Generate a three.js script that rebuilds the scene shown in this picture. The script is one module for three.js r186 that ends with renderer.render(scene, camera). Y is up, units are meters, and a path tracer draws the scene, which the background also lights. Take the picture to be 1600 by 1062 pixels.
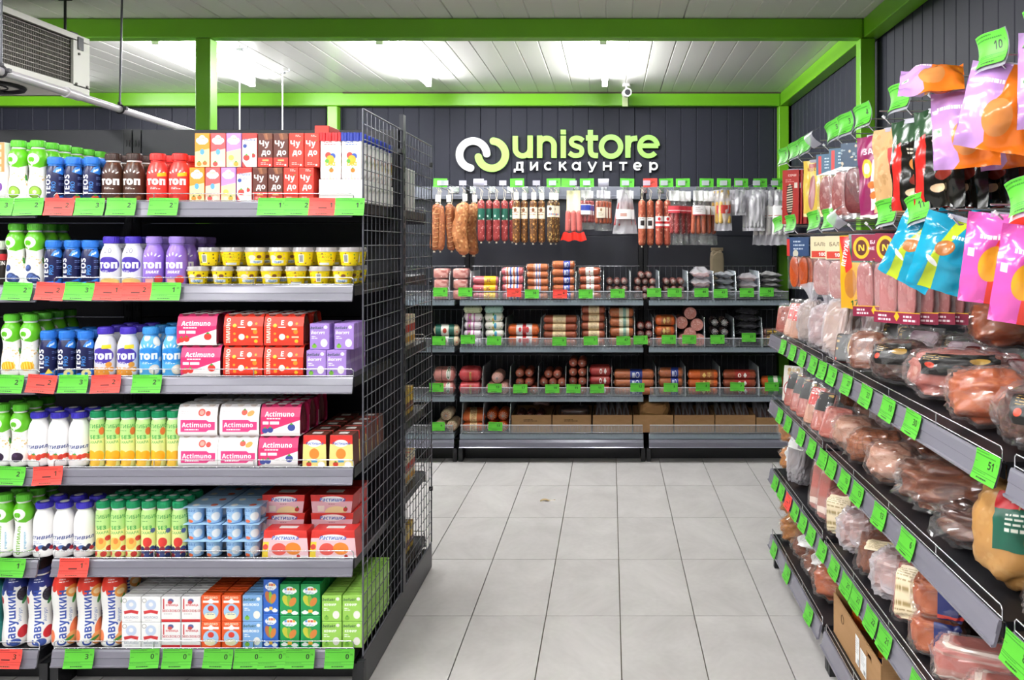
import * as THREE from 'three';
import { RectAreaLightUniformsLib } from 'three/addons/lights/RectAreaLightUniformsLib.js';
import { RoundedBoxGeometry } from 'three/addons/geometries/RoundedBoxGeometry.js';
import { mergeGeometries } from 'three/addons/utils/BufferGeometryUtils.js';
import { ImprovedNoise } from 'three/addons/math/ImprovedNoise.js';

// ---------- camera, exposure, lights ----------
const F = 1290, CX = 954, CY = 382, EYE = 1.5;          // focal length in pixels, vanishing point, eye height
const scene = new THREE.Scene();
scene.background = new THREE.Color(0x0b0b0d);
const camera = new THREE.PerspectiveCamera(2 * Math.atan(531 / F) * 180 / Math.PI, 1600 / 1062, 0.05, 60);
camera.position.set(0, EYE, 0);
camera.lookAt(0, EYE, -5);
camera.setViewOffset(1600, 1062, 800 - CX, 531 - CY, 1600, 1062);
const renderer = new THREE.WebGLRenderer({ antialias: true });
renderer.toneMapping = THREE.LinearToneMapping;
renderer.toneMappingExposure = 1.12;
renderer.shadowMap.enabled = true;
RectAreaLightUniformsLib.init();
const TUBE_LIGHT = 138, TUBE_GLOW = 9, TUBE_COLOR = 0xfdfdff;
const CEIL = 2.666, XR = 1.39, XL = -5.6, ZB = -6.42, ZF = 3.4;
const TUBE_X = [-0.04, -1.27, -2.5, -3.9], TUBE_Z = [-5.15, -1.7, 0.5, 2.6];

// ---------- helpers ----------
let seed = 7;
const rnd = () => { seed = (seed + 0x6D2B79F5) | 0; let t = Math.imul(seed ^ (seed >>> 15), 1 | seed); t = (t + Math.imul(t ^ (t >>> 7), 61 | t)) ^ t; return ((t ^ (t >>> 14)) >>> 0) / 4294967296; };
const rr = (a, b) => a + (b - a) * rnd();
const noise = new ImprovedNoise();
const taken = {};
const numbered = (n) => { const k = taken[n] = (taken[n] ?? -1) + 1; return k ? `${n}_${String(k).padStart(3, '0')}` : n; };
const at = (px, py, d) => [(px - CX) * d / F, EYE - (py - CY) * d / F, -d];
const lx = (px, d = 2.81) => (px - CX) * d / F;
const matCache = new Map();
function M(color, rough = 0.5, metal = 0, extra) {
  const key = color + '|' + rough + '|' + metal + '|' + (extra ? JSON.stringify(extra) : '');
  if (!matCache.has(key)) matCache.set(key, new THREE.MeshPhysicalMaterial({ color, roughness: rough, metalness: metal, side: THREE.DoubleSide, ...extra }));
  return matCache.get(key);
}
const FILM = new THREE.MeshPhysicalMaterial({ color: 0xffffff, roughness: 0.08, transmission: 0.965, thickness: 0, ior: 1.5, side: THREE.DoubleSide });
const FILM_MILKY = new THREE.MeshPhysicalMaterial({ color: 0xf4f2f6, roughness: 0.2, transmission: 0.66, thickness: 0, ior: 1.5, side: THREE.DoubleSide });
const ACRYLIC = new THREE.MeshPhysicalMaterial({ color: 0xf2f4f6, roughness: 0.05, transmission: 0.93, thickness: 0, ior: 1.49, side: THREE.DoubleSide });
const CLEAR_TAG = new THREE.MeshPhysicalMaterial({ color: 0xe6e4f0, roughness: 0.15, transmission: 0.6, thickness: 0, side: THREE.DoubleSide });
const g0 = (g) => { const n = g.index ? g.toNonIndexed() : g; for (const k of Object.keys(n.attributes)) if (!['position', 'normal', 'uv'].includes(k)) n.deleteAttribute(k); return n; };
const merge = (list) => mergeGeometries(list.map(g0));
const bx = (w, h, d, x = 0, y = 0, z = 0) => new THREE.BoxGeometry(w, h, d).translate(x, y, z);
const rbx = (w, h, d, r, x = 0, y = 0, z = 0) => g0(new RoundedBoxGeometry(w, h, d, 1, r)).translate(x, y, z);
function rod(a, b, r, seg = 6) {
  const A = new THREE.Vector3(...a), B = new THREE.Vector3(...b), d = B.clone().sub(A);
  const g = new THREE.CylinderGeometry(r, r, d.length(), seg);
  g.applyQuaternion(new THREE.Quaternion().setFromUnitVectors(new THREE.Vector3(0, 1, 0), d.clone().normalize()));
  const m = A.add(B).multiplyScalar(0.5); return g.translate(m.x, m.y, m.z);
}
const tube = (pts, r, seg = 20, rad = 6) => new THREE.TubeGeometry(new THREE.CatmullRomCurve3(pts.map((p) => new THREE.Vector3(...p))), seg, r, rad);
function mesh(name, geo, mat, parent) {
  const m = new THREE.Mesh(geo, mat); m.name = name; m.castShadow = m.receiveShadow = true; parent.add(m); return m;
}
function thing(name, label, category, group, parent = scene) {
  const o = new THREE.Group(); o.name = numbered(name); parent.add(o); o.userData = { label, category }; if (group) o.userData.group = group; return o;
}
function struct(name, label) { const o = new THREE.Group(); o.name = numbered(name); scene.add(o); o.userData = { kind: 'structure' }; if (label) { o.userData.label = label; o.userData.category = name.split('_')[0]; } return o; }
function put(o, x, y, z, ry = 0, rx = 0, rz = 0) { o.position.set(x, y, z); o.rotation.set(rx, ry, rz, 'YXZ'); return o; }
const kindBase = new Map();
// a kind is { name, category, make(group) }; every copy is a clone of the first, under its own number
function copyOf(kind, label, group) {
  const first = kindBase.get(kind);
  if (!first) { const o = thing(kind.name, label, kind.category, group); kind.make(o); kindBase.set(kind, o); return o; }
  const c = first.clone(); c.name = numbered(kind.name); c.userData = { label, category: kind.category }; if (group) c.userData.group = group; scene.add(c); return c;
}
// look-alikes told apart by where they stand: labels are completed once all are placed
const registry = new Map(), NTH = ['first', 'second', 'third', 'fourth', 'fifth', 'sixth', 'seventh', 'eighth', 'ninth', 'tenth', 'eleventh', 'twelfth', 'thirteenth', 'fourteenth', 'fifteenth', 'sixteenth', 'seventeenth', 'eighteenth', 'nineteenth', 'twentieth', 'twenty-first', 'twenty-second', 'twenty-third', 'twenty-fourth'];
function note(o, desc, where, sort, row = 0, layer = 0, ref = 'mesh', rowWord = 'row', shown = desc) { const k = desc + '|' + where; if (!registry.has(k)) registry.set(k, { desc, where, ref, rowWord, list: [] }); registry.get(k).list.push({ o, shown, sort: Math.round(sort * 100) / 100, row, layer }); }
function finishLabels() {
  for (const { desc, where, ref, rowWord, list } of registry.values()) {
    const cols = [...new Set(list.map((e) => e.sort))].sort((p, q) => p - q), rows = new Set(list.map((e) => e.row)).size, layers = new Set(list.map((e) => e.layer)).size;
    for (const e of list) {
      let s = `${e.shown}, ${where}`;
      if (cols.length > 1) s += `, ${NTH[cols.indexOf(e.sort)]} from ${ref}`;
      if (layers > 1) s += layers === 2 ? (e.layer ? ', upper' : ', bottom') : `, ${NTH[e.layer]} layer`;
      if (rows > 1) s += `, ${NTH[e.row]} ${rowWord}`;
      e.o.userData.label = s; if (list.length > 1) e.o.userData.group = `${desc}, ${where}`;
    }
  }
}
// ---------- print atlas: flat artwork of the packaging ----------
const atlases = [];
function art(w, h, draw) {
  w = Math.round(w); h = Math.round(h);
  let A = atlases.at(-1);
  const fresh = () => { const c = document.createElement('canvas'); c.width = c.height = 2048; const t = new THREE.CanvasTexture(c); t.colorSpace = THREE.SRGBColorSpace; A = { c, t, x: 0, y: 0, row: 0, mats: {} }; atlases.push(A); };
  if (!A) fresh();
  if (A.x + w + 4 > 2048) { A.x = 0; A.y += A.row; A.row = 0; }
  if (A.y + h + 4 > 2048) fresh();
  const k = A.c.getContext('2d');
  k.save(); k.translate(A.x + 2, A.y + 2); k.beginPath(); k.rect(-1, -1, w + 2, h + 2); k.clip();
  k.textBaseline = 'middle'; k.textAlign = 'center';
  draw(k, w, h); k.restore();
  const r = [(A.x + 3) / 2048, 1 - (A.y + h + 1) / 2048, (A.x + w + 1) / 2048, 1 - (A.y + 3) / 2048];
  A.x += w + 4; A.row = Math.max(A.row, h + 4);
  return { A, r };
}
function artMat(a, rough = 0.4, extra) {
  const key = rough + (extra ? JSON.stringify(extra) : '');
  return a.A.mats[key] ??= new THREE.MeshPhysicalMaterial({ map: a.A.t, roughness: rough, side: THREE.DoubleSide, ...extra });
}
function uvRect(g, r, from = 0, to = g.attributes.uv.count) {
  const u = g.attributes.uv;
  for (let i = from; i < to; i++) u.setXY(i, r[0] + (r[2] - r[0]) * Math.min(1, Math.max(0, u.getX(i))), r[1] + (r[3] - r[1]) * Math.min(1, Math.max(0, u.getY(i))));
  return g;
}
const fill = (k, col, x = -2, y = -2, w = 4000, h = 4000) => { k.fillStyle = col; k.fillRect(x, y, w, h); };
const poly = (k, col, pts) => { k.fillStyle = col; k.beginPath(); pts.forEach(([x, y], i) => (i ? k.lineTo(x, y) : k.moveTo(x, y))); k.closePath(); k.fill(); };
const disc = (k, col, x, y, rx, ry = rx, rot = 0) => { k.fillStyle = col; k.beginPath(); k.ellipse(x, y, rx, ry, rot, 0, 7); k.fill(); };
const ring = (k, col, x, y, r, w) => { k.strokeStyle = col; k.lineWidth = w; k.beginPath(); k.arc(x, y, r, 0, 7); k.stroke(); };
function txt(k, s, x, y, size, col, o = {}) {
  k.save(); k.translate(x, y); k.rotate(o.rot || 0); k.scale(o.sx || 1, 1); k.font = `${o.italic ? 'italic ' : ''}${o.thin ? '' : 'bold '}${size}px ${o.font || 'sans-serif'}`;
  k.textAlign = o.align || 'center'; k.fillStyle = col; k.fillText(s, 0, 0); if (o.stroke) { k.strokeStyle = o.stroke; k.lineWidth = o.sw || 1; k.strokeText(s, 0, 0); } k.restore();
}
// rows of small print that cannot be read at this distance
function lines(k, col, x, y, w, n, gap, t = 1.5) { k.fillStyle = col; for (let i = 0; i < n; i++) { let a = x; const e = x + w * (0.6 + 0.4 * ((i * 37 % 10) / 10)); while (a < e) { const l = 3 + ((a * 13 + i * 7) % 9); k.fillRect(a, y + i * gap, Math.min(l, e - a), t); a += l + 2; } } }
function fruit(k, x, y, r, col, leaf = '#3b8a2a', seedc) { disc(k, col, x, y, r, r * 0.92); if (seedc) for (let i = 0; i < 7; i++) disc(k, seedc, x + Math.cos(i * 2.4) * r * 0.55, y + Math.sin(i * 2.4) * r * 0.5, r * 0.09); if (leaf) { poly(k, leaf, [[x - r * .5, y - r * .8], [x, y - r * 1.3], [x + r * .5, y - r * .8], [x, y - r * .6]]); } }
// ---------- basic shapes for goods ----------
// lathe turned so that the middle of the artwork faces +z
function turned(prof, seg = 24) {
  const g = new THREE.LatheGeometry(prof.map(([r, y]) => new THREE.Vector2(r, y)), seg, Math.PI, Math.PI * 2);
  const ys = prof.map((p) => p[1]), lo = Math.min(...ys), hi = Math.max(...ys), p = g.attributes.position, u = g.attributes.uv;
  for (let i = 0; i < p.count; i++) u.setY(i, (p.getY(i) - lo) / (hi - lo));
  return g;
}
const smooth = (pts, n = 24) => new THREE.SplineCurve(pts.map(([x, y]) => new THREE.Vector2(x, y))).getPoints(n).map((v) => [Math.max(0, v.x), v.y]);
function capGeo(r, h, y, seg = 24) { return turned([[r, 0], [r * 1.02, h * .1], [r, h * .85], [r * .9, h], [0, h]], seg).translate(0, y, 0); }
// carton: front/side/top artwork on a box whose base stands on y = 0 and whose front is z = 0 -> +z
function cartonGeo(w, h, d, arts, r = 0.0025) {
  const g = g0(new RoundedBoxGeometry(w, h, d, 1, Math.min(r, d / 3))), n = g.attributes.uv.count / 6;
  const list = [arts.side, arts.side, arts.top, arts.top, arts.front, arts.back || arts.front];
  list.forEach((a, i) => uvRect(g, (a || arts.front).r, i * n, (i + 1) * n));
  return g.translate(0, h / 2, 0);
}
// closed surface round the axes with rounded-box power e (1 = ellipsoid, small = box-like); lumps by noise
function supere(rx, ry, rz, e, lump, sd, f = 3) {
  const pw = (c) => Math.sign(c) * Math.pow(Math.abs(c), e);
  return (u, v) => {
    const th = (u - 0.5) * Math.PI * 2, ph = (v - 0.5) * Math.PI, c = pw(Math.cos(ph));
    const p = new THREE.Vector3(pw(Math.sin(th)) * c, pw(Math.sin(ph)), pw(Math.cos(th)) * c);
    const q = new THREE.Vector3(Math.sin(th) * Math.cos(ph), Math.sin(ph), Math.cos(th) * Math.cos(ph));
    const k = 1 + lump * (noise.noise(q.x * f + sd, q.y * f + sd * 1.7, q.z * f - sd) + 0.5 * noise.noise(q.x * f * 2.3 - sd, q.y * f * 2.3, q.z * f * 2.3 + sd) + 0.22 * noise.noise(q.x * f * 6 + sd, q.y * f * 6 - sd, q.z * f * 6));
    return p.multiplyScalar(k).multiply(new THREE.Vector3(rx, ry, rz));
  };
}
function gridGeo(fn, nu, nv, flat = false) {
  const pos = [], uv = [], idx = [];
  for (let j = 0; j <= nv; j++) for (let i = 0; i <= nu; i++) { const p = fn(i / nu, j / nv); pos.push(p.x, p.y, p.z); uv.push(i / nu, j / nv); }
  for (let j = 0; j < nv; j++) for (let i = 0; i < nu; i++) { const a = j * (nu + 1) + i, b = a + 1, c = a + nu + 1, d = c + 1; idx.push(a, b, d, a, d, c); }
  let g = new THREE.BufferGeometry();
  g.setAttribute('position', new THREE.Float32BufferAttribute(pos, 3)); g.setAttribute('uv', new THREE.Float32BufferAttribute(uv, 2)); g.setIndex(idx);
  if (flat) g = g.toNonIndexed();
  g.computeVertexNormals(); return g;
}
const patch = (fn, u0, u1, v0, v1, k, nu = 10, nv = 8) => gridGeo((u, v) => fn(u0 + (u1 - u0) * u, v0 + (v1 - v0) * v).multiplyScalar(k), nu, nv);
// pillow bag: front and back sheets sealed at the edges, centred, hanging in x/y, bulging in z
function bagGeo(w, h, d, o = {}) {
  const { sd = 1, crumple = 0.006, nu = 16, nv = 20, back, front, seal = 0.09, taper = 0 } = o;
  const side = (s) => gridGeo((u, v) => {
    const x = (u - 0.5) * 2, y = (v - 0.5) * 2, e = 1 - seal;
    const t = Math.max(0, 1 - Math.abs(x / 0.98) ** 3) * Math.max(0, 1 - Math.abs(Math.min(1, Math.abs(y) / e)) ** 2.6);
    const n = noise.noise(u * 5 + sd, v * 6 + sd * 3, sd) * crumple * (0.4 + t);
    const wv = noise.noise(u * 9 + sd * 2, v * 3, sd + 4) * 0.012 * w;
    const k = 1 - taper * (y + 1) / 2;
    return new THREE.Vector3(x * w / 2 * k * (1 - 0.06 * t) + wv, y * h / 2 + noise.noise(u * 4, sd, v) * 0.02 * h, s * (t * d / 2 + n * 0.5) + noise.noise(u * 3 + sd, v * 3, 9) * crumple * 1.2);
  }, nu, nv);
  const a = side(1), b = side(-1);
  if (front) uvRect(a, front.r); if (back || front) uvRect(b, (back || front).r);
  return merge([a, b]);
}
// crumpled clear wrapping: the body's own surface pushed out by sharp noise, with a gathered tuft at the top
function filmGeo(fn, k, sd, amp, tuft = 0, len = 0.05, rim = 0) {
  const crease = (x, y, z) => 1 - Math.abs(noise.noise(x, y, z)) * 2.4;
  const list = [gridGeo((u, v) => { const p = fn(u, v), a = Math.sin(u * Math.PI * 2), b = Math.cos(u * Math.PI * 2), n = crease(a * 2.6 + sd, v * 5.5, b * 2.6 - sd) + 0.5 * crease(a * 6 - sd, v * 11 + sd, b * 6); return p.multiplyScalar(k + amp * n * Math.min(1, 4 * Math.min(v, 1 - v) + 0.3)); }, 44, 26, true)];
  if (rim) list.push(gridGeo((u, v) => { const p = fn(u, 0.5 + 0.06 * Math.sin(u * 12 + sd)), q = 1.02 + rim * v * (1 + 0.5 * Math.sin(u * 25 + sd) * Math.sin(u * 9)); return new THREE.Vector3(p.x * q, p.y + 0.012 * v * Math.sin(u * 40 + sd) + 0.02 * v * Math.sin(u * 15 - sd), p.z * q); }, 48, 3, true));
  if (tuft) {
    const top = fn(0.5, 1).y;
    list.push(gridGeo((u, v) => { const a = u * Math.PI * 2, r = tuft * (0.35 + 1.1 * v * v) * (1 + 0.45 * Math.sin(a * 5 + sd) + 0.25 * Math.sin(a * 9 - sd)); return new THREE.Vector3(Math.cos(a) * r + v * v * 0.3 * tuft * Math.sin(sd), top * 0.97 + len * v * (1 + 0.18 * Math.sin(a * 3 + sd)), Math.sin(a) * r * 0.7); }, 26, 5, true));
  }
  return merge(list);
}
// ---------- stroke letters ----------
function ribbon(pts, w, depth, round = false) {
  const n = pts.length, L = [], R = [];
  for (let i = 0; i < n; i++) {
    const a = pts[Math.max(0, i - 1)], b = pts[Math.min(n - 1, i + 1)]; let dx = b[0] - a[0], dy = b[1] - a[1]; const l = Math.hypot(dx, dy) || 1;
    let nx = -dy / l, ny = dx / l, k = 1;
    if (i && i < n - 1) { const c = pts[i], ux = c[0] - a[0], uy = c[1] - a[1], q = Math.hypot(ux, uy); k = 1 / Math.max(0.5, Math.abs((-uy / q) * nx + (ux / q) * ny)); }
    L.push(new THREE.Vector2(pts[i][0] + nx * w / 2 * k, pts[i][1] + ny * w / 2 * k)); R.push(new THREE.Vector2(pts[i][0] - nx * w / 2 * k, pts[i][1] - ny * w / 2 * k));
  }
  const list = [new THREE.ExtrudeGeometry(new THREE.Shape([...L, ...R.reverse()]), { depth, bevelEnabled: false })];
  if (round) for (const p of [pts[0], pts[n - 1]]) list.push(new THREE.CylinderGeometry(w / 2, w / 2, depth, 20).rotateX(Math.PI / 2).translate(p[0], p[1], depth / 2 - 0.4));
  return merge(list);
}
const arc = (cx, cy, r, a0, a1, n = 28, ry = r) => Array.from({ length: n + 1 }, (_, i) => { const a = (a0 + (a1 - a0) * i / n) * Math.PI / 180; return [cx + r * Math.cos(a), cy - ry * Math.sin(a)]; });
const spline2 = (pts, n = 26) => new THREE.SplineCurve(pts.map((p) => new THREE.Vector2(...p))).getPoints(n).map((v) => [v.x, v.y]);

// ---------- the setting ----------
function dataTex(n, fn, srgb = true) {
  const d = new Uint8Array(n * n * 4);
  for (let y = 0; y < n; y++) for (let x = 0; x < n; x++) { const c = fn(x / n, y / n), i = (y * n + x) * 4; d[i] = c[0]; d[i + 1] = c[1]; d[i + 2] = c[2]; d[i + 3] = 255; }
  const t = new THREE.DataTexture(d, n, n); t.wrapS = t.wrapT = THREE.RepeatWrapping; t.magFilter = THREE.LinearFilter; t.minFilter = THREE.LinearMipmapLinearFilter;
  if (srgb) t.colorSpace = THREE.SRGBColorSpace; t.needsUpdate = true; return t;
}
// noise that repeats after one unit of u and v
const wrapN = (u, v, f, s) => { const a = u * Math.PI * 2, b = v * Math.PI * 2, r = f / 6.283; return noise.noise(Math.cos(a) * r + s, Math.sin(a) * r + Math.cos(b) * r * 0.7, Math.sin(b) * r - s); };
const tileTex = dataTex(512, (u, v) => { const n = 10 * wrapN(u, v, 5, 3) + 6 * wrapN(u, v, 14, 8) + 4 * wrapN(u, v, 60, 5), g = 191 + n; return [g + 1, g - 3, g - 5]; });
const tileRough = dataTex(256, (u, v) => { const g = 150 + 40 * wrapN(u, v, 9, 2) + 20 * wrapN(u, v, 40, 6); return [g, g, g]; }, false);
const tileMat = new THREE.MeshPhysicalMaterial({ map: tileTex, roughness: 0.62, roughnessMap: tileRough, specularIntensity: 0.5 });
const GREEN = M(0x6fb41e, 0.34), WALL = M(0x2a2b36, 0.58, 0, { specularIntensity: 0.5 }), CEILM = M(0xd6d5d0, 0.3), STEEL = M(0xb9bcc2, 0.3, 0.9), BLACKM = M(0x17181c, 0.45), GRAPHITE = M(0x1f2027, 0.45), WHITEM = M(0xeceae6, 0.4);

const floor = struct('floor');
mesh('floor_slab', bx(XR - XL, 0.1, ZF - ZB, (XR + XL) / 2, -0.062, (ZF + ZB) / 2), M(0x6f6556, 0.9), floor).userData.label = 'brown grout bed between the floor tiles';
{
  const vary = [0, 1, 2, 3, 4].map((k) => { const g = rbx(0.2965, 0.012, 0.5965, 0.0015), p = g.attributes.position, u = g.attributes.uv; for (let i = 0; i < p.count; i++) u.setXY(i, p.getX(i) * 0.9 + k * 0.237, p.getZ(i) * 0.9 + k * 0.391); return g; });
  const rest = [];
  for (let i = -19; i < 5; i++) for (let j = -5; j < 17; j++) {
    const x = 0.189 + i * 0.3, z = -3.338 - 0.3 - (j - 6) * 0.6 + 0.6 * 0;
    const x0 = Math.max(x - 0.15, XL), x1 = Math.min(x + 0.15, XR);
    if (x1 - x0 < 0.05 || z > ZF - 0.3 || z < ZB + 0.2) continue;
    const g = vary[Math.abs(i * 3 + j * 2) % 5];
    if (x > -1.35 && z < -1.6) { const t = mesh('floor_tile', g, tileMat, floor); t.position.set(x, -0.006, z); } else rest.push(g.clone().translate(x, -0.006, z));
  }
  mesh('floor_tile_field', merge(rest), tileMat, floor).userData.kind = 'stuff';
}
// sandwich panel with pressed grooves: x across, +y the face, z the length
function ribPanel(w, len, pitch, t = 0.06) {
  const s = new THREE.Shape(); s.moveTo(0, -t); s.lineTo(0, -0.006); s.lineTo(0.003, 0);
  for (let x = pitch; x < w - pitch * 0.5; x += pitch) { s.lineTo(x - 0.005, 0); s.lineTo(x - 0.001, -0.004); s.lineTo(x + 0.001, -0.004); s.lineTo(x + 0.005, 0); }
  s.lineTo(w - 0.003, 0); s.lineTo(w, -0.006); s.lineTo(w, -t); s.closePath();
  return new THREE.ExtrudeGeometry(s, { depth: len, bevelEnabled: false });
}
{
  const ceiling = struct('ceiling');
  const edges = [XR]; for (let x = 0.375; x > XL; x -= 1.19) edges.push(x); edges.push(XL);
  for (let i = 0; i + 1 < edges.length; i++) { const w = edges[i] - edges[i + 1] - 0.003; if (w < 0.02) continue; mesh('ceiling_panel', ribPanel(w, ZF - ZB, 0.132).rotateZ(Math.PI).translate(edges[i], CEIL, ZB), CEILM, ceiling); }
  mesh('ceiling_deck', bx(XR - XL + 0.4, 0.06, ZF - ZB + 0.4, (XR + XL) / 2, CEIL + 0.1, (ZF + ZB) / 2), BLACKM, ceiling);
  const wallOf = (name, n, w, place, extra) => { const W = struct(name); for (let i = 0; i < n; i++) { const m = mesh('wall_panel', ribPanel(w - 0.002, CEIL + 0.03, 0.12).rotateX(Math.PI / 2).translate(0, CEIL + 0.03, 0), WALL, W); place(m, i); } if (extra) extra(W); };
  wallOf('wall_back', 6, 1.2, (m, i) => m.position.set(XR - 1.2 * (i + 1), 0, ZB));
  wallOf('wall_right', 9, 1.2, (m, i) => { m.rotation.y = -Math.PI / 2; m.position.set(XR, 0, ZB + 1.2 * i - 0.5); });
  wallOf('wall_left', 9, 1.2, (m, i) => { m.rotation.y = Math.PI / 2; m.position.set(XL, 0, ZB + 1.2 * (i + 1) - 0.5); });
  wallOf('wall_front', 6, 1.2, (m, i) => { m.rotation.y = Math.PI; m.position.set(XR - 1.2 * i, 0, ZF); });
}
{
  const sq = (name, label, w, h, d, x, y, z) => { const o = struct(name); const m = mesh('beam_tube', rbx(w, h, d, 0.006, x, y, z), GREEN, o); m.userData.label = label; return o; };
  const by = CEIL - 0.05 - 0.001;
  const zs = [-6.37, -4.29, -2.2, -0.1, 2];
  zs.forEach((z, i) => sq('beam', i ? 'green steel cross beam under the ceiling' : 'green steel beam along the back wall', XR - XL - 0.19, 0.1, 0.08, (XR + XL) / 2 + 0.006, by, z));
  for (let i = 0; i + 1 < zs.length; i++) sq('beam', 'green steel beam along the side wall', 0.085, 0.1, zs[i + 1] - zs[i] - 0.001, XR - 0.045, by, (zs[i] + zs[i + 1]) / 2);
  for (const [x, z] of [[XR - 0.06, -6.37], [XR - 0.065, -4.29], [-2.1, -4.29], [-2.135, -6.37], [XR - 0.065, -2.2], [-2.1, -0.1]]) sq('pillar', 'green square steel pillar', 0.078, by - 0.052, 0.08, x, (by - 0.05) / 2, z);
  const cap = struct('trim_1'); mesh('foam_seal', bx(3.4, 0.008, 0.02, -0.35, CEIL - 0.005, -6.325), M(0x4a4034, 0.95), cap);
}
// ---------- tube lamps ----------
{
  const glow = new THREE.MeshStandardMaterial({ color: 0xffffff, emissive: TUBE_COLOR, emissiveIntensity: TUBE_GLOW });
  TUBE_Z.forEach((z, j) => TUBE_X.forEach((x0, i) => {
    const x = j ? x0 - 0.3 : x0;
    const o = thing('tube_lamp', j ? `bare ceiling tube lamp in the ${['', 'middle', 'front', 'entrance'][j]} bay, ${NTH[i]} from the meat wall` : ['bare tube lamp beside the small security camera', 'bare tube lamp between the security camera and the hanging rods', 'bare tube lamp beside the green post and hanging rods', 'bare tube lamp over the far end of the back wall'][i], 'lamp', 'ceiling tube lamps');
    put(o, x, CEIL, z);
    mesh('batten', rbx(0.05, 0.022, 1.22, 0.004, 0, -0.012, 0), WHITEM, o);
    mesh('glowing_tube', new THREE.CapsuleGeometry(0.015, 1.17, 4, 12).rotateX(Math.PI / 2).translate(0, -0.052, 0), glow, o);
    for (const s of [-1, 1]) mesh('holder', rbx(0.04, 0.05, 0.02, 0.004, 0, -0.042, s * 0.612), WHITEM, o);
    for (const s of [-0.35, 0.35]) mesh('clip', merge([rod([-0.03, -0.03, s], [0.03, -0.03, s], 0.003), rod([-0.03, -0.03, s], [-0.03, -0.012, s], 0.003), rod([0.03, -0.03, s], [0.03, -0.012, s], 0.003)]), STEEL, o);
    // the tube shines all round: one light below it and two beside it
    for (const [dx, dy, tx, ty, k] of [[0, -0.072, 0, -1, 1], [-0.022, -0.05, -1, 0.2, 1], [0.022, -0.05, 1, 0.2, 1]]) {
      const l = new THREE.RectAreaLight(TUBE_COLOR, TUBE_LIGHT * k * (j ? 0.95 : 1.15), 0.03, 1.17); l.castShadow = true;
      l.position.set(x + dx, CEIL + dy, z); l.up.set(0, 0, 1); l.lookAt(x + dx + tx, CEIL + dy + ty, z); scene.add(l);
    }
  }));
}
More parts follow.
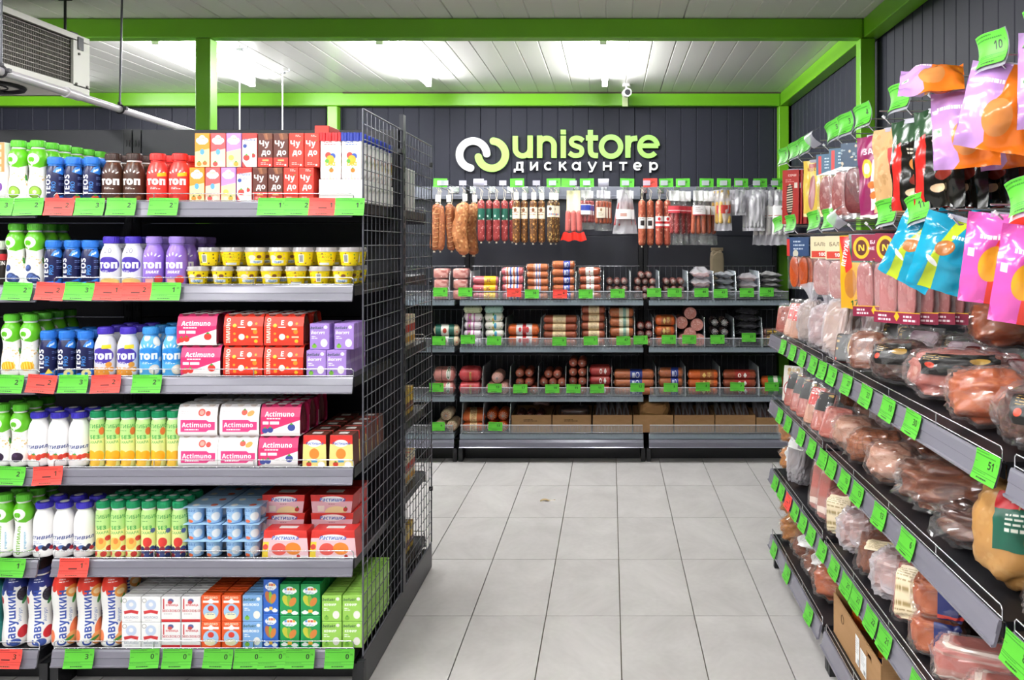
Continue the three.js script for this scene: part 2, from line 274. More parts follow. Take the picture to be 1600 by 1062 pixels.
// ---------- air cooler, drain pipe, rods, security camera ----------
{
  const o = thing('air_cooler', 'white ceiling air cooler with a dark finned grille', 'air cooler'); put(o, -2.53, 2.217, -3.99);
  // local: x to the left is -x, z runs towards the viewer
  const L = 1.5, Hh = 0.275, Wd = 0.6, cream = M(0xe6e2da, 0.45);
  mesh('casing', merge([bx(Wd, 0.02, L, -Wd / 2, 0.01, L / 2), bx(Wd, 0.02, L, -Wd / 2, Hh - 0.01, L / 2), bx(Wd, Hh, 0.02, -Wd / 2, Hh / 2, 0.01), bx(Wd, Hh, 0.02, -Wd / 2, Hh / 2, L - 0.01), bx(0.02, Hh - 0.04, L - 0.04, -Wd + 0.01, Hh / 2, L / 2)]), cream, o);
  mesh('frame', merge([bx(0.012, 0.035, L, 0.006, 0.018, L / 2), bx(0.012, 0.025, L, 0.006, Hh - 0.013, L / 2), bx(0.012, Hh - 0.06, 0.12, 0.006, Hh / 2, 0.06), bx(0.012, Hh - 0.06, 0.12, 0.006, Hh / 2, L - 0.06)]), cream, o);
  mesh('coil', bx(0.02, Hh - 0.05, L - 0.2, -0.06, Hh / 2, L / 2), BLACKM, o);
  const fins = []; for (let z = 0.125; z < L - 0.12; z += 0.011) fins.push(bx(0.02, Hh - 0.065, 0.002, -0.012, Hh / 2, z)); for (let y = 0.04; y < Hh - 0.03; y += 0.02) fins.push(bx(0.004, 0.003, L - 0.24, -0.002, y, L / 2));
  mesh('fin_grille', merge(fins), M(0x77736c, 0.5, 0.4), o).userData.kind = 'stuff';
  for (const z of [0.3, 0.8, 1.25]) { const f = mesh('fan_guard', merge([new THREE.TorusGeometry(0.17, 0.012, 6, 30).rotateX(Math.PI / 2).translate(-0.3, -0.006, z), ...[0.06, 0.11].map((r) => new THREE.TorusGeometry(r, 0.004, 5, 24).rotateX(Math.PI / 2).translate(-0.3, -0.008, z)), rod([-0.47, -0.006, z], [-0.13, -0.006, z], 0.004), rod([-0.3, -0.006, z - 0.17], [-0.3, -0.006, z + 0.17], 0.004)]), BLACKM, o); mesh('fan_hub', new THREE.CylinderGeometry(0.05, 0.05, 0.02, 20).translate(-0.3, -0.004, z), M(0x2a2a2c, 0.5), f); }
  for (const z of [0.1, 1.4]) mesh('hanger', merge([rod([-0.04, Hh - 0.01, z], [-0.04, CEIL - 2.217, z], 0.006), bx(0.09, 0.006, 0.05, -0.04, Hh + 0.005, z), bx(0.004, 0.06, 0.04, 0.014, Hh - 0.04, z - 0.03), rod([-0.07, CEIL - 2.217 - 0.01, z], [-0.01, CEIL - 2.217 - 0.01, z], 0.008)]), M(0x3a3a3c, 0.4, 0.7), o);
  for (const [y, z] of [[0.04, 0.02], [0.04, 0.1], [0.21, 0.08], [0.185, 0.08]]) mesh('screw', new THREE.CylinderGeometry(0.006, 0.006, 0.006, 8).rotateZ(Math.PI / 2).translate(0.014, y, z), M(0x59564f, 0.5, 0.6), o);

  const pY = (z) => 2.114 - (z - 3) * 0.024, px = -2.17;
  const p = thing('drain_pipe', 'thin white plastic drain pipe slung under the ceiling', 'pipe');
  mesh('pipe_run', rod([px, pY(2.2), -2.2], [px, pY(6.2), -6.2], 0.0155, 16), M(0xd9d4da, 0.3), p);
  mesh('coupling', merge([rod([px, pY(3.3), -3.3], [px, pY(3.37), -3.37], 0.0195, 16), rod([px, pY(3.285), -3.285], [px, pY(3.3), -3.3], 0.0215, 16)]), M(0xe2dde2, 0.3), p);
  mesh('coupling', rod([px, pY(5.3), -5.3], [px, pY(5.38), -5.38], 0.0195, 16), M(0xe2dde2, 0.3), p);
  [[2.94, 'dark hanging rod clamped round the pipe beside the air cooler'], [3.65, 'dark slanted hanging rod clamped to the drain pipe'], [4.83, 'pale hanging rod beside the green post'], [5.46, 'pale hanging rod between the green post and the back beam']].forEach(([z, label], i) => {
    const y = pY(z), r = thing('hanging_rod', label, 'rod', 'rods that carry the drain pipe'), mt = i > 1 ? M(0xd6d4d2, 0.35, 0.3) : M(0x55555a, 0.35, 0.7);
    mesh('rod', rod([px, y + 0.02, -z], [px + (i === 1 ? 0.012 : 0), CEIL, -z], i > 1 ? 0.004 : 0.0045, 8), mt, r);
    mesh('pipe_clamp', merge([new THREE.TorusGeometry(0.019, 0.004, 6, 24).translate(px, y, -z), bx(0.014, 0.014, 0.014, px + 0.026, y + 0.004, -z), bx(0.012, 0.014, 0.012, px, y + 0.024, -z)]), M(0x333236, 0.45, 0.4), r);
    mesh('ceiling_clip', merge([rod([px - 0.045, CEIL - 0.02, -z], [px + 0.045, CEIL - 0.02, -z], 0.0035), rod([px - 0.045, CEIL - 0.02, -z], [px - 0.045, CEIL - 0.004, -z], 0.0035), rod([px + 0.045, CEIL - 0.02, -z], [px + 0.045, CEIL - 0.004, -z], 0.0035), bx(0.03, 0.012, 0.03, px, CEIL - 0.028, -z)]), STEEL, r);
  });
  const c = thing('security_camera', 'small white security camera hanging beside the tube lamp', 'camera'); put(c, 0.115, CEIL, -6.0, 0.1);
  mesh('base', new THREE.CylinderGeometry(0.028, 0.03, 0.018, 20).translate(0, -0.009, 0), WHITEM, c);
  mesh('bracket', rod([0, -0.01, 0], [0, -0.05, 0], 0.009, 10), WHITEM, c);
  const b = mesh('housing', rod([0, -0.06, -0.05], [0, -0.072, 0.075], 0.03, 24), WHITEM, c);
  mesh('lens', rod([0, -0.072, 0.0745], [0, -0.0725, 0.079], 0.021, 24), BLACKM, b);
  const bp = thing('cable_box', 'small white junction box on the green back beam', 'box'); put(bp, 0.112, 2.60, -6.318); mesh('body', rbx(0.045, 0.09, 0.024, 0.004), M(0xcfe0a8, 0.45), bp); mesh('cable_gland', rod([0, 0.045, 0], [0, 0.062, 0], 0.006), BLACKM, bp);
}
// ---------- the shop sign on the back wall ----------
{
  const S = 6.4 / F / 4, Z = ZB + 0.012, dep = 0.022 / S;
  const o = thing('shop_sign', 'raised lime and white lettering with linked rings on the wall', 'sign');
  const green = M(0xa9e36c, 0.4), white = M(0xf6f6f6, 0.4);
  const place = (g) => g.scale(S, -S, S).translate((670 - CX) * 6.4 / F, EYE - (180 - CY) * 6.4 / F, Z);
  const flip = (g) => { const p = g.attributes.position; for (let i = 0; i < p.count; i += 3) for (const a of ['position', 'normal', 'uv']) { const t = g.attributes[a], n = t.itemSize; for (let k = 0; k < n; k++) { const x = t.array[i * n + k]; t.array[i * n + k] = t.array[(i + 1) * n + k]; t.array[(i + 1) * n + k] = x; } } return g; };
  const letter = (strokes, w, mat, name = 'letter', round = false) => mesh(name, flip(place(merge(strokes.map((s, i) => ribbon(s, w, dep + i * 0.35, round))))), mat, o);
  letter([arc(278, 247, 85, 4, 259, 40)], 46, white, 'ring', true);
  letter([arc(395, 247, 85, 84, -170, 40)], 46, green, 'ring', true);
  const W = 33;
  letter([[[541.5, 130], ...arc(588, 208, 46.5, 180, 360), [634.5, 130]], [[634, 128], [634, 268]]], W, green);
  letter([[[693.5, 268], [693.5, 128]], [...arc(738, 190, 45, 180, 0), [783, 268]]], W, green);
  letter([[[841, 129], [841, 268]], [[841, 92], [841, 121]]], W, green);
  letter([spline2([[965, 160], [945, 147], [922, 143], [900, 150], [891, 166], [899, 184], [925, 195], [950, 206], [957, 226], [948, 246], [923, 253], [900, 250], [878, 236]], 40)], W - 3, green);
  letter([spline2([[1010, 93], [1010, 130], [1010, 170], [1010, 210], [1014, 236], [1030, 251], [1058, 253]], 30), [[982, 143], [1058, 143]]], W, green);
  letter([arc(1139, 197, 60, 0, 360, 48)], W, green);
  letter([[[1244, 128], [1244, 266]], spline2([[1246, 200], [1250, 170], [1268, 150], [1303, 144]], 16)], W, green);
  letter([[[1322, 192], [1434, 192]], arc(1373, 197, 56, 4, 318, 44, 58)], W - 3, green);
  const w = 11.5;
  [[[[552, 340], [555, 297], [583, 297], [583, 340]], [[533, 341], [593, 341]], [[538, 338], [538, 358]], [[588, 338], [588, 358]]],
    [[[639, 292], [639, 346]], [[678, 292], [678, 346]], [[641, 341], [676, 298]]],
    [arc(748, 319, 21, 45, 315)],
    [[[820, 292], [820, 346]], [[822, 323], [857, 293]], [[834, 315], [859, 346]]],
    [arc(921, 319, 21, 0, 360), [[945, 292], [945, 346]]],
    [[[998, 292], [1023, 343]], [[1046, 292], [1018, 352], [1002, 353]]],
    [[[1094, 292], [1094, 346]], [[1137, 292], [1137, 346]], [[1094, 319], [1137, 319]]],
    [[[1190, 298], [1240, 298]], [[1215, 298], [1215, 346]]],
    [[[1284, 320], [1326, 320]], arc(1304, 319, 21, 0, 315)],
    [[[1384, 292], [1384, 359]], arc(1406, 319, 20, 0, 360)]].forEach((s) => letter(s, w, white));
}

// ---------- shelving ----------
const RAIL = M(0x7f7d88, 0.2, 0.1), SHELFM = M(0x141519, 0.42), CHROME = M(0xdfe1e6, 0.18, 0.9), BLUEGREY = M(0x8d99a3, 0.4, 0.2);
function extrudeX(pts, w, x = 0) { // outline given as [z, y], run along x
  const g = new THREE.ExtrudeGeometry(new THREE.Shape(pts.map(([z, y]) => new THREE.Vector2(-z, y))), { depth: w, bevelEnabled: false });
  return g.rotateY(Math.PI / 2).translate(x, 0, 0);
}
function guardGeo(x0, x1, y, h, z, r = 0.0017) {
  const L = [rod([x0 + 0.006, y + h, z], [x1 - 0.006, y + h, z], r), rod([x0, y + 0.004, z], [x1, y + 0.004, z], r)];
  const n = Math.max(1, Math.round((x1 - x0) / 0.3));
  for (let i = 0; i <= n; i++) { const x = i === 0 ? x0 : i === n ? x1 : x0 + (x1 - x0) * i / n; L.push(rod([x, y, z], [x, y + h - (i % n ? 0 : 0.006), z], r)); }
  L.push(rod([x0, y + h - 0.006, z], [x0 + 0.006, y + h, z], r), rod([x1, y + h - 0.006, z], [x1 - 0.006, y + h, z], r));
  return merge(L);
}
// front plane of the shelves is z = 0, the back panel stands at z = -depth, x runs from 0 to w
function gondola(label, w, depth, height, shelves, o = {}) {
  const G = thing('shelf_rack', label, 'rack', o.group);
  const nPan = Math.round((height - 0.1) / 0.37), ph = (height - 0.1) / nPan;
  for (let i = 0; i < nPan; i++) mesh('back_panel', rbx(w - 0.034, ph - 0.003, 0.014, 0.002, w / 2, 0.1 + ph * (i + 0.5), -depth), o.panel || GRAPHITE, G);
  for (const x of [0, w]) {
    const up = mesh('upright', bx(0.03, height, 0.03, x, height / 2, -depth - 0.006), SHELFM, G);
    const slots = []; for (let y = 0.2; y < height - 0.03; y += 0.05) slots.push(bx(0.005, 0.026, 0.004, x - 0.006, y, -depth + 0.0092), bx(0.005, 0.026, 0.004, x + 0.006, y, -depth + 0.0092));
    const s = mesh('slot_row', merge(slots), BLACKM, up); s.userData.kind = 'stuff';
    if (!o.noFeet) mesh('foot', merge([bx(0.028, 0.09, depth * 0.96, x, 0.045, -depth * 0.5), rod([x, 0, -0.03], [x, 0.03, -0.03], 0.014, 10)]), BLACKM, G);
  }
  shelves.forEach((y, i) => {
    const base = i === shelves.length - 1, x0 = 0.003, x1 = w - 0.003;
    const sh = mesh(base ? 'base_shelf' : 'shelf', merge([bx(x1 - x0, 0.006, depth - 0.012, w / 2, y - 0.003, -depth / 2), bx(x1 - x0, 0.03, 0.004, w / 2, y - 0.018, -0.003), bx(0.004, 0.03, depth - 0.02, x0 + 0.004, y - 0.02, -depth / 2), bx(0.004, 0.03, depth - 0.02, x1 - 0.004, y - 0.02, -depth / 2)]), o.shelfMat || SHELFM, G);
    if (o.rails !== false) mesh('price_rail', extrudeX([[0.001, 0.001], [0.006, 0.001], [0.0085, -0.004], [0.013, -0.024], [0.0115, -0.0255], [0.017, -0.046], [0.022, -0.047], [0.021, -0.052], [0.012, -0.051], [0.001, -0.01]], x1 - x0 - 0.006, x0 + 0.003).translate(0, y, 0), o.rail || RAIL, sh);
    if (o.guard !== false) mesh('wire_guard', guardGeo(x0 + 0.004, x1 - 0.004, y, 0.027, -0.001), CHROME, sh);
  });
  mesh('plinth', bx(w - 0.04, 0.09, 0.006, w / 2, 0.046, -(o.kick || 0.1)), BLACKM, G);
  return G;
}
const LS = [1.644, 1.3626, 1.0555, 0.7506, 0.4456, 0.1429];
const ordinal = ['topmost', 'second', 'third', 'fourth', 'fifth', 'lowest'];
put(gondola('black shelf rack full of dairy drinks beside the wire mesh end', 1.018, 0.505, 1.956, LS, { noFeet: false }), -1.874, 0, -2.77);
put(gondola('black dairy rack unit that adjoins the longer rack of drinks', 1.0, 0.505, 1.956, LS.map((y) => y - 0.003)), -2.91, 0, -2.77);
put(gondola('black shelf rack behind the mesh, back to back with the dairy rack', 1.018, 0.505, 1.956, LS), -0.856, 0, -3.835, Math.PI);
for (const [z0, z1, label] of [[-3.278, -2.775, 'black wire mesh panel closing the end of the dairy rack'], [-3.835, -3.325, 'black wire mesh panel closing the rack behind the dairy rack']]) {
  const o = thing('mesh_panel', label, 'mesh panel', 'mesh panels on the rack end'); put(o, -0.832, 0.12, z1);
  const L = z1 - z0, Hh = 1.836, wires = [];
  for (let i = 1; i < 10; i++) wires.push(rod([0, 0, -L * i / 10], [0, Hh, -L * i / 10], 0.0017, 5));
  for (let i = 1; i < 36; i++) wires.push(rod([0.003, Hh * i / 36, 0], [0.003, Hh * i / 36, -L], 0.0017, 5));
  const mw = M(0x6c6d76, 0.3, 0.5);
  mesh('wire_grid', merge(wires), mw, o).userData.kind = 'stuff';
  mesh('frame', merge([rod([0, 0, 0], [0, Hh, 0], 0.0034, 8), rod([0, 0, -L], [0, Hh, -L], 0.0034, 8), rod([0, Hh, 0], [0, Hh, -L], 0.003, 8), rod([0, 0, 0], [0, 0, -L], 0.003, 8)]), mw, o);
  for (const y of [0.25, 1.2, 1.75]) mesh('clip', rbx(0.016, 0.02, 0.016, 0.003, 0, y, -L + 0.01), BLACKM, o);
}
{
  const o = thing('end_kickplate', 'dark steel kick plate below the wire mesh panels', 'kick plate');
  mesh('plate', rbx(0.008, 0.112, 1.06, 0.002, -0.834, 0.06, -3.305), M(0x2d2e35, 0.38, 0.2), o);
  mesh('corner_bracket', merge([bx(0.02, 0.1, 0.03, -0.83, 0.06, -2.756), bx(0.024, 0.02, 0.02, -0.83, 0.105, -2.752)]), BLACKM, o);
  const p = thing('end_post', 'dark slotted post between the two mesh panels', 'post');
  mesh('post', bx(0.016, 1.9, 0.04, -0.832, 0.95 + 0.118, -3.302), M(0x34353d, 0.42, 0.2), p);
  const s = []; for (let y = 0.3; y < 1.95; y += 0.05) s.push(bx(0.003, 0.026, 0.006, -0.8235, y, -3.302)); mesh('slot_row', merge(s), BLACKM, p).userData.kind = 'stuff';
}
// ---------- price tags ----------
const tagArts = {};
function tagArt(col, big, small) {
  return tagArts[col + big + small] ??= art(168, 104, (k, w, h) => {
    fill(k, col === 'red' ? '#f0473c' : '#56ba30');
    const ink = col === 'red' ? '#8e1f1c' : '#2c7a1c', dark = '#14280f';
    lines(k, ink, 6, 6, 150, 2, 10, 4); lines(k, ink, 6, 42, 30, 1, 6, 2);
    txt(k, big, 138, 42, 38, dark, { align: 'right' }); txt(k, small, 150, 32, 14, dark, { thin: true }); if (col === 'red') fill(k, '#401210', 56, 55, 48, 7);
    fill(k, ink, 0, 68, w, 2); fill(k, ink, 0, 82, w, 2); lines(k, ink, 6, 73, 150, 1, 6, 3); lines(k, dark, 44, 90, 112, 1, 6, 5);
  });
}
const tagKinds = {};
function tagKind(col, big, small, bend = 0.004, w = 0.097, h = 0.06) {
  return tagKinds[[col, big, small, bend, w]] ??= {
    name: 'price_tag', category: 'price tag', make(o) {
      if (col === 'clear') { mesh('holder', gridGeo((u, v) => new THREE.Vector3((u - 0.5) * w * 0.75, (v - 0.5) * h, bend * 3 * (1 - 4 * (v - 0.5) ** 2)), 2, 6), CLEAR_TAG, o); return; }
      const a = tagArt(col, big, small), f = (s) => gridGeo((u, v) => new THREE.Vector3((u - 0.5) * w, (v - 0.5) * h, s * 0.0004 + bend * (Math.sin(u * 5) * 0.4 + 3 * (v - 0.5) ** 2 - 0.6)), 6, 6);
      mesh('card', uvRect(f(1), a.r), artMat(a, 0.5), o);
      if (bend > 0.01) mesh('clear_holder', gridGeo((u, v) => new THREE.Vector3((u - 0.5) * w * 1.04, (v - 0.5) * h * 1.15 - 0.004, -0.001 + bend * (Math.sin(u * 5) * 0.4 + 3 * (v - 0.5) ** 2 - 0.6)), 6, 6), CLEAR_TAG, o);
    },
  };
}
const SUP = { 0: '79', 1: '49', 2: '59', 3: '19' };
function leftTag(px0, px1, shelf, col, big, roll = 0) {
  const o = copyOf(tagKind(col, big, SUP[big] ?? '9'), ''); note(o, `${col} price tag`, `${ordinal[shelf]} dairy shelf edge`, -px0, 0, 0, 'mesh', 'row', `${col} price tag marked ${big}`);
  const z = -2.742; put(o, lx((px0 + px1) / 2, 2.742), LS[shelf] - 0.018, z, 0, -0.24, roll);
}
[[0, -26, 19, 'green', '3'], [0, 20, 67, 'green', '2', 0.03], [0, 68, 115, 'red', '2'], [0, 117, 161, 'green', '3'], [0, 166, 211, 'green', '2'], [0, 232, 277, 'green', '2'], [0, 403, 447, 'green', '1'], [0, 448, 484, 'green', '2'], [0, 484, 526, 'red', '1'], [0, 527, 565, 'green', '1'],
  [1, 2, 50, 'green', '2', -0.04], [1, 53, 102, 'red', '2', -0.05], [1, 99, 146, 'green', '3', -0.04], [1, 146, 192, 'red', '1', -0.03], [1, 193, 232, 'red', '2'], [1, 236, 281, 'green', '1'],
  [2, -10, 35, 'green', '2', -0.03], [2, 40, 88, 'red', '2', -0.06], [2, 91, 136, 'green', '3'], [2, 142, 187, 'red', '2', 0.03], [2, 206, 251, 'green', '2'],
  [3, -8, 38, 'green', '2', -0.04], [3, 50, 97, 'red', '1', 0.05], [4, -8, 38, 'green', '1', -0.05], [4, 92, 137, 'red', '1'],
  [5, -14, 33, 'red', '3', -0.04], [5, 100, 145, 'green', '3'], [5, 203, 247, 'green', '0', 0.03], [5, 254, 298, 'green', '0'], [5, 317, 363, 'green', '0', -0.03], [5, 366, 410, 'green', '0'], [5, 405, 446, 'green', '0', 0.03], [5, 446, 490, 'green', '0'], [5, 507, 553, 'green', '0'],
].forEach(([s, a, b, c, n, r]) => leftTag(a, b, s, c, n, r));

// ---------- dairy drinks ----------
// rows of one kind: [px of each facing], rows deep, layers up; front row stands just behind the rail
function facing(kind, desc, s, pxs, o = {}) {
  const { rows = 3, dz = kind.d + 0.004, layers = 1, z0 = 2.778, shift = 0, dx = 0, y0 = 0, jitter = 0.002, turn = 0.12 } = o;
  pxs.forEach((px, i) => {
    for (let r = 0; r < rows; r++) for (let l = 0; l < layers; l++) {
      const c = copyOf(kind, ''); note(c, desc, `${ordinal[s]} dairy shelf`, -px, r, l);
      put(c, lx(px, z0 + kind.d / 2) + dx * r + shift * l + rr(-jitter, jitter) * 0.5, LS[s] + y0 + l * (kind.h + 0.0006) + 0.0005, -(z0 + kind.d / 2 + r * dz + (r || l ? rr(0, jitter) : 0)), kind.round ? rr(-turn, turn) + (o.face ?? kind.face ?? 0.16) : rr(-0.006, 0.006));
    }
  });
}
function bottle(name, h, r, bodyPts, neck, cap, a, capCol, o = {}) {
  return { name, category: 'bottle', h, d: r * 2, round: true, face: o.face, make(g) {
    const body = smooth(bodyPts.map(([x, y]) => [x * r, y * h]), 26);
    const ny = body.at(-1)[1], bg = turned([[0, 0], [r * 0.8, 0], ...body]), bu = bg.attributes.uv;
    for (let i = 0; i < bu.count; i++) bu.setY(i, bu.getY(i) * ny / h);   // the print covers the height with the cap
    mesh('body', uvRect(bg, a.r), artMat(a, o.rough ?? 0.32), g);
    mesh('neck_ring', turned([[neck, ny - 0.001], [neck + 0.002, ny + 0.001], [neck + 0.002, ny + 0.003], [neck, ny + 0.006], [neck, ny + 0.008]]), M(o.ring || 0xf2f2f0, 0.35), g);
    const cg = [capGeo(cap, h - ny - 0.006, ny + 0.006)]; for (let i = 0; i < 28; i++) { const t = i / 28 * Math.PI * 2; cg.push(bx(0.0012, (h - ny) * 0.55, 0.0012, Math.cos(t) * cap * 1.01, ny + 0.006 + (h - ny) * 0.36, Math.sin(t) * cap * 1.01)); }
    const c = mesh('cap', merge(cg), M(capCol, 0.38), g);
    if (o.sticker) mesh('cap_print', new THREE.CylinderGeometry(cap * 0.55, cap * 0.55, 0.0006, 14).translate(0, h + 0.0004, 0), WHITEM, c);
  } };
}
const tall = [[0.86, 0], [1, 0.03], [1, 0.16], [0.94, 0.3], [0.8, 0.47], [0.86, 0.58], [1, 0.68], [0.97, 0.75], [0.8, 0.82], [0.6, 0.86]];
const stubby = [[0.88, 0], [1, 0.03], [1, 0.3], [1, 0.55], [0.96, 0.66], [0.86, 0.75], [0.76, 0.8]];
const rounded = [[0.86, 0], [1, 0.04], [1, 0.3], [0.99, 0.55], [0.92, 0.66], [0.76, 0.76], [0.62, 0.82]];
const slim = [[0.9, 0], [1, 0.03], [0.97, 0.3], [1, 0.5], [1, 0.72], [0.93, 0.8], [0.8, 0.85]];
const wavy = [[0.86, 0], [0.98, 0.03], [1, 0.14], [0.9, 0.3], [0.86, 0.4], [0.95, 0.55], [1, 0.68], [0.9, 0.8], [0.66, 0.9]];
const oat = (k, w, h, n, y0, y1) => { for (let i = 0; i < n; i++) disc(k, ['#e9c88f', '#f3ddb4', '#d9b273'][i % 3], w * (0.5 + 0.22 * Math.sin(i * 5.3)), h * (y0 + (y1 - y0) * ((i * 0.37) % 1)), 4, 2.4, i); };
const optimal = (fr, plain) => art(208, 224, (k, w, h) => {
  fill(k, '#fbfaf6'); fill(k, '#62bd20', 0, 0, w, h * 0.36); poly(k, '#62bd20', [[0, h * .3], [w, h * .3], [w, h * .38], [w * .72, h * .41], [w * .58, h * .45], [w * .44, h * .43], [w * .3, h * .38], [0, h * .36]]);
  disc(k, '#fdfdfb', w * .46, h * .31, 23, 20); disc(k, '#62bd20', w * .44, h * .32, 12, 10); poly(k, '#fdfdfb', [[w * .43, h * .35], [w * .45, h * .35], [w * .46, h * .42], [w * .42, h * .42]]);
  if (plain) { txt(k, 'ОПТИМАЛЬ', w * .46, h * .72, 18, '#6cab2c', { rot: -Math.PI / 2 }); lines(k, '#7fb6d6', w * .55, h * .6, 8, 12, 5, 3); fill(k, '#9ccf60', 0, h * .9, w, 3); return; }
  lines(k, '#c7d8bd', w * .36, h * .48, 56, 3, 6, 2); oat(k, w, h, 26, .54, .74); fr(k, w, h); fill(k, '#3f9a34', w * .7, h * .56, 12, 20);
});
const kiwi = (k, w, h) => { for (const [x, y, r] of [[.5, .84, 22]]) { disc(k, '#6b8f2c', w * x, h * y, r); disc(k, '#93c43c', w * x, h * y, r * .82); disc(k, '#e8f0c0', w * x, h * y, r * .3); } };
const blueb = (k, w, h) => { for (const [x, y, r] of [[.44, .72, 12], [.5, .87, 17], [.56, .9, 15]]) { disc(k, '#2d3d70', w * x, h * y, r); disc(k, '#4a5f9c', w * x - 2, h * y - 3, r * .6); } };
const mango = (k, w, h) => { disc(k, '#f2a91e', w * .5, h * .83, 24, 17); for (let i = -2; i < 3; i++) { k.strokeStyle = '#ffd56b'; k.lineWidth = 3; k.beginPath(); k.moveTo(w * .5 + i * 9, h * .76); k.lineTo(w * .5 + i * 9 + 6, h * .9); k.stroke(); } };
const prune = (k, w, h) => { disc(k, '#33203a', w * .5, h * .84, 20, 17); disc(k, '#4b3656', w * .47, h * .81, 9, 6, .5); };
const opt = (fr, plain) => bottle('yoghurt_bottle', 0.209, 0.031, tall, 0.0185, 0.0225, optimal(fr, plain), 0x5cc02e);
const B = {
  kiwi: opt(kiwi), blue: opt(blueb), mango: opt(mango), prune: opt(prune), plain: opt(null, true),
};
const teosArt = (fr) => art(190, 170, (k, w, h) => {
  fill(k, '#1a1d4a'); poly(k, '#2f7fe0', [[w * .46, h * .34], [w * .52, h * .24], [w * .72, h * .16], [w * .78, h * .26], [w * .64, h * .4]]); for (let i = 0; i < 3; i++) disc(k, '#e9f4ff', w * .53 + i * 7, h * .32 - i * 3, 2.5, 6, .5);
  txt(k, 'TEOS', w * .36, h * .62, 33, '#fff', { rot: -Math.PI / 2, sx: 0.98 }); txt(k, 'PRO', w * .47, h * .66, 20, '#4aa0f0', { rot: -Math.PI / 2, thin: true });
  lines(k, '#8aa6dc', w * .56, h * .45, 38, 2, 6, 2); lines(k, '#8aa6dc', w * .56, h * .58, 38, 2, 6, 2); poly(k, '#2f7fe0', [[w * .25, h], [w * .3, h * .93], [w * .5, h * .9], [w * .75, h * .8], [w * .75, h]]); fr(k, w, h);
});
const teos = (fr) => bottle('protein_drink_bottle', 0.152, 0.0275, stubby, 0.0205, 0.0235, teosArt(fr), 0x2b76d2, { ring: 0x2b76d2, face: 0.5 });
Object.assign(B, {
  tMelon: teos((k, w, h) => poly(k, '#ef5a50', [[w * .46, h * .93], [w * .53, h * .78], [w * .6, h * .95]])),
  tStraw: teos((k, w, h) => { fruit(k, w * .55, h * .93, 15, '#e8553f'); }),
  tBlue: teos((k, w, h) => { disc(k, '#3c2a5a', w * .54, h * .86, 9); }),
  tChoc: teos((k, w, h) => { for (let i = 0; i < 4; i++) disc(k, '#6a4536', w * .46 + i * 9, h * .95, 7); }),
  tPine: teos((k, w, h) => poly(k, '#f3d85a', [[w * .44, h * .94], [w * .5, h * .82], [w * .58, h * .93]])),
  tVan: teos((k, w, h) => { for (let i = 0; i < 5; i++) disc(k, '#f6e9a8', w * .52 + 11 * Math.cos(i * 1.26), h * .93 + 10 * Math.sin(i * 1.26), 6, 9, i * 1.26); }),
});
const topArt = (bg, o) => art(220, 180, (k, w, h) => {
  fill(k, bg); (o.under || (() => 0))(k, w, h);
  for (let i = -2; i < 3; i++) disc(k, o.tick || '#fff', w * .5 + i * 12, h * .36 + Math.abs(i) * 4, 2.4, 6, i * 0.5);
  if (o.blob) disc(k, o.blob, w * .5, h * .58, 38, 29);
  txt(k, 'топ', w * .5, h * .58, 38, '#fff', { stroke: '#fff', sw: 2 }); if (o.sub) txt(k, o.sub, w * .5, h * .73, 14, '#fff', { italic: true }); else lines(k, o.small || '#fff', w * .42, h * .7, 36, 2, 5, 2);
  (o.over || (() => 0))(k, w, h);
});
const topB = (a, cap, ring) => bottle('milkshake_bottle', 0.165, 0.0345, rounded, 0.021, 0.0245, a, cap, { ring });
Object.assign(B, {
  topChoc: topB(topArt('#4a2a1e', { over: (k, w, h) => { disc(k, '#8a5436', w * .6, h * .93, 13, 8, -.6); disc(k, '#7a4630', w * .38, h * .9, 10, 6, .5); for (let i = 0; i < 5; i++) disc(k, '#6b3e2a', w * (.3 + i * .1), h * .22, 8, 4, i); } }), 0x38211b, 0xe8e4e0),
  topRed: topB(topArt('#e8403a', { over: (k, w, h) => { poly(k, '#f6c02a', [[w * .52, h * .42], [w * .66, h * .39], [w * .66, h * .47], [w * .52, h * .49]]); disc(k, '#c92f2c', w * .4, h * .88, 13); disc(k, '#d83833', w * .58, h * .9, 15); } }), 0xe0322f, 0xe0322f),
  topWhite: topB(topArt('#dcdbe2', { blob: '#4a36a0', under: (k, w, h) => { txt(k, '20', w * .5, h * .3, 24, '#54526a', { thin: true }); }, over: (k, w, h) => { disc(k, '#f2d07c', w * .52, h * .93, 34, 14); } }), 0x4a35b8),
  topWhiteNut: topB(topArt('#d6d5de', { blob: '#4a36a0', over: (k, w, h) => { fill(k, '#f3d22e', w * .5, h * .36, 30, 14); for (let i = 0; i < 9; i++) disc(k, '#e59a3c', w * (.36 + (i % 5) * .07), h * (.86 + (i > 4 ? .08 : 0)), 9); disc(k, '#e59a3c', w * .6, h * .76, 10); } }), 0x4a35b8),
  topLilac: topB(topArt('#8f6cc8', { sub: 'SHAKE', over: (k, w, h) => { fill(k, '#f3b6a8', w * .4, h * .86, 30, 22); disc(k, '#e2483c', w * .6, h * .88, 15); } }), 0x9a7fd0, 0x9a7fd0),
  topBlue: topB(topArt('#55a9e4', { blob: '#2f86d6', under: (k, w, h) => { for (const [x, y, r] of [[.47, .2, 15], [.66, .3, 17], [.34, .4, 10], [.6, .86, 18], [.38, .88, 9], [.7, .66, 9]]) { disc(k, '#efe3d2', w * x, h * y, r); disc(k, '#f8f2e8', w * x, h * y, r * .7); } } }), 0x3f97de, 0x3f97de),
});
const actArt = (fr) => art(200, 190, (k, w, h) => { fill(k, '#fbf9f8'); txt(k, 'Активил', w * .48, h * .62, 20, '#3e4a86', { italic: true }); lines(k, '#6d86c8', w * .38, h * .7, 34, 2, 6, 2); fr(k, w, h); });
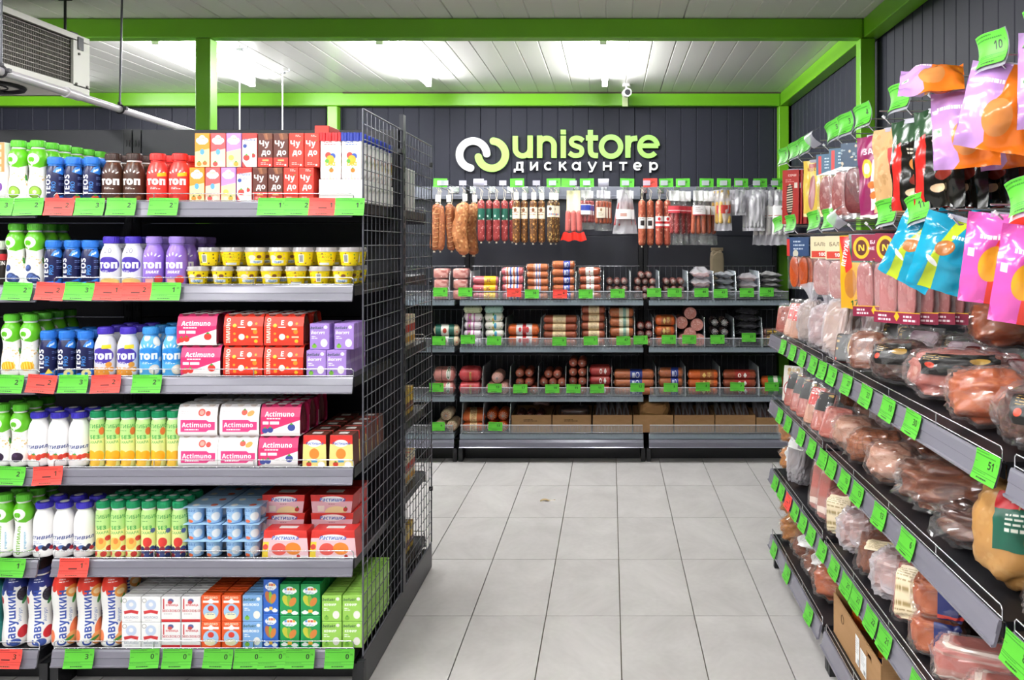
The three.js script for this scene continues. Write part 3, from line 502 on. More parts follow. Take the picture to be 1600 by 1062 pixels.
const activ = (fr) => bottle('kefir_bottle', 0.181, 0.0335, [[0.86, 0], [1, 0.04], [1, 0.3], [1, 0.55], [0.96, 0.68], [0.8, 0.79], [0.58, 0.86]], 0.02, 0.0255, actArt(fr), 0x3a30b4, { sticker: true });
B.actStraw = activ((k, w, h) => { for (let i = 0; i < 9; i++) { disc(k, ['#d8493a', '#e2683f', '#c93a30'][i % 3], w * (.22 + i * .07), h * (.8 + .02 * (i % 2)), 11, 8, i); if (i % 3 === 1) disc(k, '#4f9a3c', w * (.22 + i * .07), h * .76, 5, 3); } });
B.actBerry = activ((k, w, h) => { for (let i = 0; i < 12; i++) disc(k, ['#2c2f52', '#b92f3c', '#4a6aa8', '#2a1f33'][i % 4], w * (.2 + i * .052), h * (.8 + .03 * (i % 2)), 9, 7, i); });
const bioArt = (fr) => art(156, 190, (k, w, h) => { fill(k, '#b9e08a'); poly(k, '#e9eb9a', [[0, h * .5], [w * .3, h * .44], [w * .6, h * .5], [w, h * .45], [w, h], [0, h]]); fill(k, '#d9edb6', 0, 0, w, h * .16); txt(k, 'АКТИБИО', w * .5, h * .27, 17, '#1d7f35', { thin: true }); lines(k, '#5aa04a', w * .36, h * .34, 40, 1, 5, 2); txt(k, 'БЕЗ', w * .5, h * .46, 18, '#2f9a3c'); txt(k, 'САХАРА', w * .5, h * .55, 13, '#2f9a3c', { thin: true }); fr(k, w, h); });
const bio = (fr) => bottle('bio_yoghurt_bottle', 0.187, 0.0251, slim, 0.0195, 0.0225, bioArt(fr), 0x0c8a57, { sticker: true });
B.bioMango = bio((k, w, h) => { for (const [x, y, r] of [[.42, .78, 16], [.58, .8, 18], [.5, .92, 16], [.35, .9, 12]]) disc(k, ['#f6b026', '#f8c646'][Math.round(x * 10) % 2], w * x, h * y, r); disc(k, '#e8763a', w * .64, h * .36, 9, 13); disc(k, '#3a2a22', w * .36, h * .9, 6, 8); });
B.bioPeach = bio((k, w, h) => { disc(k, '#f7c35a', w * .48, h * .74, 19, 20); disc(k, '#ef8a3a', w * .5, h * .7, 8, 10); for (const [x, y] of [[.64, .66], [.66, .84], [.36, .92], [.55, .93]]) fruit(k, w * x, h * y, 10, '#d2352f', null, '#e8605a'); });
B.bioBerry = bio((k, w, h) => { disc(k, '#d9382f', w * .5, h * .72, 15, 16); for (let i = 0; i < 14; i++) disc(k, ['#33417c', '#26305e', '#8d2433'][i % 3], w * (.28 + (i % 5) * .11), h * (.84 + .06 * Math.floor(i / 5)), 9); disc(k, '#4a5a94', w * .62, h * .52, 8); });
const savArt = (c, fr) => art(236, 256, (k, w, h) => { fill(k, '#f8f6f3'); fill(k, c, 0, h * .1, w, h * .1); for (let i = 0; i < 12; i++) disc(k, c, i * w / 11, h * (.2 + .02 * (i % 3)), 12, 10 + 8 * (i % 3)); txt(k, 'Савушкин', w * .47, h * .62, 38, '#2c4aa6', { rot: -Math.PI / 2, sx: .93 }); txt(k, 'йогурт', w * .58, h * .6, 15, '#7486bb', { rot: -Math.PI / 2, thin: true }); lines(k, '#fff', w * .42, h * .14, 40, 2, 7, 2); fr(k, w, h); });
const sav = (c, fr) => bottle('large_yoghurt_bottle', 0.262, 0.0394, wavy, 0.0245, 0.0275, savArt(c, fr), c === '#24307a' ? 0x24307a : 0xdb3a30, { face: 0.42 });
B.savBerry = sav('#24307a', (k, w, h) => { disc(k, '#1d1626', w * .62, h * .34, 19, 22); for (let i = 0; i < 12; i++) disc(k, '#3a3048', w * .62 + 13 * Math.cos(i * 2.3), h * .34 + 15 * Math.sin(i * 2.3), 3); disc(k, '#c2202c', w * .62, h * .82, 16, 20, .6); disc(k, '#3c57a6', w * .34, h * .3, 10); disc(k, '#3c57a6', w * .52, h * .94, 16, 13); disc(k, '#2f7f3e', w * .64, h * .42, 6, 14, .5); disc(k, '#c2202c', w * .33, h * .4, 8, 12); });
B.savPeach = sav('#e23c2c', (k, w, h) => { disc(k, '#f2a14a', w * .62, h * .3, 24, 20); disc(k, '#fbd9a0', w * .6, h * .3, 13, 9); disc(k, '#3f8f3c', w * .63, h * .4, 6, 16, .3); disc(k, '#ef7d4f', w * .66, h * .78, 22, 30, .3); disc(k, '#f2a262', w * .62, h * .9, 24, 22); disc(k, '#3f8f3c', w * .56, h * .9, 16, 5, -.4); disc(k, '#ef7d4f', w * .32, h * .86, 14, 20); });
B.teal = bottle('teal_bottle', 0.25, 0.041, wavy, 0.0245, 0.0275, art(60, 60, (k) => fill(k, '#3f9f9a')), 0x2f8f8a);
B.darkDrink = bottle('dark_drink_bottle', 0.15, 0.03, stubby, 0.02, 0.0235, art(190, 160, (k, w, h) => { fill(k, '#1f1713'); fill(k, '#b3222a', 0, h * .3, w, h * .14); txt(k, 'PROTEIN', w * .5, h * .5, 20, '#eee'); txt(k, '0', w * .4, h * .72, 26, '#e9c52c'); lines(k, '#e9c52c', w * .3, h * .6, 70, 2, 9, 5); lines(k, '#ddd', w * .34, h * .86, 50, 3, 7, 3); }), 0xe8e6e2);

const OPTD = (f) => `green-topped yoghurt bottle with ${f}`;
facing(B.kiwi, OPTD('kiwi'), 0, [30, 60], { rows: 7 });
facing(B.blue, OPTD('blueberries'), 1, [26, 55], { rows: 3 });
facing(B.mango, OPTD('mango'), 2, [19, 48], { rows: 4 });
facing(B.prune, OPTD('prunes'), 3, [4, 33], { rows: 3 });
facing(B.plain, OPTD('vertical lettering'), 4, [8, 38], { rows: 3 });
facing(B.tMelon, 'navy protein drink bottle with a watermelon slice', 0, [87], { rows: 3 });
facing(B.tStraw, 'navy protein drink bottle with a strawberry', 0, [115, 144], { rows: 3 });
facing(B.tBlue, 'navy protein drink bottle with a dark berry', 1, [84], { rows: 3 });
facing(B.tChoc, 'navy protein drink bottle with chocolate pieces', 1, [113, 141], { rows: 3 });
facing(B.tPine, 'navy protein drink bottle with a pineapple wedge', 2, [76], { rows: 3 });
facing(B.tVan, 'navy protein drink bottle with a vanilla flower', 2, [105, 134], { rows: 3 });
facing(B.topChoc, 'brown chocolate milkshake bottle', 0, [177, 210], { rows: 3 });
facing(B.topRed, 'red berry milkshake bottle', 0, [247, 281], { rows: 4 });
facing(B.topWhite, 'purple-capped pale milkshake bottle', 1, [174, 208], { rows: 3 });
facing(B.topLilac, 'lilac milkshake bottle with strawberry', 1, [241, 277], { rows: 4 });
facing(B.topWhiteNut, 'purple-capped milkshake bottle with yellow sticker', 2, [166, 201], { rows: 3 });
facing(B.topBlue, 'sky blue milkshake bottle with pale spots', 2, [236, 271], { rows: 3 });
facing(B.actStraw, 'white kefir bottle with red fruit band', 3, [62, 93.5, 125], { rows: 2 });
facing(B.actBerry, 'white kefir bottle with berry band', 4, [70, 101.5, 133], { rows: 2 });
facing(B.bioMango, 'light green bottle with mango and papaya', 3, [153.5, 177.3, 201.1, 224.9, 248.7, 272.5], { rows: 3 });
facing(B.bioPeach, 'light green bottle with peach and raspberry', 4, [162, 185.8, 209.6], { rows: 3 });
facing(B.bioBerry, 'light green bottle with strawberry', 4, [233.4, 257.2, 281], { rows: 3 });
facing(B.savBerry, 'large navy-topped yoghurt bottle with berries', 5, [25, 64], { rows: 2 });
facing(B.savPeach, 'large red-topped yoghurt bottle with peaches', 5, [102, 141, 178.5], { rows: 3 });
facing(B.teal, 'teal yoghurt bottle', 5, [-14], { rows: 2 });
facing(B.darkDrink, 'black drink bottle with yellow print', 1, [-4], { rows: 2 });

// ---------- cartons ----------
function carton(name, w, h, d, front, side, top, o = {}) {
  return { name, category: 'carton', h, d, w, make(g) {
    mesh('box', cartonGeo(w, h, d, { front, side, top }), artMat(front, o.rough ?? 0.38), g);
    if (o.straw) { const s = mesh('straw_pouch', rod([w * .42, h * .2, -d / 2 - 0.002], [-w * .3, h * .85, -d / 2 - 0.002], 0.002), FILM_MILKY, g); }
    if (o.flap) mesh('top_seam', merge([bx(w * .96, 0.0012, 0.006, 0, h + 0.0004, 0), bx(w * .3, 0.001, 0.003, 0, h + 0.0004, d * .25)]), M(o.flap, 0.4), g);
  } };
}
const flatArt = (col, dark) => art(24, 24, (k) => { fill(k, col); if (dark) { fill(k, dark, 0, 10, 24, 3); } });
// drawing helpers for kids' juice boxes: cloud shaped panel and fruit, no figures
const cloud = (k, x, y, s, col = '#fff') => { for (const [a, b, r] of [[-.5, .1, .42], [.5, .1, .42], [0, -.2, .5], [0, .2, .5], [-.3, .35, .35], [.3, .35, .35]]) disc(k, col, x + a * s, y + b * s, r * s); };
const juice = (c1, c2, fr) => art(62, 140, (k, w, h) => { fill(k, c1); poly(k, c2, [[0, h * .55], [w, h * .45], [w, h], [0, h]]); cloud(k, w * .5, h * .2, 27); txt(k, 'СОК', w * .5, h * .16, 9, '#e2902c'); lines(k, '#9bb8d8', w * .25, h * .22, 30, 3, 5, 2); fr(k, w, h); });
const jb = (a, c) => carton('juice_box', 0.0505, 0.115, 0.04, a, flatArt(c), flatArt(c), { flap: c });
const C = {
  jOrange: jb(juice('#f0922c', '#f8d9a0', (k, w, h) => { disc(k, '#5aa0c8', w * .5, h * .55, 9, 12); fruit(k, w * .3, h * .9, 10, '#ef8428'); fruit(k, w * .68, h * .88, 9, '#e86a2a'); }), '#f0922c'),
  jPink: jb(juice('#e4595c', '#f6c8b4', (k, w, h) => { disc(k, '#5aa0c8', w * .5, h * .55, 9, 12); fruit(k, w * .32, h * .9, 10, '#e04540'); disc(k, '#f4e6c8', w * .66, h * .88, 10); }), '#e4595c'),
  jLilac: jb(juice('#b98ad8', '#f3dfa8', (k, w, h) => { disc(k, '#f0c85a', w * .34, h * .72, 11); fruit(k, w * .66, h * .9, 10, '#e8a03a'); disc(k, '#fbeec0', w * .34, h * .9, 8); }), '#b98ad8'),
  jStraw: jb(art(62, 140, (k, w, h) => { fill(k, '#d9403c'); poly(k, '#f7efe8', [[0, h * .2], [w, h * .14], [w, h], [w * .3, h], [0, h * .8]]); txt(k, 'Fruttis', w * .5, h * .2, 14, '#23408c', { italic: true }); disc(k, '#2f4a9a', w * .2, h * .38, 8); fruit(k, w * .3, h * .72, 13, '#d93a34'); fruit(k, w * .74, h * .66, 9, '#c93030'); fill(k, '#fff', w * .5, h * .5, 10, 60); lines(k, '#557', w * .2, h * .3, 40, 2, 5, 2); }), '#d9403c'),
};
const chudo = (choc) => art(62, 140, (k, w, h) => {
  fill(k, choc ? '#5c2a20' : '#dc3a2c'); if (choc) { for (let i = 0; i < 3; i++) poly(k, ['#8a5234', '#9c6240', '#744228'][i], [[w * .35 + i * 8, h * .02], [w * .62 + i * 8, 0], [w * .8 + i * 6, h * .16], [w * .5 + i * 6, h * .2]]); fill(k, '#d0332a', 0, h * .72, w, h * .3); fill(k, '#e8b070', w * .3, h * .77, 26, 7); } else { fruit(k, w * .78, h * .27, 8, '#c92a24', '#4fa03a'); lines(k, '#fff', w * .45, h * .06, 26, 2, 5, 2); }
  txt(k, 'Чу', w * .42, h * .3, 34, '#fff'); txt(k, 'до', w * .56, h * .55, 32, '#fff'); lines(k, '#fff', w * .2, h * .86, 34, 2, 6, 2); disc(k, '#fff', w * .8, h * .93, 4);
});
C.chChoc = jb(chudo(true), '#5c2a20'); C.chRed = jb(chudo(false), '#dc3a2c');
{
  const lower = [312, 336.5, 361, 385.5, 410, 434, 458, 482];
  [[C.jOrange, 'orange kids juice box'], [C.jPink, 'coral pink kids juice box'], [C.jLilac, 'lilac kids juice box'], [C.jStraw, 'red and white strawberry drink box'], [C.chChoc, 'brown chocolate milk box'], [C.chChoc, 'brown chocolate milk box'], [C.chRed, 'red strawberry milk box'], [C.chRed, 'red strawberry milk box']].forEach(([kd, desc], i) => facing(kd, desc, 0, [lower[i]], { rows: 4, dz: 0.0415, layers: 2, shift: 0.018, jitter: 0.0006 }));
  const t = copyOf(C.chRed, 'red milk box lying on top of the strawberry milk boxes'); put(t, lx(487) + 0.01, LS[0] + 0.232 + 0.0255, -2.93, Math.PI / 2, 0, Math.PI / 2); t.rotation.set(0, 0, 0); t.rotation.set(-Math.PI / 2, 0, 0); t.position.y = LS[0] + 0.2313 + 0.02; t.position.z = -2.88;
}
// straws in display boxes
const strawKind = (top, c) => ({ name: 'straw_display', category: 'carton', h: 0.222, d: 0.03, w: 0.072, make(g) {
  const f = art(80, 150, (k, w, h) => { fill(k, '#f6f4f2'); lines(k, c, w * .2, h * .1, 50, 2, 7, 3); for (const [x, y, r, q] of [[.4, .42, 12, '#d8413a'], [.62, .44, 11, '#3a57b0'], [.5, .52, 16, '#f3b02e'], [.34, .56, 8, '#5aa83c']]) disc(k, q, w * x, h * y, r); txt(k, 'LAKI', w * .5, h * .62, 18, '#f6d02c', { stroke: '#b98a10', sw: 1 }); fruit(k, w * .55, h * .78, 9, '#e87a2a'); for (let i = 0; i < 5; i++) fill(k, ['#f2c8c4', '#d8c6e8', '#f4ddb0'][i % 3], w * (.16 + i * .15), h * .86, 6, h * .14); });
  mesh('tray', rbx(0.074, 0.075, 0.029, 0.002, 0, 0.0375, 0), WHITEM, g);
  mesh('pouch', uvRect(g0(new RoundedBoxGeometry(0.07, 0.14, 0.02, 1, 0.006)), f.r).translate(0, 0.145, 0), artMat(f, 0.2), g);
  mesh('crimped_top', merge(Array.from({ length: 7 }, (_, i) => rbx(0.0104, 0.03, 0.024, 0.002, -0.031 + i * 0.0103, 0.219 - 0.001 * (i % 2), 0.002 * (i % 2)))), M(top, 0.3), g);
} });
facing(strawKind(0xd4242c, '#c8484c'), 'straw pack with red crimped top', 0, [518], { rows: 8, dz: 0.045 });
facing(strawKind(0x22349a, '#3a57b0'), 'straw pack with blue crimped top', 0, [551.5], { rows: 9, dz: 0.045 });
// back corner packs of dried snacks
{
  const a = art(120, 180, (k, w, h) => { fill(k, '#f4f1ee'); lines(k, '#a33', w * .1, h * .3, 40, 2, 8, 4); fill(k, '#b98a54', w * .6, 0, w * .4, h * .5); for (let i = 0; i < 4; i++) fill(k, '#e8d2a8', w * .66, 8 + i * 22, 24, 14); disc(k, '#7a4a9a', w * .8, h * .75, 12); });
  const K = carton('snack_carton', 0.075, 0.2, 0.05, a, flatArt('#efece8'), flatArt('#f4f1ee'));
  facing(K, 'white snack carton with a brown panel', 0, [-2], { rows: 1 });
  facing(K, 'white snack carton with a brown panel', 0, [-34], { rows: 3 });
}
// yellow cups
const cupKind = (front, dots) => ({ name: 'yoghurt_cup', category: 'yoghurt cup', h: 0.0635, d: 0.074, round: true, make(g) {
  const a = art(220, 60, (k, w, h) => { fill(k, '#f2d714'); for (let i = 0; i < 26; i++) disc(k, dots[i % dots.length], (i * 47) % w, (i * 29) % h, 3.4, 2.6, i); front(k, w, h); });
  mesh('cup', uvRect(turned([[0, 0], [0.022, 0], [0.0265, 0.003], [0.031, 0.03], [0.0335, 0.048]]), a.r), artMat(a, 0.35), g);
  const l = mesh('clear_lid', turned([[0.0365, 0.0475], [0.0368, 0.052], [0.034, 0.053], [0.0335, 0.0625], [0.03, 0.0635], [0, 0.0635]]), FILM_MILKY, g);
  const bits = []; for (let i = 0; i < 16; i++) bits.push(new THREE.IcosahedronGeometry(0.0042, 0).translate(0.022 * Math.cos(i * 2.4) * Math.sqrt(i / 16), 0.054 + 0.003 * (i % 2), 0.022 * Math.sin(i * 2.4) * Math.sqrt(i / 16)));
  mesh('topping', merge(bits), M(new THREE.Color(dots[0]).getHex(), 0.5), l).userData.kind = 'stuff';
} });
const cupFace = (k, w, h) => { disc(k, '#f8e8c8', w * .44, h * .42, 14, 11); disc(k, '#7a4a30', w * .56, h * .36, 9, 7); fill(k, '#e8f0f6', w * .4, h * .6, 52, 12); txt(k, 'Чудо', w * .52, h * .7, 13, '#2c5ca8', { italic: true }); };
const cupBar = (k, w, h) => { fill(k, '#f4f4ee', w * .44, h * .2, 20, 34); for (let i = 0; i < 6; i++) fill(k, '#222', w * .455 + i * 2.4, h * .24, 1.2, 28); };
const cupBack = (k, w, h) => { lines(k, '#a89a20', w * .38, h * .2, 64, 5, 6, 2); fill(k, '#d6dbe0', w * .4, h * .76, 46, 10); };
const dark = ['#3a2418', '#5a3826'], cake = ['#8a5a38', '#d84a3a', '#6aa84a'], pale = ['#f0ead8', '#e0a8a0'];
const CUP = [cupKind(cupBar, dark), cupKind(cupFace, dark), cupKind(cupFace, pale), cupKind(cupBar, cake), cupKind(cupBack, cake), cupKind(cupFace, cake)];
const cupDesc = ['barcoded yellow cup with dark topping', 'dark-topped yellow cup', 'white-lidded yellow cup', 'barcoded yellow cup', 'yellow cup turned backwards', 'yellow cup with coloured topping'];
[310, 348, 387, 424, 463, 500, 536].forEach((px, i) => { const k = [1, 1, 2, 2, 4, 3, 5][i]; facing(CUP[k], cupDesc[k] + ' underneath', 1, [px], { rows: 3, turn: 0.3 }); });
[328, 363.5, 401, 438.5, 476, 512.5, 548].forEach((px, i) => { const k = [0, 4, 2, 2, 3, 4, 3][i]; facing(CUP[k], cupDesc[k] + ' on top', 1, [px - 2], { rows: 2, y0: 0.0645, z0: 2.792, turn: 0.3 }); });
// sleeves of six small bottles
const sleeve = (name, front, edge, bottleCol, w = 0.133, h = 0.104, d = 0.088) => ({ name, category: 'multipack', h, d, w, make(g) {
  const p = [[-d / 2 + 0.004, 0], [d / 2 - 0.004, 0], [d / 2, 0.012], [d / 2 - 0.001, h * 0.62], [d / 2 - 0.01, h * 0.92], [d / 2 - 0.02, h], [-d / 2 + 0.02, h], [-d / 2 + 0.01, h * 0.92], [-d / 2 + 0.001, h * 0.62], [-d / 2, 0.012]];
  // closed strip of card round the bottles, open at both ends
  const per = []; let acc = 0; p.forEach((q, i) => { per.push(acc); const n = p[(i + 1) % p.length]; acc += Math.hypot(n[0] - q[0], n[1] - q[1]); });
  const strip = gridGeo((u, v) => { const i = Math.min(p.length, Math.round(v * p.length)), q = p[i % p.length]; return new THREE.Vector3((u - 0.5) * w, q[1], q[0]); }, 1, p.length);
  const pos = strip.attributes.position, uv = strip.attributes.uv;
  for (let i = 0; i < pos.count; i++) uv.setY(i, pos.getZ(i) > 0 || pos.getY(i) > h * 0.9 ? pos.getY(i) / h : 1 - pos.getY(i) / h * 0.05);
  mesh('card_sleeve', uvRect(strip.toNonIndexed(), front.r), artMat(front, 0.35), g).geometry.computeVertexNormals();
  const bo = turned([[0, 0.002], [0.019, 0.002], [0.0205, 0.01], [0.02, h * 0.6], [0.015, h * 0.8], [0.0125, h * 0.9], [0.0145, h - 0.002], [0, h - 0.001]], 12);
  for (const x of [-1, 0, 1]) for (const z of [-1, 1]) { const b = mesh('small_bottle', bo, M(bottleCol, 0.35), g); b.position.set(x * (w / 3 - 0.0005), 0, z * 0.0205); }
  for (const x of [-1, 0, 1]) for (const z of [-1, 1]) mesh('foil_lid', rbx(0.028, 0.002, 0.018, 0.0008, x * w / 3.1, h + 0.0004, z * 0.018), M(0xf3f0ee, 0.35), g);
} });
const acti = (white, fr) => art(190, 150, (k, w, h) => {
  if (white) { fill(k, '#f9f5f6'); lines(k, '#d8c8cc', w * .08, h * .2, 60, 3, 9, 3); fr(k, w, h); poly(k, '#dd3f80', [[w * .08, h * .48], [w * .72, h * .48], [w * .78, h * .54], [w * .94, h * .54], [w * .94, h * .8], [w * .78, h * .8], [w * .72, h * .86], [w * .08, h * .86]]); txt(k, 'Actimuno', w * .48, h * .64, 30, '#fff'); lines(k, '#fff', w * .18, h * .77, 110, 1, 6, 6); fill(k, '#d6c9cc', 0, h * .95, w, 8); }
  else { fill(k, '#d9306c'); poly(k, '#fbf5f4', [[0, h * .96], [w * .4, h * .74], [w, h * .48], [w, h], [0, h]]); txt(k, 'Actimuno', w * .48, h * .3, 30, '#fff'); lines(k, '#fff', w * .16, h * .42, 110, 1, 6, 6); fill(k, '#fff', w * .06, h * .53, 28, 14); fill(k, '#fff', w * .24, h * .53, 44, 14); fr(k, w, h); }
});
const berry3 = (c, lf) => (k, w, h) => { fruit(k, w * .12, h * .82, 14, c, lf); fruit(k, w * .25, h * .8, 14, c, lf); fruit(k, w * .78, h * .72, 18, c, lf); };
Object.assign(C, {
  aPinkS: sleeve('yoghurt_multipack', acti(false, berry3('#dd3b34', '#4f9a3c')), 0, 0x7a2038),
  aPinkB: sleeve('yoghurt_multipack', acti(false, berry3('#3c4a96', '#4f9a3c')), 0, 0x7a2038),
  aWhiteP: sleeve('yoghurt_multipack', acti(true, (k, w, h) => { disc(k, '#d8483c', w * .6, h * .25, 17); disc(k, '#f0988a', w * .6, h * .25, 11); disc(k, '#c93a34', w * .76, h * .28, 12); }), 0, 0xd8c8c0),
  aWhiteS: sleeve('yoghurt_multipack', acti(true, (k, w, h) => { fruit(k, w * .62, h * .25, 14, '#e0503c'); disc(k, '#f0a04a', w * .78, h * .28, 18, 12, -.5); }), 0, 0xd8c8c0),
  immuno: sleeve('yoghurt_multipack', art(190, 150, (k, w, h) => { fill(k, '#e63a26'); txt(k, 'IMMUNO', w * .12, h * .52, 27, '#ffe9d8', { rot: -Math.PI / 2 }); txt(k, 'E', w * .46, h * .27, 32, '#fff'); fill(k, '#fff', w * .36, h * .4, 36, 4); for (const [x, y, r, q] of [[.28, .36, 9, '#f6c02c'], [.28, .62, 6, '#f09a2a'], [.66, .3, 12, '#f6e4d0'], [.82, .3, 6, '#f3a02a'], [.8, .56, 11, '#f08a2a'], [.82, .86, 9, '#f6c02c'], [.6, .72, 7, '#f6c02c'], [.3, .82, 8, '#f3a02a'], [.46, .72, 15, '#f7ece0']]) disc(k, q, w * x, h * y, r); fill(k, '#ffd0a8', w * .7, h * .44, 26, 8); fill(k, '#ffd0a8', w * .7, h * .7, 34, 8); }), 0, 0x6a2a20, 0.1325),
});
for (const [l, px] of [[0, 323], [1, 317]]) facing(C.aPinkS, `pink six-bottle yoghurt pack ${l ? 'lying on top' : 'underneath'}`, 2, [px], { rows: 2, y0: l * 0.1055 });
facing(C.immuno, 'red six-bottle kids yoghurt pack', 2, [388.5, 450.5], { rows: 2, layers: 2 });
facing(C.aWhiteP, 'white six-bottle yoghurt pack with pomegranate', 3, [318.5], { rows: 3, layers: 2 });
facing(C.aWhiteS, 'white six-bottle yoghurt pack with strawberry', 3, [380.5], { rows: 3, layers: 2, shift: 0.003 });
facing(C.aPinkB, 'pink six-bottle yoghurt pack with blueberries', 3, [442.5], { rows: 3, layers: 2, shift: 0.006 });
// kids cartons
const kids = (c, word, wc) => art(76, 104, (k, w, h) => { fill(k, c); txt(k, 'bellakt', w * .34, h * .16, 14, '#1d3d34', { italic: true }); disc(k, '#f4f4ee', w * .8, h * .14, 7); txt(k, word, w * .42, h * .36, 14, wc || '#fff'); lines(k, wc || '#fff', w * .1, h * .48, 26, 2, 7, 3); disc(k, '#f8f4ee', w * .72, h * .74, 13, 16); fruit(k, w * .24, h * .86, 9, '#7ab83c'); });
const milk = (c, word) => carton('small_milk_carton', 0.0665, 0.088, 0.042, kids(c, word), flatArt(c, '#ffffff44'), flatArt(c), { flap: c });
C.purple = milk('#a583cf', 'ЙОГУРТ'); C.lightBlue = milk('#82b2e6', 'МОЛОКО'); C.lime = milk('#9ed45a', 'КЕФИР');
facing(C.purple, 'purple kids yoghurt carton below others', 2, [497, 529], { rows: 5, dz: 0.0432 });
facing(C.purple, 'purple kids yoghurt carton on top', 2, [503, 541], { rows: 3, dz: 0.0432, y0: 0.0892, z0: 2.787 });
const milkArt = art(76, 104, (k, w, h) => { fill(k, '#f6f5f5'); disc(k, '#c6d4ec', w * .5, h * .32, 21, 22); disc(k, '#f2f2f4', w * .5, h * .3, 9); ring(k, '#999', w * .16, h * .15, 8, 2); poly(k, '#cf2f34', [[w * .12, h * .56], [w * .5, h * .51], [w * .88, h * .56], [w * .84, h * .68], [w * .5, h * .62], [w * .16, h * .68]]); txt(k, 'МОЛОКО', w * .5, h * .8, 13, '#9aa2b4', { thin: true }); lines(k, '#bbb', w * .2, h * .9, 44, 1, 4, 2); });
const milk2 = art(76, 104, (k, w, h) => { fill(k, '#f8f6f6'); fill(k, '#c83a3c', w * .1, h * .08, 5, 42); disc(k, '#5a5f94', w * .5, h * .16, 11, 9); disc(k, '#c94a50', w * .46, h * .22, 9, 7); txt(k, 'КРИНИЦА', w * .56, h * .34, 10, '#c8393c'); txt(k, 'МОЛОКО', w * .52, h * .54, 15, '#b03038', { font: 'serif' }); lines(k, '#b9a6a8', w * .14, h * .66, 54, 1, 4, 2); fill(k, '#d0282e', -2, h * .88, w + 4, h); });
const milk3 = art(76, 104, (k, w, h) => { fill(k, '#ec5a22'); txt(k, 'МОЛОКО', w * .5, h * .1, 12, '#ffe8d0'); cloud(k, w * .5, h * .22, 14, '#fff'); fill(k, '#fff', w * .1, h * .2, w * .8, 9); disc(k, '#a9cdee', w * .5, h * .62, 30, 31); disc(k, '#f6f0c8', w * .46, h * .78, 22, 14); fruit(k, w * .5, h * .5, 12, '#d63a2c', null); lines(k, '#5577aa', w * .3, h * .66, 32, 2, 6, 2); });
C.milkA = carton('small_milk_carton', 0.0645, 0.0855, 0.042, milkArt, flatArt('#f6f5f5'), flatArt('#f6f5f5', '#c9ccd6'), { flap: 0xf4f4f4 });
C.milkB = carton('small_milk_carton', 0.0645, 0.0855, 0.042, milk2, flatArt('#f8f6f6'), flatArt('#f8f6f6', '#b9bccb'), { flap: 0xf4f4f4 });
C.milkC = carton('small_milk_carton', 0.0655, 0.088, 0.042, milk3, flatArt('#ec5a22'), flatArt('#ec5a22', '#f4e4d4'), { flap: 0xec5a22 });
const tallKids = (c, c2) => art(60, 136, (k, w, h) => { fill(k, c); cloud(k, w * .5, h * .2, 24); ['#6a9ad8', '#e8923a', '#d8564a', '#f0b83a'].forEach((q, i) => fill(k, q, w * (.24 + i * .14), h * .13, 7, 9)); lines(k, '#6a8ab8', w * .25, h * .24, 30, 2, 5, 2); disc(k, c2, w * .34, h * .52, 11, 24, -.3); disc(k, '#7ab83c', w * .5, h * .54, 7, 26, -.1); disc(k, '#d8823a', w * .66, h * .56, 10, 20, .3); cloud(k, w * .24, h * .88, 12); cloud(k, w * .76, h * .9, 12); fill(k, '#f0b83a', w * .4, h * .8, 13, 13); });
C.blueTall = carton('kids_drink_carton', 0.0515, 0.115, 0.042, tallKids('#2a62c4', '#b86a3a'), flatArt('#2a62c4'), flatArt('#2a62c4'), { flap: 0x2a62c4 });
C.greenTall = carton('kids_drink_carton', 0.0655, 0.107, 0.045, tallKids('#12964e', '#c8c83a'), flatArt('#12964e'), flatArt('#12964e'), { flap: 0x12964e });
const rowsM = { rows: 8, dz: 0.0428, layers: 2, jitter: 0.0004 };
facing(C.milkA, 'ribboned white milk carton', 5, [210.5, 241], rowsM);
facing(C.milkB, 'red-footed white milk carton', 5, [272, 303], rowsM);
facing(C.milkC, 'orange small milk carton', 5, [334, 366], rowsM);
facing(C.lightBlue, 'light blue kids milk carton', 5, [398.5], { ...rowsM, rows: 4 });
facing(C.blueTall, 'royal blue tall kids milk carton', 5, [427], { ...rowsM, rows: 2 });
facing(C.greenTall, 'green tall kids kefir carton', 5, [456.5, 488.5], { ...rowsM, dz: 0.0455, rows: 4 });
facing(C.lime, 'lime green kids kefir carton', 5, [521.5, 553.5], { ...rowsM, rows: 8 });
// small dessert packs and curd boxes
const rast = (wide) => art(wide ? 160 : 84, wide ? 100 : 116, (k, w, h) => {
  fill(k, wide ? '#f0c4cc' : '#f4e08a'); fill(k, '#d8322c', -2, -2, w + 4, h * .3); disc(k, '#fff', w * .5, h * .26, w * .3, h * .11); txt(k, 'Растишка', w * .5, h * .26, wide ? 20 : 13, '#3a4fae', { italic: true });
  if (wide) { fill(k, '#f2d23c', 0, h * .42, w * .14, h); disc(k, '#d8463a', w * .07, h * .6, 10); disc(k, '#e2554a', w * .38, h * .68, 26, 22); disc(k, '#e8862c', w * .68, h * .66, 26, 22); fill(k, '#f8eef0', w * .2, h * .9, w, h); fruit(k, w * .78, h * .93, 6, '#c8302c'); } else { disc(k, '#ee8a34', w * .5, h * .58, 17, 19); fill(k, '#5aa0d0', w * .38, h * .74, 20, 12); fruit(k, w * .28, h * .9, 9, '#d8402f'); disc(k, '#fff', w * .78, h * .92, 12); }
});
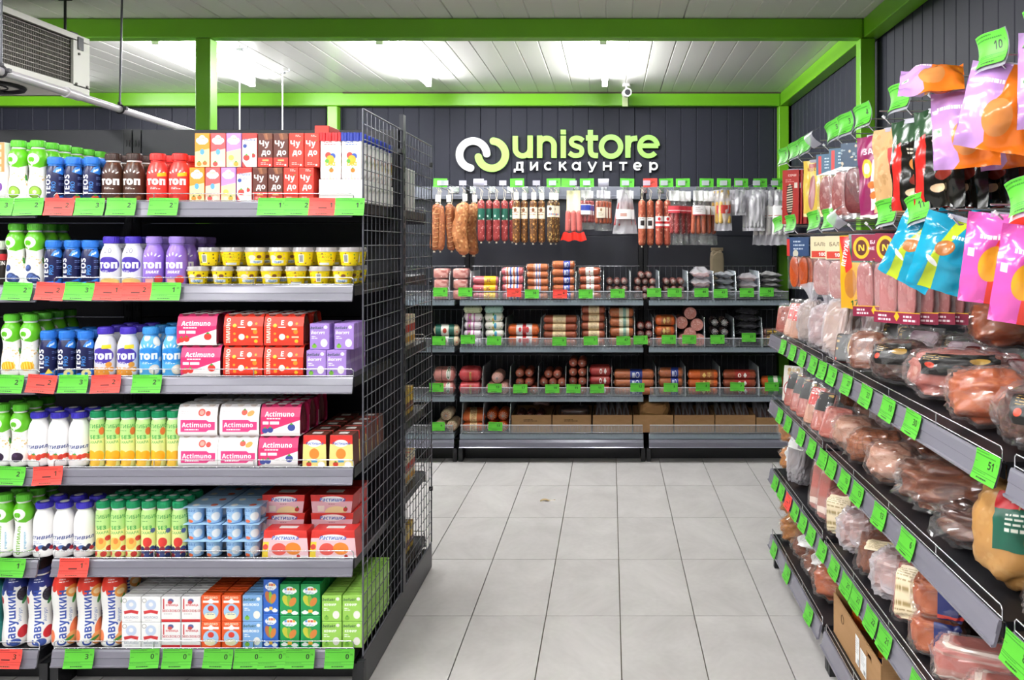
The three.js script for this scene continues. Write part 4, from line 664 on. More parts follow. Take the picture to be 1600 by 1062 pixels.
const prism = (name, w, h, d, lean, front, side) => ({ name, category: 'carton', h, d, w, make(g) {
  const gg = cartonGeo(w, h, d, { front, side, top: side }, 0.0015), p = gg.attributes.position;
  for (let i = 0; i < p.count; i++) { const t = p.getY(i) / h; p.setX(i, p.getX(i) * (1 + lean * (t - 0.5))); p.setZ(i, p.getZ(i) * (1 - Math.abs(lean) * 0.4 * t)); }
  gg.computeVertexNormals(); mesh('box', gg, artMat(front, 0.35), g);
  mesh('tuck_flap', bx(w * 0.4, 0.0012, d * 0.3, 0, h + 0.0004, 0), M(0xf0ece8, 0.4), g);
} });
C.rSmall = prism('dessert_pack', 0.079, 0.108, 0.07, -0.08, rast(false), flatArt('#6a3a30'));
C.rFront = prism('curd_box', 0.1515, 0.092, 0.07, -0.1, rast(true), flatArt('#d2302c'));
C.rBack = prism('curd_box', 0.142, 0.062, 0.09, 0.1, art(160, 70, (k, w, h) => { fill(k, '#d8302a'); fill(k, '#eab8c4', 0, h * .36, w, h); disc(k, '#fff', w * .5, h * .26, 46, 12); txt(k, 'Растишка', w * .5, h * .27, 20, '#3a4fae', { italic: true }); fill(k, '#f4e4d8', w * .14, h * .6, 26, 22); disc(k, '#f3d9a0', w * .6, h * .94, 44, 22); fruit(k, w * .84, h * .8, 9, '#c8302c'); lines(k, '#8a5a66', w * .4, h * .5, 40, 1, 4, 2); }), flatArt('#c82a26'));
facing(C.rSmall, 'yellow kids dessert pack with red top', 3, [497.5, 538.5], { rows: 5 });
facing(C.rFront, 'pink curd box with two fruits', 4, [452, 525.5], { rows: 1 });
facing(C.rBack, 'red curd box behind pink boxes', 4, [454, 529].map((v) => v - 4), { rows: 2, layers: 3, z0: 2.858, y0: 0.0 });
// light blue cup trays: two by two cups under one foil sheet
C.tray = { name: 'curd_cup_tray', category: 'cup tray', h: 0.056, d: 0.12, w: 0.126, make(g) {
  const a = art(120, 50, (k, w, h) => { fill(k, '#9cc4ea'); txt(k, 'bellakt', w * .38, h * .2, 12, '#5a86c4', { italic: true }); lines(k, '#5a86c4', w * .3, h * .38, 24, 2, 6, 2); disc(k, '#f2f4f6', w * .6, h * .56, 11, 13); disc(k, '#e8683c', w * .44, h * .85, 8, 5); });
  const c = uvRect(turned([[0, 0], [0.0225, 0], [0.024, 0.003], [0.0275, 0.053]], 20), a.r);
  for (const x of [-1, 1]) for (const z of [-1, 1]) { const m = mesh('cup', c, artMat(a, 0.35), g); m.position.set(x * 0.031, 0, z * 0.0295); }
  mesh('foil_sheet', rbx(0.125, 0.0016, 0.119, 0.0007, 0, 0.0545, 0), M(0xa6cbee, 0.3), g);
  for (const x of [-1, 1]) for (const z of [-1, 1]) mesh('lid_print', new THREE.CylinderGeometry(0.012, 0.012, 0.0004, 12).translate(x * 0.031, 0.0556, z * 0.0295), M(x > 0 ? 0xcf6a58 : 0xf0eee8, 0.4), g);
} };
facing(C.tray, 'light blue four cup curd tray', 4, [327.5, 387], { rows: 3, layers: 3 });

// ---------- back wall rack ----------
const BS = [1.115, 0.792, 0.452, 0.195], BZ = -5.7;
const bpx = (px, d = 5.76) => (px - CX) * d / F;
const bOrd = ['upper', 'middle', 'lower', 'lowest'];
const DIV = [[702, 735, 781, 820, 860, 900, 943, 985, 1030, 1075, 1115, 1150, 1187], [722, 754, 790, 845, 905, 948, 992, 1021, 1057, 1101, 1147, 1191], [713, 754, 797, 841, 884, 918, 956, 1025, 1071, 1125, 1186], [722, 755, 797]];
[[-2.362, 1.302, 'grey wall rack of cold meats, mostly behind the wire mesh'], [-1.056, 1.299, 'grey wall rack of sausages under the shop sign'], [0.247, 1.0, 'grey wall rack of sausages in the room corner']].forEach(([x0, w, label], ui) => {
  const g = put(gondola(label, w - 0.034, 0.5, 1.93, BS, { rails: false, guard: false, shelfMat: M(0x5a6168, 0.4, 0.2), panel: M(0x2c2d34, 0.3), group: 'wall racks of sausages' }), x0 + 0.017, 0, BZ);
  const W = w - 0.034;
  mesh('hook_bar', rbx(W - 0.005, 0.085, 0.03, 0.004, W / 2, 1.89, -0.475), M(0x777a86, 0.35, 0.2), g);
  mesh('hook_bar_lip', rbx(W - 0.005, 0.03, 0.036, 0.004, W / 2, 1.852, -0.472), M(0x6a6d78, 0.35, 0.2), g);
  const rails = g.children.filter((c) => /shelf/.test(c.name));
  BS.forEach((y, i) => {
    const sh = rails[i];
    mesh('fascia', rbx(W, 0.034, 0.012, 0.002, W / 2, y - 0.017, 0.008), BLUEGREY, sh);
    const comb = []; for (let x = 0.012; x < W; x += 0.0235) comb.push(rod([x, y - 0.012, 0.0165], [x, y + 0.062, 0.0165], 0.0011, 4)); comb.push(rod([0.005, y + 0.062, 0.0165], [W - 0.005, y + 0.062, 0.0165], 0.0018, 5), rod([0.005, y + 0.012, 0.0165], [W - 0.005, y + 0.012, 0.0165], 0.0014, 5));
    mesh('wire_front', merge(comb), CHROME, sh).userData.kind = 'stuff';
    const st = mesh('clear_strip', bx(W - 0.012, 0.052, 0.0014, W / 2, y + 0.036, 0.021), ACRYLIC, sh);
    mesh('strip_bead', bx(W - 0.012, 0.004, 0.003, W / 2, y + 0.064, 0.021), M(0xe4e2e8, 0.25), st);
    const back = []; for (let x = 0.02; x < W; x += 0.042) back.push(rod([x, y, -0.465], [x, y + 0.225, -0.465], 0.0016, 4)); back.push(rod([0.005, y + 0.225, -0.465], [W - 0.005, y + 0.225, -0.465], 0.0024, 5));
    mesh('wire_back', merge(back), CHROME, sh).userData.kind = 'stuff';
    for (const p of DIV[i]) {
      const x = bpx(p, 5.72) - x0 - 0.017; if (x < 0.01 || x > W - 0.01) continue;
      const s = new THREE.Shape(); s.moveTo(0, 0); s.lineTo(0, 0.07); s.lineTo(-0.05, 0.2); s.lineTo(-0.44, 0.2); s.lineTo(-0.44, 0); s.closePath();
      const d = mesh('divider', new THREE.ExtrudeGeometry(s, { depth: 0.0024, bevelEnabled: false }).rotateY(-Math.PI / 2).translate(x, y + 0.001, -0.002), M(0xaab2b8, 0.3), sh);
      mesh('divider_edge', merge([rod([x, y, 0.001], [x, y + 0.07, 0.001], 0.0026, 5), rod([x, y + 0.07, 0.001], [x, y + 0.2, -0.05], 0.0026, 5), rod([x, y + 0.2, -0.05], [x, y + 0.2, -0.44], 0.002, 5)]), CHROME, d);
    }
  });
  mesh('base_rail', extrudeX([[0.01, 0.158], [0.022, 0.158], [0.03, 0.14], [0.034, 0.112], [0.04, 0.106], [0.01, 0.106]], W), M(0x7c7b87, 0.2, 0.2), g);
});
const bWhere = (s) => `${bOrd[s]} wall shelf`;
function backTag(px, py, d, col, big, where) { const o = copyOf(tagKind(col, big, '9', 0.002), ''); note(o, `${col} price tag`, where, px, 0, 0, 'mesh', 'row', `${col} price tag marked ${big}`); put(o, (px - CX) * d / F, EYE - (py - CY) * d / F, -d, rr(-0.05, 0.05), -0.04, rr(-0.03, 0.03)); }
[[0, 688, 456, '8'], [0, 727, 456, '6'], [0, 803, 457, '12', 'red'], [0, 831, 459, '38'], [0, 875, 459, '4', 'red'], [0, 915, 459, '7'], [0, 965, 458, '33'], [0, 1022, 457, '37'], [0, 1054, 457, '37'], [0, 1096, 457, '46'], [0, 1126, 458, '43'], [0, 1167, 457, '40'], [0, 1198, 456, '36'],
  [1, 685, 532, '4'], [1, 731, 530, '5'], [1, 772, 532, '6'], [1, 874, 533, '9'], [1, 923, 532, '3'], [1, 974, 532, '47'], [1, 1001, 531, '2'], [1, 1045, 530, '35'], [1, 1077, 530, '27'], [1, 1121, 530, '31'], [1, 1170, 527, '23'],
  [2, 682, 605, '7'], [2, 773, 606, '13'], [2, 813, 607, '17'], [2, 863, 607, '16'], [2, 896, 607, '15'], [2, 933, 607, '11'], [2, 996, 605, '12'], [2, 1048, 605, '8'], [2, 1098, 604, '8'], [2, 1152, 604, '7'], [2, 1206, 604, '9'],
  [3, 684, 666, '6'], [3, 774, 666, '13'],
].forEach(([s, x, y, n, c]) => backTag(x, y, 5.668, c || 'green', n, bWhere(s)));
[[688, '27'], [808, '22'], [865, '36'], [888, '11'], [917, '35'], [980, '4'], [1016, '24', 'red'], [1041, '28'], [1067, '39'], [1104, '22'], [1131, '15'], [1158, '9'], [1188, '30'], [1217, '29']].forEach(([x, n, c]) => backTag(x, 285.5, 5.74, c || 'green', n, 'over the hanging sausages'));
for (const x of [748, 943]) put(copyOf(tagKind('clear', '', ''), x < 800 ? 'clear empty tag holder over the red speckled salami' : 'clear empty tag holder over the beige-labelled pack', 'clear tag holders on the back wall'), (x - CX) * 5.74 / F, 1.928, -5.74);
// ---- sausages ----
function speck(k, w, h, cols, n, r0, r1, sd = 1) { let s = sd * 977 + 13; const q = () => (s = (s * 16807) % 2147483647) / 2147483647; for (let i = 0; i < n; i++) disc(k, cols[i % cols.length], q() * w, q() * h, r0 + (r1 - r0) * q(), r0 + (r1 - r0) * q(), q() * 3); }
const capsule = (len, r, k = 0.5, seg = 18) => turned([[0, -len / 2 - r * 0.1], [r * 0.12, -len / 2 - r * 0.1], [r * 0.14, -len / 2], ...smooth([[r * 0.2, -len / 2], [r * 0.7, -len / 2 + r * k * 0.35], [r * 0.97, -len / 2 + r * k * 1.2], [r, -len / 2 + r * 2], [r, 0], [r, len / 2 - r * 2], [r * 0.97, len / 2 - r * k * 1.2], [r * 0.7, len / 2 - r * k * 0.35], [r * 0.2, len / 2]], 20), [r * 0.14, len / 2], [r * 0.12, len / 2 + r * 0.1], [0, len / 2 + r * 0.1]], seg);
// band of print round a lying or hanging sausage
const bandArt = (bg, fn, w = 110, h = 90) => art(w, h, (k, W, H) => { fill(k, bg); fn && fn(k, W, H); });
const casing = (base, cols, n, sd = 1) => art(96, 128, (k, w, h) => { fill(k, base); if (cols) speck(k, w, h, cols, n, 1.2, 3.4, sd); });
function sausage(name, len, r, skin, band, o = {}) {
  return { name, category: 'sausage', h: r * 2, d: r * 2, len, r, film: o.film, make(g) {
    const turn = (q) => (o.end ? q.rotateX(Math.PI / 2) : q.rotateZ(-Math.PI / 2)).translate(0, r, 0);
    mesh('casing', turn(uvRect(capsule(len, r, o.k), skin.r)), artMat(skin, o.rough ?? 0.3), g);
    if (band) { const a = o.b0 ?? -0.2, b = o.b1 ?? 0.2; mesh('label_band', turn(uvRect(turned([[r * 1.012, a * len], [r * 1.012, b * len]], 18), band.r)), artMat(band, 0.35), g); }
    for (const s of [-1, 1]) mesh('end_clip', turn(rbx(r * 0.3, 0.004, r * 0.3, 0.001, 0, s * (len / 2 + r * 0.1), 0)), M(0xc8c8cc, 0.3, 0.8), g);
    if (o.end) { const pl = []; for (let i = 0; i < 12; i++) { const t = i / 12 * Math.PI * 2; pl.push(rod([Math.cos(t) * r * 0.2, Math.sin(t) * r * 0.2 + r, len / 2 + 0.0005], [Math.cos(t) * r * 0.75, Math.sin(t) * r * 0.75 + r, len / 2 - r * 0.14], r * 0.035, 4)); } mesh('gathered_pleats', merge(pl), M(o.pleat || 0xd8a898, 0.35), g).userData.kind = 'stuff'; }
    if (o.film) { const f = o.film; mesh('film', bagGeo(len * 1.06, r * 2.04, r * 2.06, { sd: f, crumple: 0.006, nu: 14, nv: 10 }).translate(0, r, 0), o.milky ? FILM_MILKY : FILM, g); }
  } };
}
const SK = {
  pink: casing('#d98d86', ['#e2a39b', '#cf7d78'], 40), rose: casing('#c9636a', ['#d57a7c'], 30), brown: casing('#9a4a30', ['#ae5c3c', '#86402a'], 60), orange: casing('#d4622c', ['#e27a40', '#c2521f'], 40), red: casing('#a83230', ['#b94440'], 30), tan: casing('#b5663f', ['#c67a50', '#a0552f'], 60), dark: casing('#5c2a24', ['#744038', '#e0c4b4', '#3e1a18'], 90), salami: casing('#8e3434', ['#d8a09a', '#7a2628', '#b85a58'], 150), pepper: casing('#6a4426', ['#b07a3c', '#3a2416', '#8a5a2c', '#d0a060'], 200, 3), cream: casing('#ecd9b8', ['#d8402f', '#f4e8d0'], 12), white: casing('#f0eae0', ['#5aa0c0', '#d8a04a', '#6aa84a'], 26), lilac: casing('#f0e4ea', ['#b05a90', '#d88ab0'], 26), green: casing('#c8d0a8', ['#7a9050', '#e8e4c8'], 40), teal: casing('#a8ccc0', ['#4a9088', '#f0f0e4'], 40), smoke: casing('#925636', ['#a86a44', '#74412a', '#bc8258'], 200, 5),
};
const word = (s, col, size = 22) => (k, w, h) => txt(k, s, w * .5, h * .5, size, col, { rot: -Math.PI / 2 });
const BA = {
  greenWhite: bandArt('#2f6a5c', (k, w, h) => { fill(k, '#f2eee4', 0, h * .3, w, h * .4); disc(k, '#c84a3c', w * .5, h * .5, 9); }), redWhite: bandArt('#f4eeee', (k, w, h) => { fill(k, '#c8242c', 0, h * .38, w, h * .22); disc(k, '#c8242c', w * .48, h * .3, 10); disc(k, '#c8242c', w * .48, h * .75, 8); }), cream: bandArt('#ecd2a8', (k, w, h) => lines(k, '#9a6a3a', 40, 20, 30, 6, 9, 3)), yellow: bandArt('#f2c41c', (k, w, h) => { txt(k, 'УС', w * .5, h * .6, 26, '#a83222', { rot: -Math.PI / 2 }); }), blue: bandArt('#2c3f96', (k, w, h) => { ring(k, '#f0f0f4', w * .5, h * .4, 12, 4); fill(k, '#e4e6f2', w * .4, h * .62, 24, 18); }), blueStripe: bandArt('#e9e2ea', (k, w, h) => { for (let i = 0; i < 4; i++) fill(k, i % 2 ? '#d8703a' : '#4a55a4', 0, h * (.06 + i * .25), w, h * .12); }), whiteMark: bandArt('#a83a34', (k, w, h) => { poly(k, '#f4ece8', [[w * .5, h * .2], [w * .62, h * .32], [w * .5, h * .44], [w * .38, h * .32]]); disc(k, '#f4ece8', w * .5, h * .68, 10); disc(k, '#a83a34', w * .5, h * .68, 5); }), gold: bandArt('#a85a30', (k, w, h) => { poly(k, '#e8c878', [[w * .5, h * .55], [w * .62, h * .7], [w * .5, h * .85], [w * .38, h * .7]]); lines(k, '#e8c878', w * .36, h * .2, 30, 3, 9, 5); }), oval: bandArt('#d98d86', (k, w, h) => { disc(k, '#f2ece4', w * .45, h * .5, 20, 26); ring(k, '#4a7a50', w * .45, h * .5, 12, 4); }), goldSq: bandArt('#b83a3c', (k, w, h) => { fill(k, '#c8a258', w * .42, h * .38, 26, 24); lines(k, '#4a2a1a', w * .45, h * .42, 18, 3, 6, 3); }), dotWhite: bandArt('#f2efe8', (k, w, h) => { for (let i = 0; i < 5; i++) disc(k, '#c83a30', w * (.2 + i * .15), h * .5, 6); }), orangeCream: bandArt('#f2d8a0', (k, w, h) => lines(k, '#b8542a', w * .3, h * .2, 44, 6, 10, 5)), foilDark: bandArt('#3a2a28', (k, w, h) => speck(k, w, h, ['#e8e0da', '#7a4a40', '#b8b0b0'], 60, 2, 6, 3)), greenTop: bandArt('#3f9a3c', (k, w, h) => fill(k, '#f2efe0', 0, h * .3, w, h * .3)),
};
let oneAt = [0, 0, 0];
const one = (kind, desc, s, x, y, z, ry = 0, rx = 0, rz = 0) => { const o = copyOf(kind, ''); note(o, desc, bWhere(s), oneAt[0], oneAt[1], oneAt[2]); oneAt = [oneAt[0] + 1, 0, 0]; return put(o, x, y, z, ry, rx, rz); };
// stack of lying sausages between two pixel columns: n high, rows deep
function stack(kind, desc, s, p0, p1, n, o = {}) {
  const cols = o.cols || 1, y = BS[s] + 0.001;
  for (let r = 0; r < (o.rows || 2); r++) for (let i = 0; i < n; i++) for (let c = 0; c < cols; c++) {
    const px = p0 + (p1 - p0) * (c + 0.5) / cols;
    oneAt = [p0 + c, r, i]; one(kind, desc, s, bpx(px, 5.745 + r * 0.08) + rr(-0.003, 0.003), y + i * kind.h * Math.max(o.f ?? 1.005, kind.film ? 1.05 : 0), BZ - 0.036 - kind.d / 2 - r * (kind.d * 1.1 + 0.008) - (o.lean || 0) * i, rr(-0.012, 0.012));
  }
}
// heap of sausages seen end on, alternate courses shifted by half
function ends(kind, desc, s, p0, p1, courses) {
  const y = BS[s] + 0.001, D = kind.r * 2 + 0.002;
  let lift = 0; courses.forEach((n, i) => { if (i) lift += n === courses[i - 1] ? D : D * 0.89; for (let c = 0; c < n; c++) { oneAt = [c, 0, i]; one(kind, desc, s, bpx((p0 + p1) / 2, 5.74) + (c - (n - 1) / 2) * D, y + lift, BZ - 0.035 - kind.len / 2 - rr(0, 0.02), rr(-0.015, 0.015)); } });
}
const w_ = (p0, p1) => (p1 - p0) * 5.76 / F;
const packTex = art(128, 96, (k, w, h) => { fill(k, '#c87a72'); speck(k, w, h, ['#d89288', '#b8645e', '#e2aaa0'], 160, 2, 6, 4); });
const blockPack = (name, w, h, d, col, band, tex) => ({ name, category: 'meat pack', h, d, r: h / 2, len: w, make(g) { const fn = supere(w / 2, h / 2, d / 2, 0.35, 0.03, col % 7); const a = tex || packTex; mesh('meat', uvRect(gridGeo(fn, 20, 12), a.r).translate(0, h / 2, 0), artMat(a, 0.35), g); mesh('film', filmGeo(fn, 1.05, col % 11, 0.03).translate(0, h / 2, 0), FILM, g); if (band) mesh('label', uvRect(patch(fn, 0.42, 0.58, 0.36, 0.7, 1.07), band.r).translate(0, h / 2, 0), artMat(band, 0.35), g); } });
const K = {};
// upper shelf
K.tray = blockPack('meat_tray', 0.104, 0.07, 0.16, 3);
stack(K.tray, 'pink meat pack in clear film', 0, 677, 701, 3, { rows: 1, f: 1.05 }); stack(K.tray, 'pink meat pack in clear film', 0, 704, 734, 3, { rows: 1, f: 1.05 });
K.yel = sausage('sausage', 0.18, 0.026, SK.rose, BA.yellow, { b0: -0.05, b1: 0.4, film: 2 }); stack(K.yel, 'rosy sausage with a yellow label', 0, 738, 779, 3);
K.bst = sausage('sausage', 0.15, 0.027, SK.rose, BA.blueStripe, { b0: -0.3, b1: 0.3, film: 3 }); stack(K.bst, 'sausage in blue and orange striped film', 0, 784, 818, 4, { f: 0.95 });
K.pk1 = sausage('sausage_pack', 0.15, 0.024, SK.tan, BA.blueStripe, { b0: -0.15, b1: 0.15, film: 4 }); stack(K.pk1, 'tan sausage pack with a striped label', 0, 823, 857, 5);
K.pk2 = sausage('sausage_pack', 0.155, 0.026, SK.tan, BA.blue, { b0: 0, b1: 0.3, film: 5 }); stack(K.pk2, 'tan sausage pack with a blue label', 0, 863, 898, 5);
K.pk3 = sausage('sausage_pack', 0.15, 0.027, SK.brown, BA.dotWhite, { b0: -0.18, b1: 0.18, film: 6 }); stack(K.pk3, 'brown sausage pack with a white label', 0, 903, 940, 4);
K.ball = sausage('dark_salami', 0.2, 0.0245, SK.dark, null, { end: true, pleat: 0xd8c8c0 });
ends(K.ball, 'dark foil salami beside brown packs', 0, 944, 984, [3, 3, 3]); ends(K.ball, 'dark foil salami heaped highest', 0, 988, 1028, [3, 3, 3, 2]); ends(K.ball, 'dark foil salami beside the pale bag', 0, 1033, 1073, [3, 3, 3]);
function pouch(name, w, h, d, mat, inner, sd) { return { name, category: 'bag', h: d, d: h, r: d / 2, len: w, make(g) { mesh('bag', bagGeo(w, h, d, { sd, crumple: 0.012, nu: 18, nv: 16 }).rotateX(-Math.PI / 2).translate(0, d / 2 + 0.013, 0), mat, g); if (inner) { const q = []; for (let i = 0; i < 5; i++) q.push(new THREE.CapsuleGeometry(d * 0.16, w * 0.5, 3, 8).rotateZ(Math.PI / 2 + rr(-0.3, 0.3)).translate(rr(-0.02, 0.02), d / 2 + rr(-0.1, 0.2) * d, (i - 2) * h * 0.13)); mesh('contents', merge(q), M(inner, 0.4), g); } } }; }
K.bigBag = pouch('sausage_bag', 0.145, 0.2, 0.075, FILM_MILKY, 0xd8b0a8, 3); stack(K.bigBag, 'pale pink sausage bag', 0, 1077, 1115, 3, { rows: 1, f: 0.9 });
K.silver = pouch('foil_bag', 0.136, 0.19, 0.045, M(0xc9cbd0, 0.22, 0.55), null, 5); stack(K.silver, 'crumpled silver foil bag', 0, 1117, 1150, 4, { rows: 1, f: 1.02 });
K.greyBag = pouch('clear_bag', 0.14, 0.19, 0.06, FILM_MILKY, 0x8a5a4c, 8); stack(K.greyBag, 'clear bag of small sausages', 0, 1153, 1186, 3, { rows: 1, f: 0.9 });
K.silver2 = pouch('foil_bag', 0.15, 0.18, 0.035, M(0xb6b4b4, 0.3, 0.35), null, 9); stack(K.silver2, 'dull grey foil bag', 0, 1189, 1224, 5, { rows: 1, f: 1.02 });
// middle shelf
K.gw = sausage('sausage', 0.18, 0.036, casing('#d8c0a0', ['#c8402f', '#3f7a68'], 20), BA.greenWhite, { b0: -0.42, b1: 0.3 }); stack(K.gw, 'cream sausage with green and white bands', 1, 674, 720, 2);
K.li = sausage('small_sausage', 0.125, 0.0285, SK.lilac, bandArt('#c87ab0', (k, w, h) => { fill(k, '#f6eef2', 0, h * .2, w, h * .3); disc(k, '#8ab04a', w * .5, h * .7, 8); }), { b0: -0.3, b1: 0.1 }); stack(K.li, 'lilac and white short sausage', 1, 725, 753, 4);
K.gr = sausage('small_sausage', 0.125, 0.0285, SK.green, null); { for (let r = 0; r < 1; r++) for (const i of [4]) one(K.gr, 'olive short sausage topping the lilac stack', 1, bpx(739), BS[1] + 0.001 + i * 0.057, BZ - 0.06, 0.02); }
K.wh = sausage('small_sausage', 0.13, 0.0285, SK.white, bandArt('#f4f0e4', (k, w, h) => { disc(k, '#4aa0c8', w * .5, h * .4, 14); disc(k, '#f0c03a', w * .6, h * .65, 9); disc(k, '#5aa84a', w * .36, h * .6, 8); }), { b0: -0.2, b1: 0.25 }); stack(K.wh, 'white short sausage with bright dots', 1, 757, 787, 4);
K.te = sausage('small_sausage', 0.13, 0.0285, SK.teal, null); one(K.te, 'teal short sausage topping the white stack', 1, bpx(772), BS[1] + 0.001 + 4 * 0.057, BZ - 0.06, -0.02);
K.rw = sausage('large_sausage', 0.22, 0.036, SK.orange, BA.redWhite, { b0: -0.22, b1: 0.28, film: 11 }); stack(K.rw, 'fat orange sausage with a red and white label', 1, 793, 843, 2);
K.lb = sausage('long_sausage_pack', 0.235, 0.0255, SK.brown, BA.cream, { b0: -0.22, b1: 0.16, film: 12 }); stack(K.lb, 'long brown sausage pack with a cream label', 1, 848, 903, 4);
K.lb2 = sausage('sausage_pack', 0.165, 0.027, SK.brown, BA.cream, { b0: -0.2, b1: 0.25, film: 13 }); stack(K.lb2, 'brown sausage pack with a cream label', 1, 908, 946, 5);
K.lb3 = sausage('sausage_pack', 0.17, 0.032, SK.tan, bandArt('#e6dcc0', (k, w, h) => { fill(k, '#8ab0a0', 0, h * .3, w, h * .3); }), { b0: -0.1, b1: 0.3, film: 14 }); stack(K.lb3, 'tan sausage pack with a pale label', 1, 951, 991, 4);
K.red = sausage('round_sausage', 0.16, 0.0275, casing('#6e2a26', ['#a04038', '#3e1614'], 60), null, { end: true, pleat: 0xe8d0c8 }); ends(K.red, 'dark red round sausage', 1, 994, 1021, [2, 2, 2]);
K.op = sausage('sausage_pack', 0.14, 0.034, SK.orange, BA.gold, { b0: -0.2, b1: 0.3, film: 15 }); stack(K.op, 'orange sausage pack with gold lettering', 1, 1023, 1056, 3, { f: 0.9 });
K.mort = { name: 'cut_ham_log', category: 'ham log', h: 0.088, d: 0.2, r: 0.044, len: 0.2, make(g) { const t = art(64, 64, (k, w, h) => { fill(k, '#d2857a'); speck(k, w, h, ['#dc9a8e', '#c6746a', '#e6b4a8'], 60, 1, 4, 6); }); mesh('casing', new THREE.CylinderGeometry(0.043, 0.043, 0.2, 26, 1, true).rotateX(Math.PI / 2).translate(0, 0.044, 0), M(0xb86a5c, 0.35), g); mesh('cut_face', uvRect(new THREE.CircleGeometry(0.0425, 26), t.r).translate(0, 0.044, 0.1005), artMat(t, 0.4), g); mesh('film', turned([[0.045, -0.1], [0.045, 0.1], [0.04, 0.103], [0, 0.1035]], 24).rotateX(Math.PI / 2).translate(0, 0.044, 0), FILM, g); } };
for (const [px, py, z] of [[1068, 545, 0], [1092, 545, 0], [1065, 504, 0.02], [1089, 507, 0.01], [1079, 489.5, 0.03], [1078, 521, 0.005]]) one(K.mort, 'pink ham log with a round cut face', 1, bpx(px, 5.75), Math.max(BS[1] + 0.001, EYE - (py - CY) * 5.75 / F - 0.044), BZ - 0.035 - 0.1 - z, 0);
K.foil = sausage('foil_roll', 0.19, 0.032, casing('#241f22', ['#d8d4d4', '#8a8488', '#b87a6a', '#f4f0f0'], 60, 7), BA.foilDark, { end: true, pleat: 0xf0ecec, rough: 0.2, b0: -0.3, b1: 0.48 }); ends(K.foil, 'dark foil roll with silver creases', 1, 1104, 1146, [2, 2, 2]);
K.dkBag = pouch('dark_foil_bag', 0.165, 0.19, 0.05, M(0x706e74, 0.22, 0.5), null, 12); stack(K.dkBag, 'dark silver foil bag', 1, 1149, 1190, 5, { rows: 1, f: 1.0 });
K.snack = blockPack('snack_pack', 0.14, 0.04, 0.12, 5, bandArt('#2a201c', (k, w, h) => lines(k, '#d8b04a', w * .2, h * .2, 60, 4, 14, 7))); stack(K.snack, 'dark snack pack with gold print', 1, 1193, 1224, 3, { rows: 1 });
// lower shelf
K.pk = sausage('ham_roll', 0.15, 0.044, SK.pink, BA.oval, { b0: 0.05, b1: 0.4, film: 17 }); stack(K.pk, 'fat pink ham roll with an oval label', 2, 675, 710, 2, {});
K.pb = sausage('ham_block', 0.155, 0.046, casing('#c84a50', ['#d86468'], 30), BA.goldSq, { b0: -0.12, b1: 0.2 }); stack(K.pb, 'rose red ham block with a gold square', 2, 716, 753, 2, {});
K.rollP = sausage('ham_roll', 0.2, 0.042, casing('#dfa094', ['#ecb8ac', '#d08a80'], 40), null, { end: true, pleat: 0xf2e0d8 }); ends(K.rollP, 'fat pink ham roll with a gathered end', 2, 757, 796, [2, 1]);
K.re = sausage('round_sausage', 0.2, 0.031, casing('#93402c', ['#a85238', '#7c3222'], 40), null, { end: true, pleat: 0xd0907a }); ends(K.re, 'red brown round sausage near ham', 2, 799, 839, [3, 2, 2].map((n) => Math.min(n, 3))); ends(K.re, 'red brown round sausage heaped highest', 2, 844, 883, [2, 3, 2]); ends(K.re, 'red brown round sausage beside emblems', 2, 887, 918, [2, 2, 2, 2]);
K.wm = sausage('large_sausage', 0.15, 0.034, SK.red, BA.whiteMark, { b0: -0.15, b1: 0.4 }); stack(K.wm, 'red sausage with white emblems', 2, 920, 955, 3, { f: 0.97 });
K.bl = sausage('long_sausage', 0.28, 0.028, SK.tan, BA.blue, { b0: -0.1, b1: 0.2 }); stack(K.bl, 'long tan sausage with a blue label', 2, 958, 1023, 3);
K.bs = sausage('sausage', 0.17, 0.029, SK.tan, BA.blue, { b0: 0, b1: 0.3, film: 18 }); stack(K.bs, 'short tan sausage with a blue label', 2, 1027, 1070, 3);
K.go = sausage('long_sausage', 0.21, 0.0275, SK.orange, BA.gold, { b0: -0.1, b1: 0.35 }); stack(K.go, 'orange sausage with a gold emblem', 2, 1073, 1124, 3);
K.rm = sausage('long_sausage', 0.23, 0.0275, SK.brown, BA.whiteMark, { b0: -0.15, b1: 0.3 }); stack(K.rm, 'brown sausage with white emblems', 2, 1127, 1185, 3);
K.og = sausage('sausage', 0.16, 0.03, SK.orange, BA.greenTop, { b0: -0.2, b1: 0.4 }); stack(K.og, 'orange sausage with a green and white label', 2, 1188, 1226, 2);
// lowest shelf
K.cr = sausage('round_sausage', 0.19, 0.04, SK.cream, bandArt('#ecd9b8', (k, w, h) => disc(k, '#c8382c', w * .5, h * .5, 18, 10)), { end: true, pleat: 0xd86a58, b0: 0.2, b1: 0.42 }); ends(K.cr, 'cream sausage with red print', 3, 678, 714, [2, 1]); 
K.orS = sausage('sausage', 0.16, 0.034, casing('#dc6a34', ['#e88a52'], 40), BA.orangeCream, { b0: -0.15, b1: 0.15 }); stack(K.orS, 'bright orange sausage with a cream label', 3, 724, 755, 2, { rows: 3 });
K.orB = sausage('round_sausage', 0.19, 0.038, casing('#d65a1e', ['#e87a3a', '#f0d0a0'], 20), null, { end: true, pleat: 0xf4e8d8 }); ends(K.orB, 'orange round sausage tied with white string', 3, 757, 796, [2]); for (const s of [-1, 1]) one(K.orB, 'orange round sausage tied with white string', 3, bpx(776, 5.74) + s * 0.04, BS[3] + 0.072, BZ - 0.16);
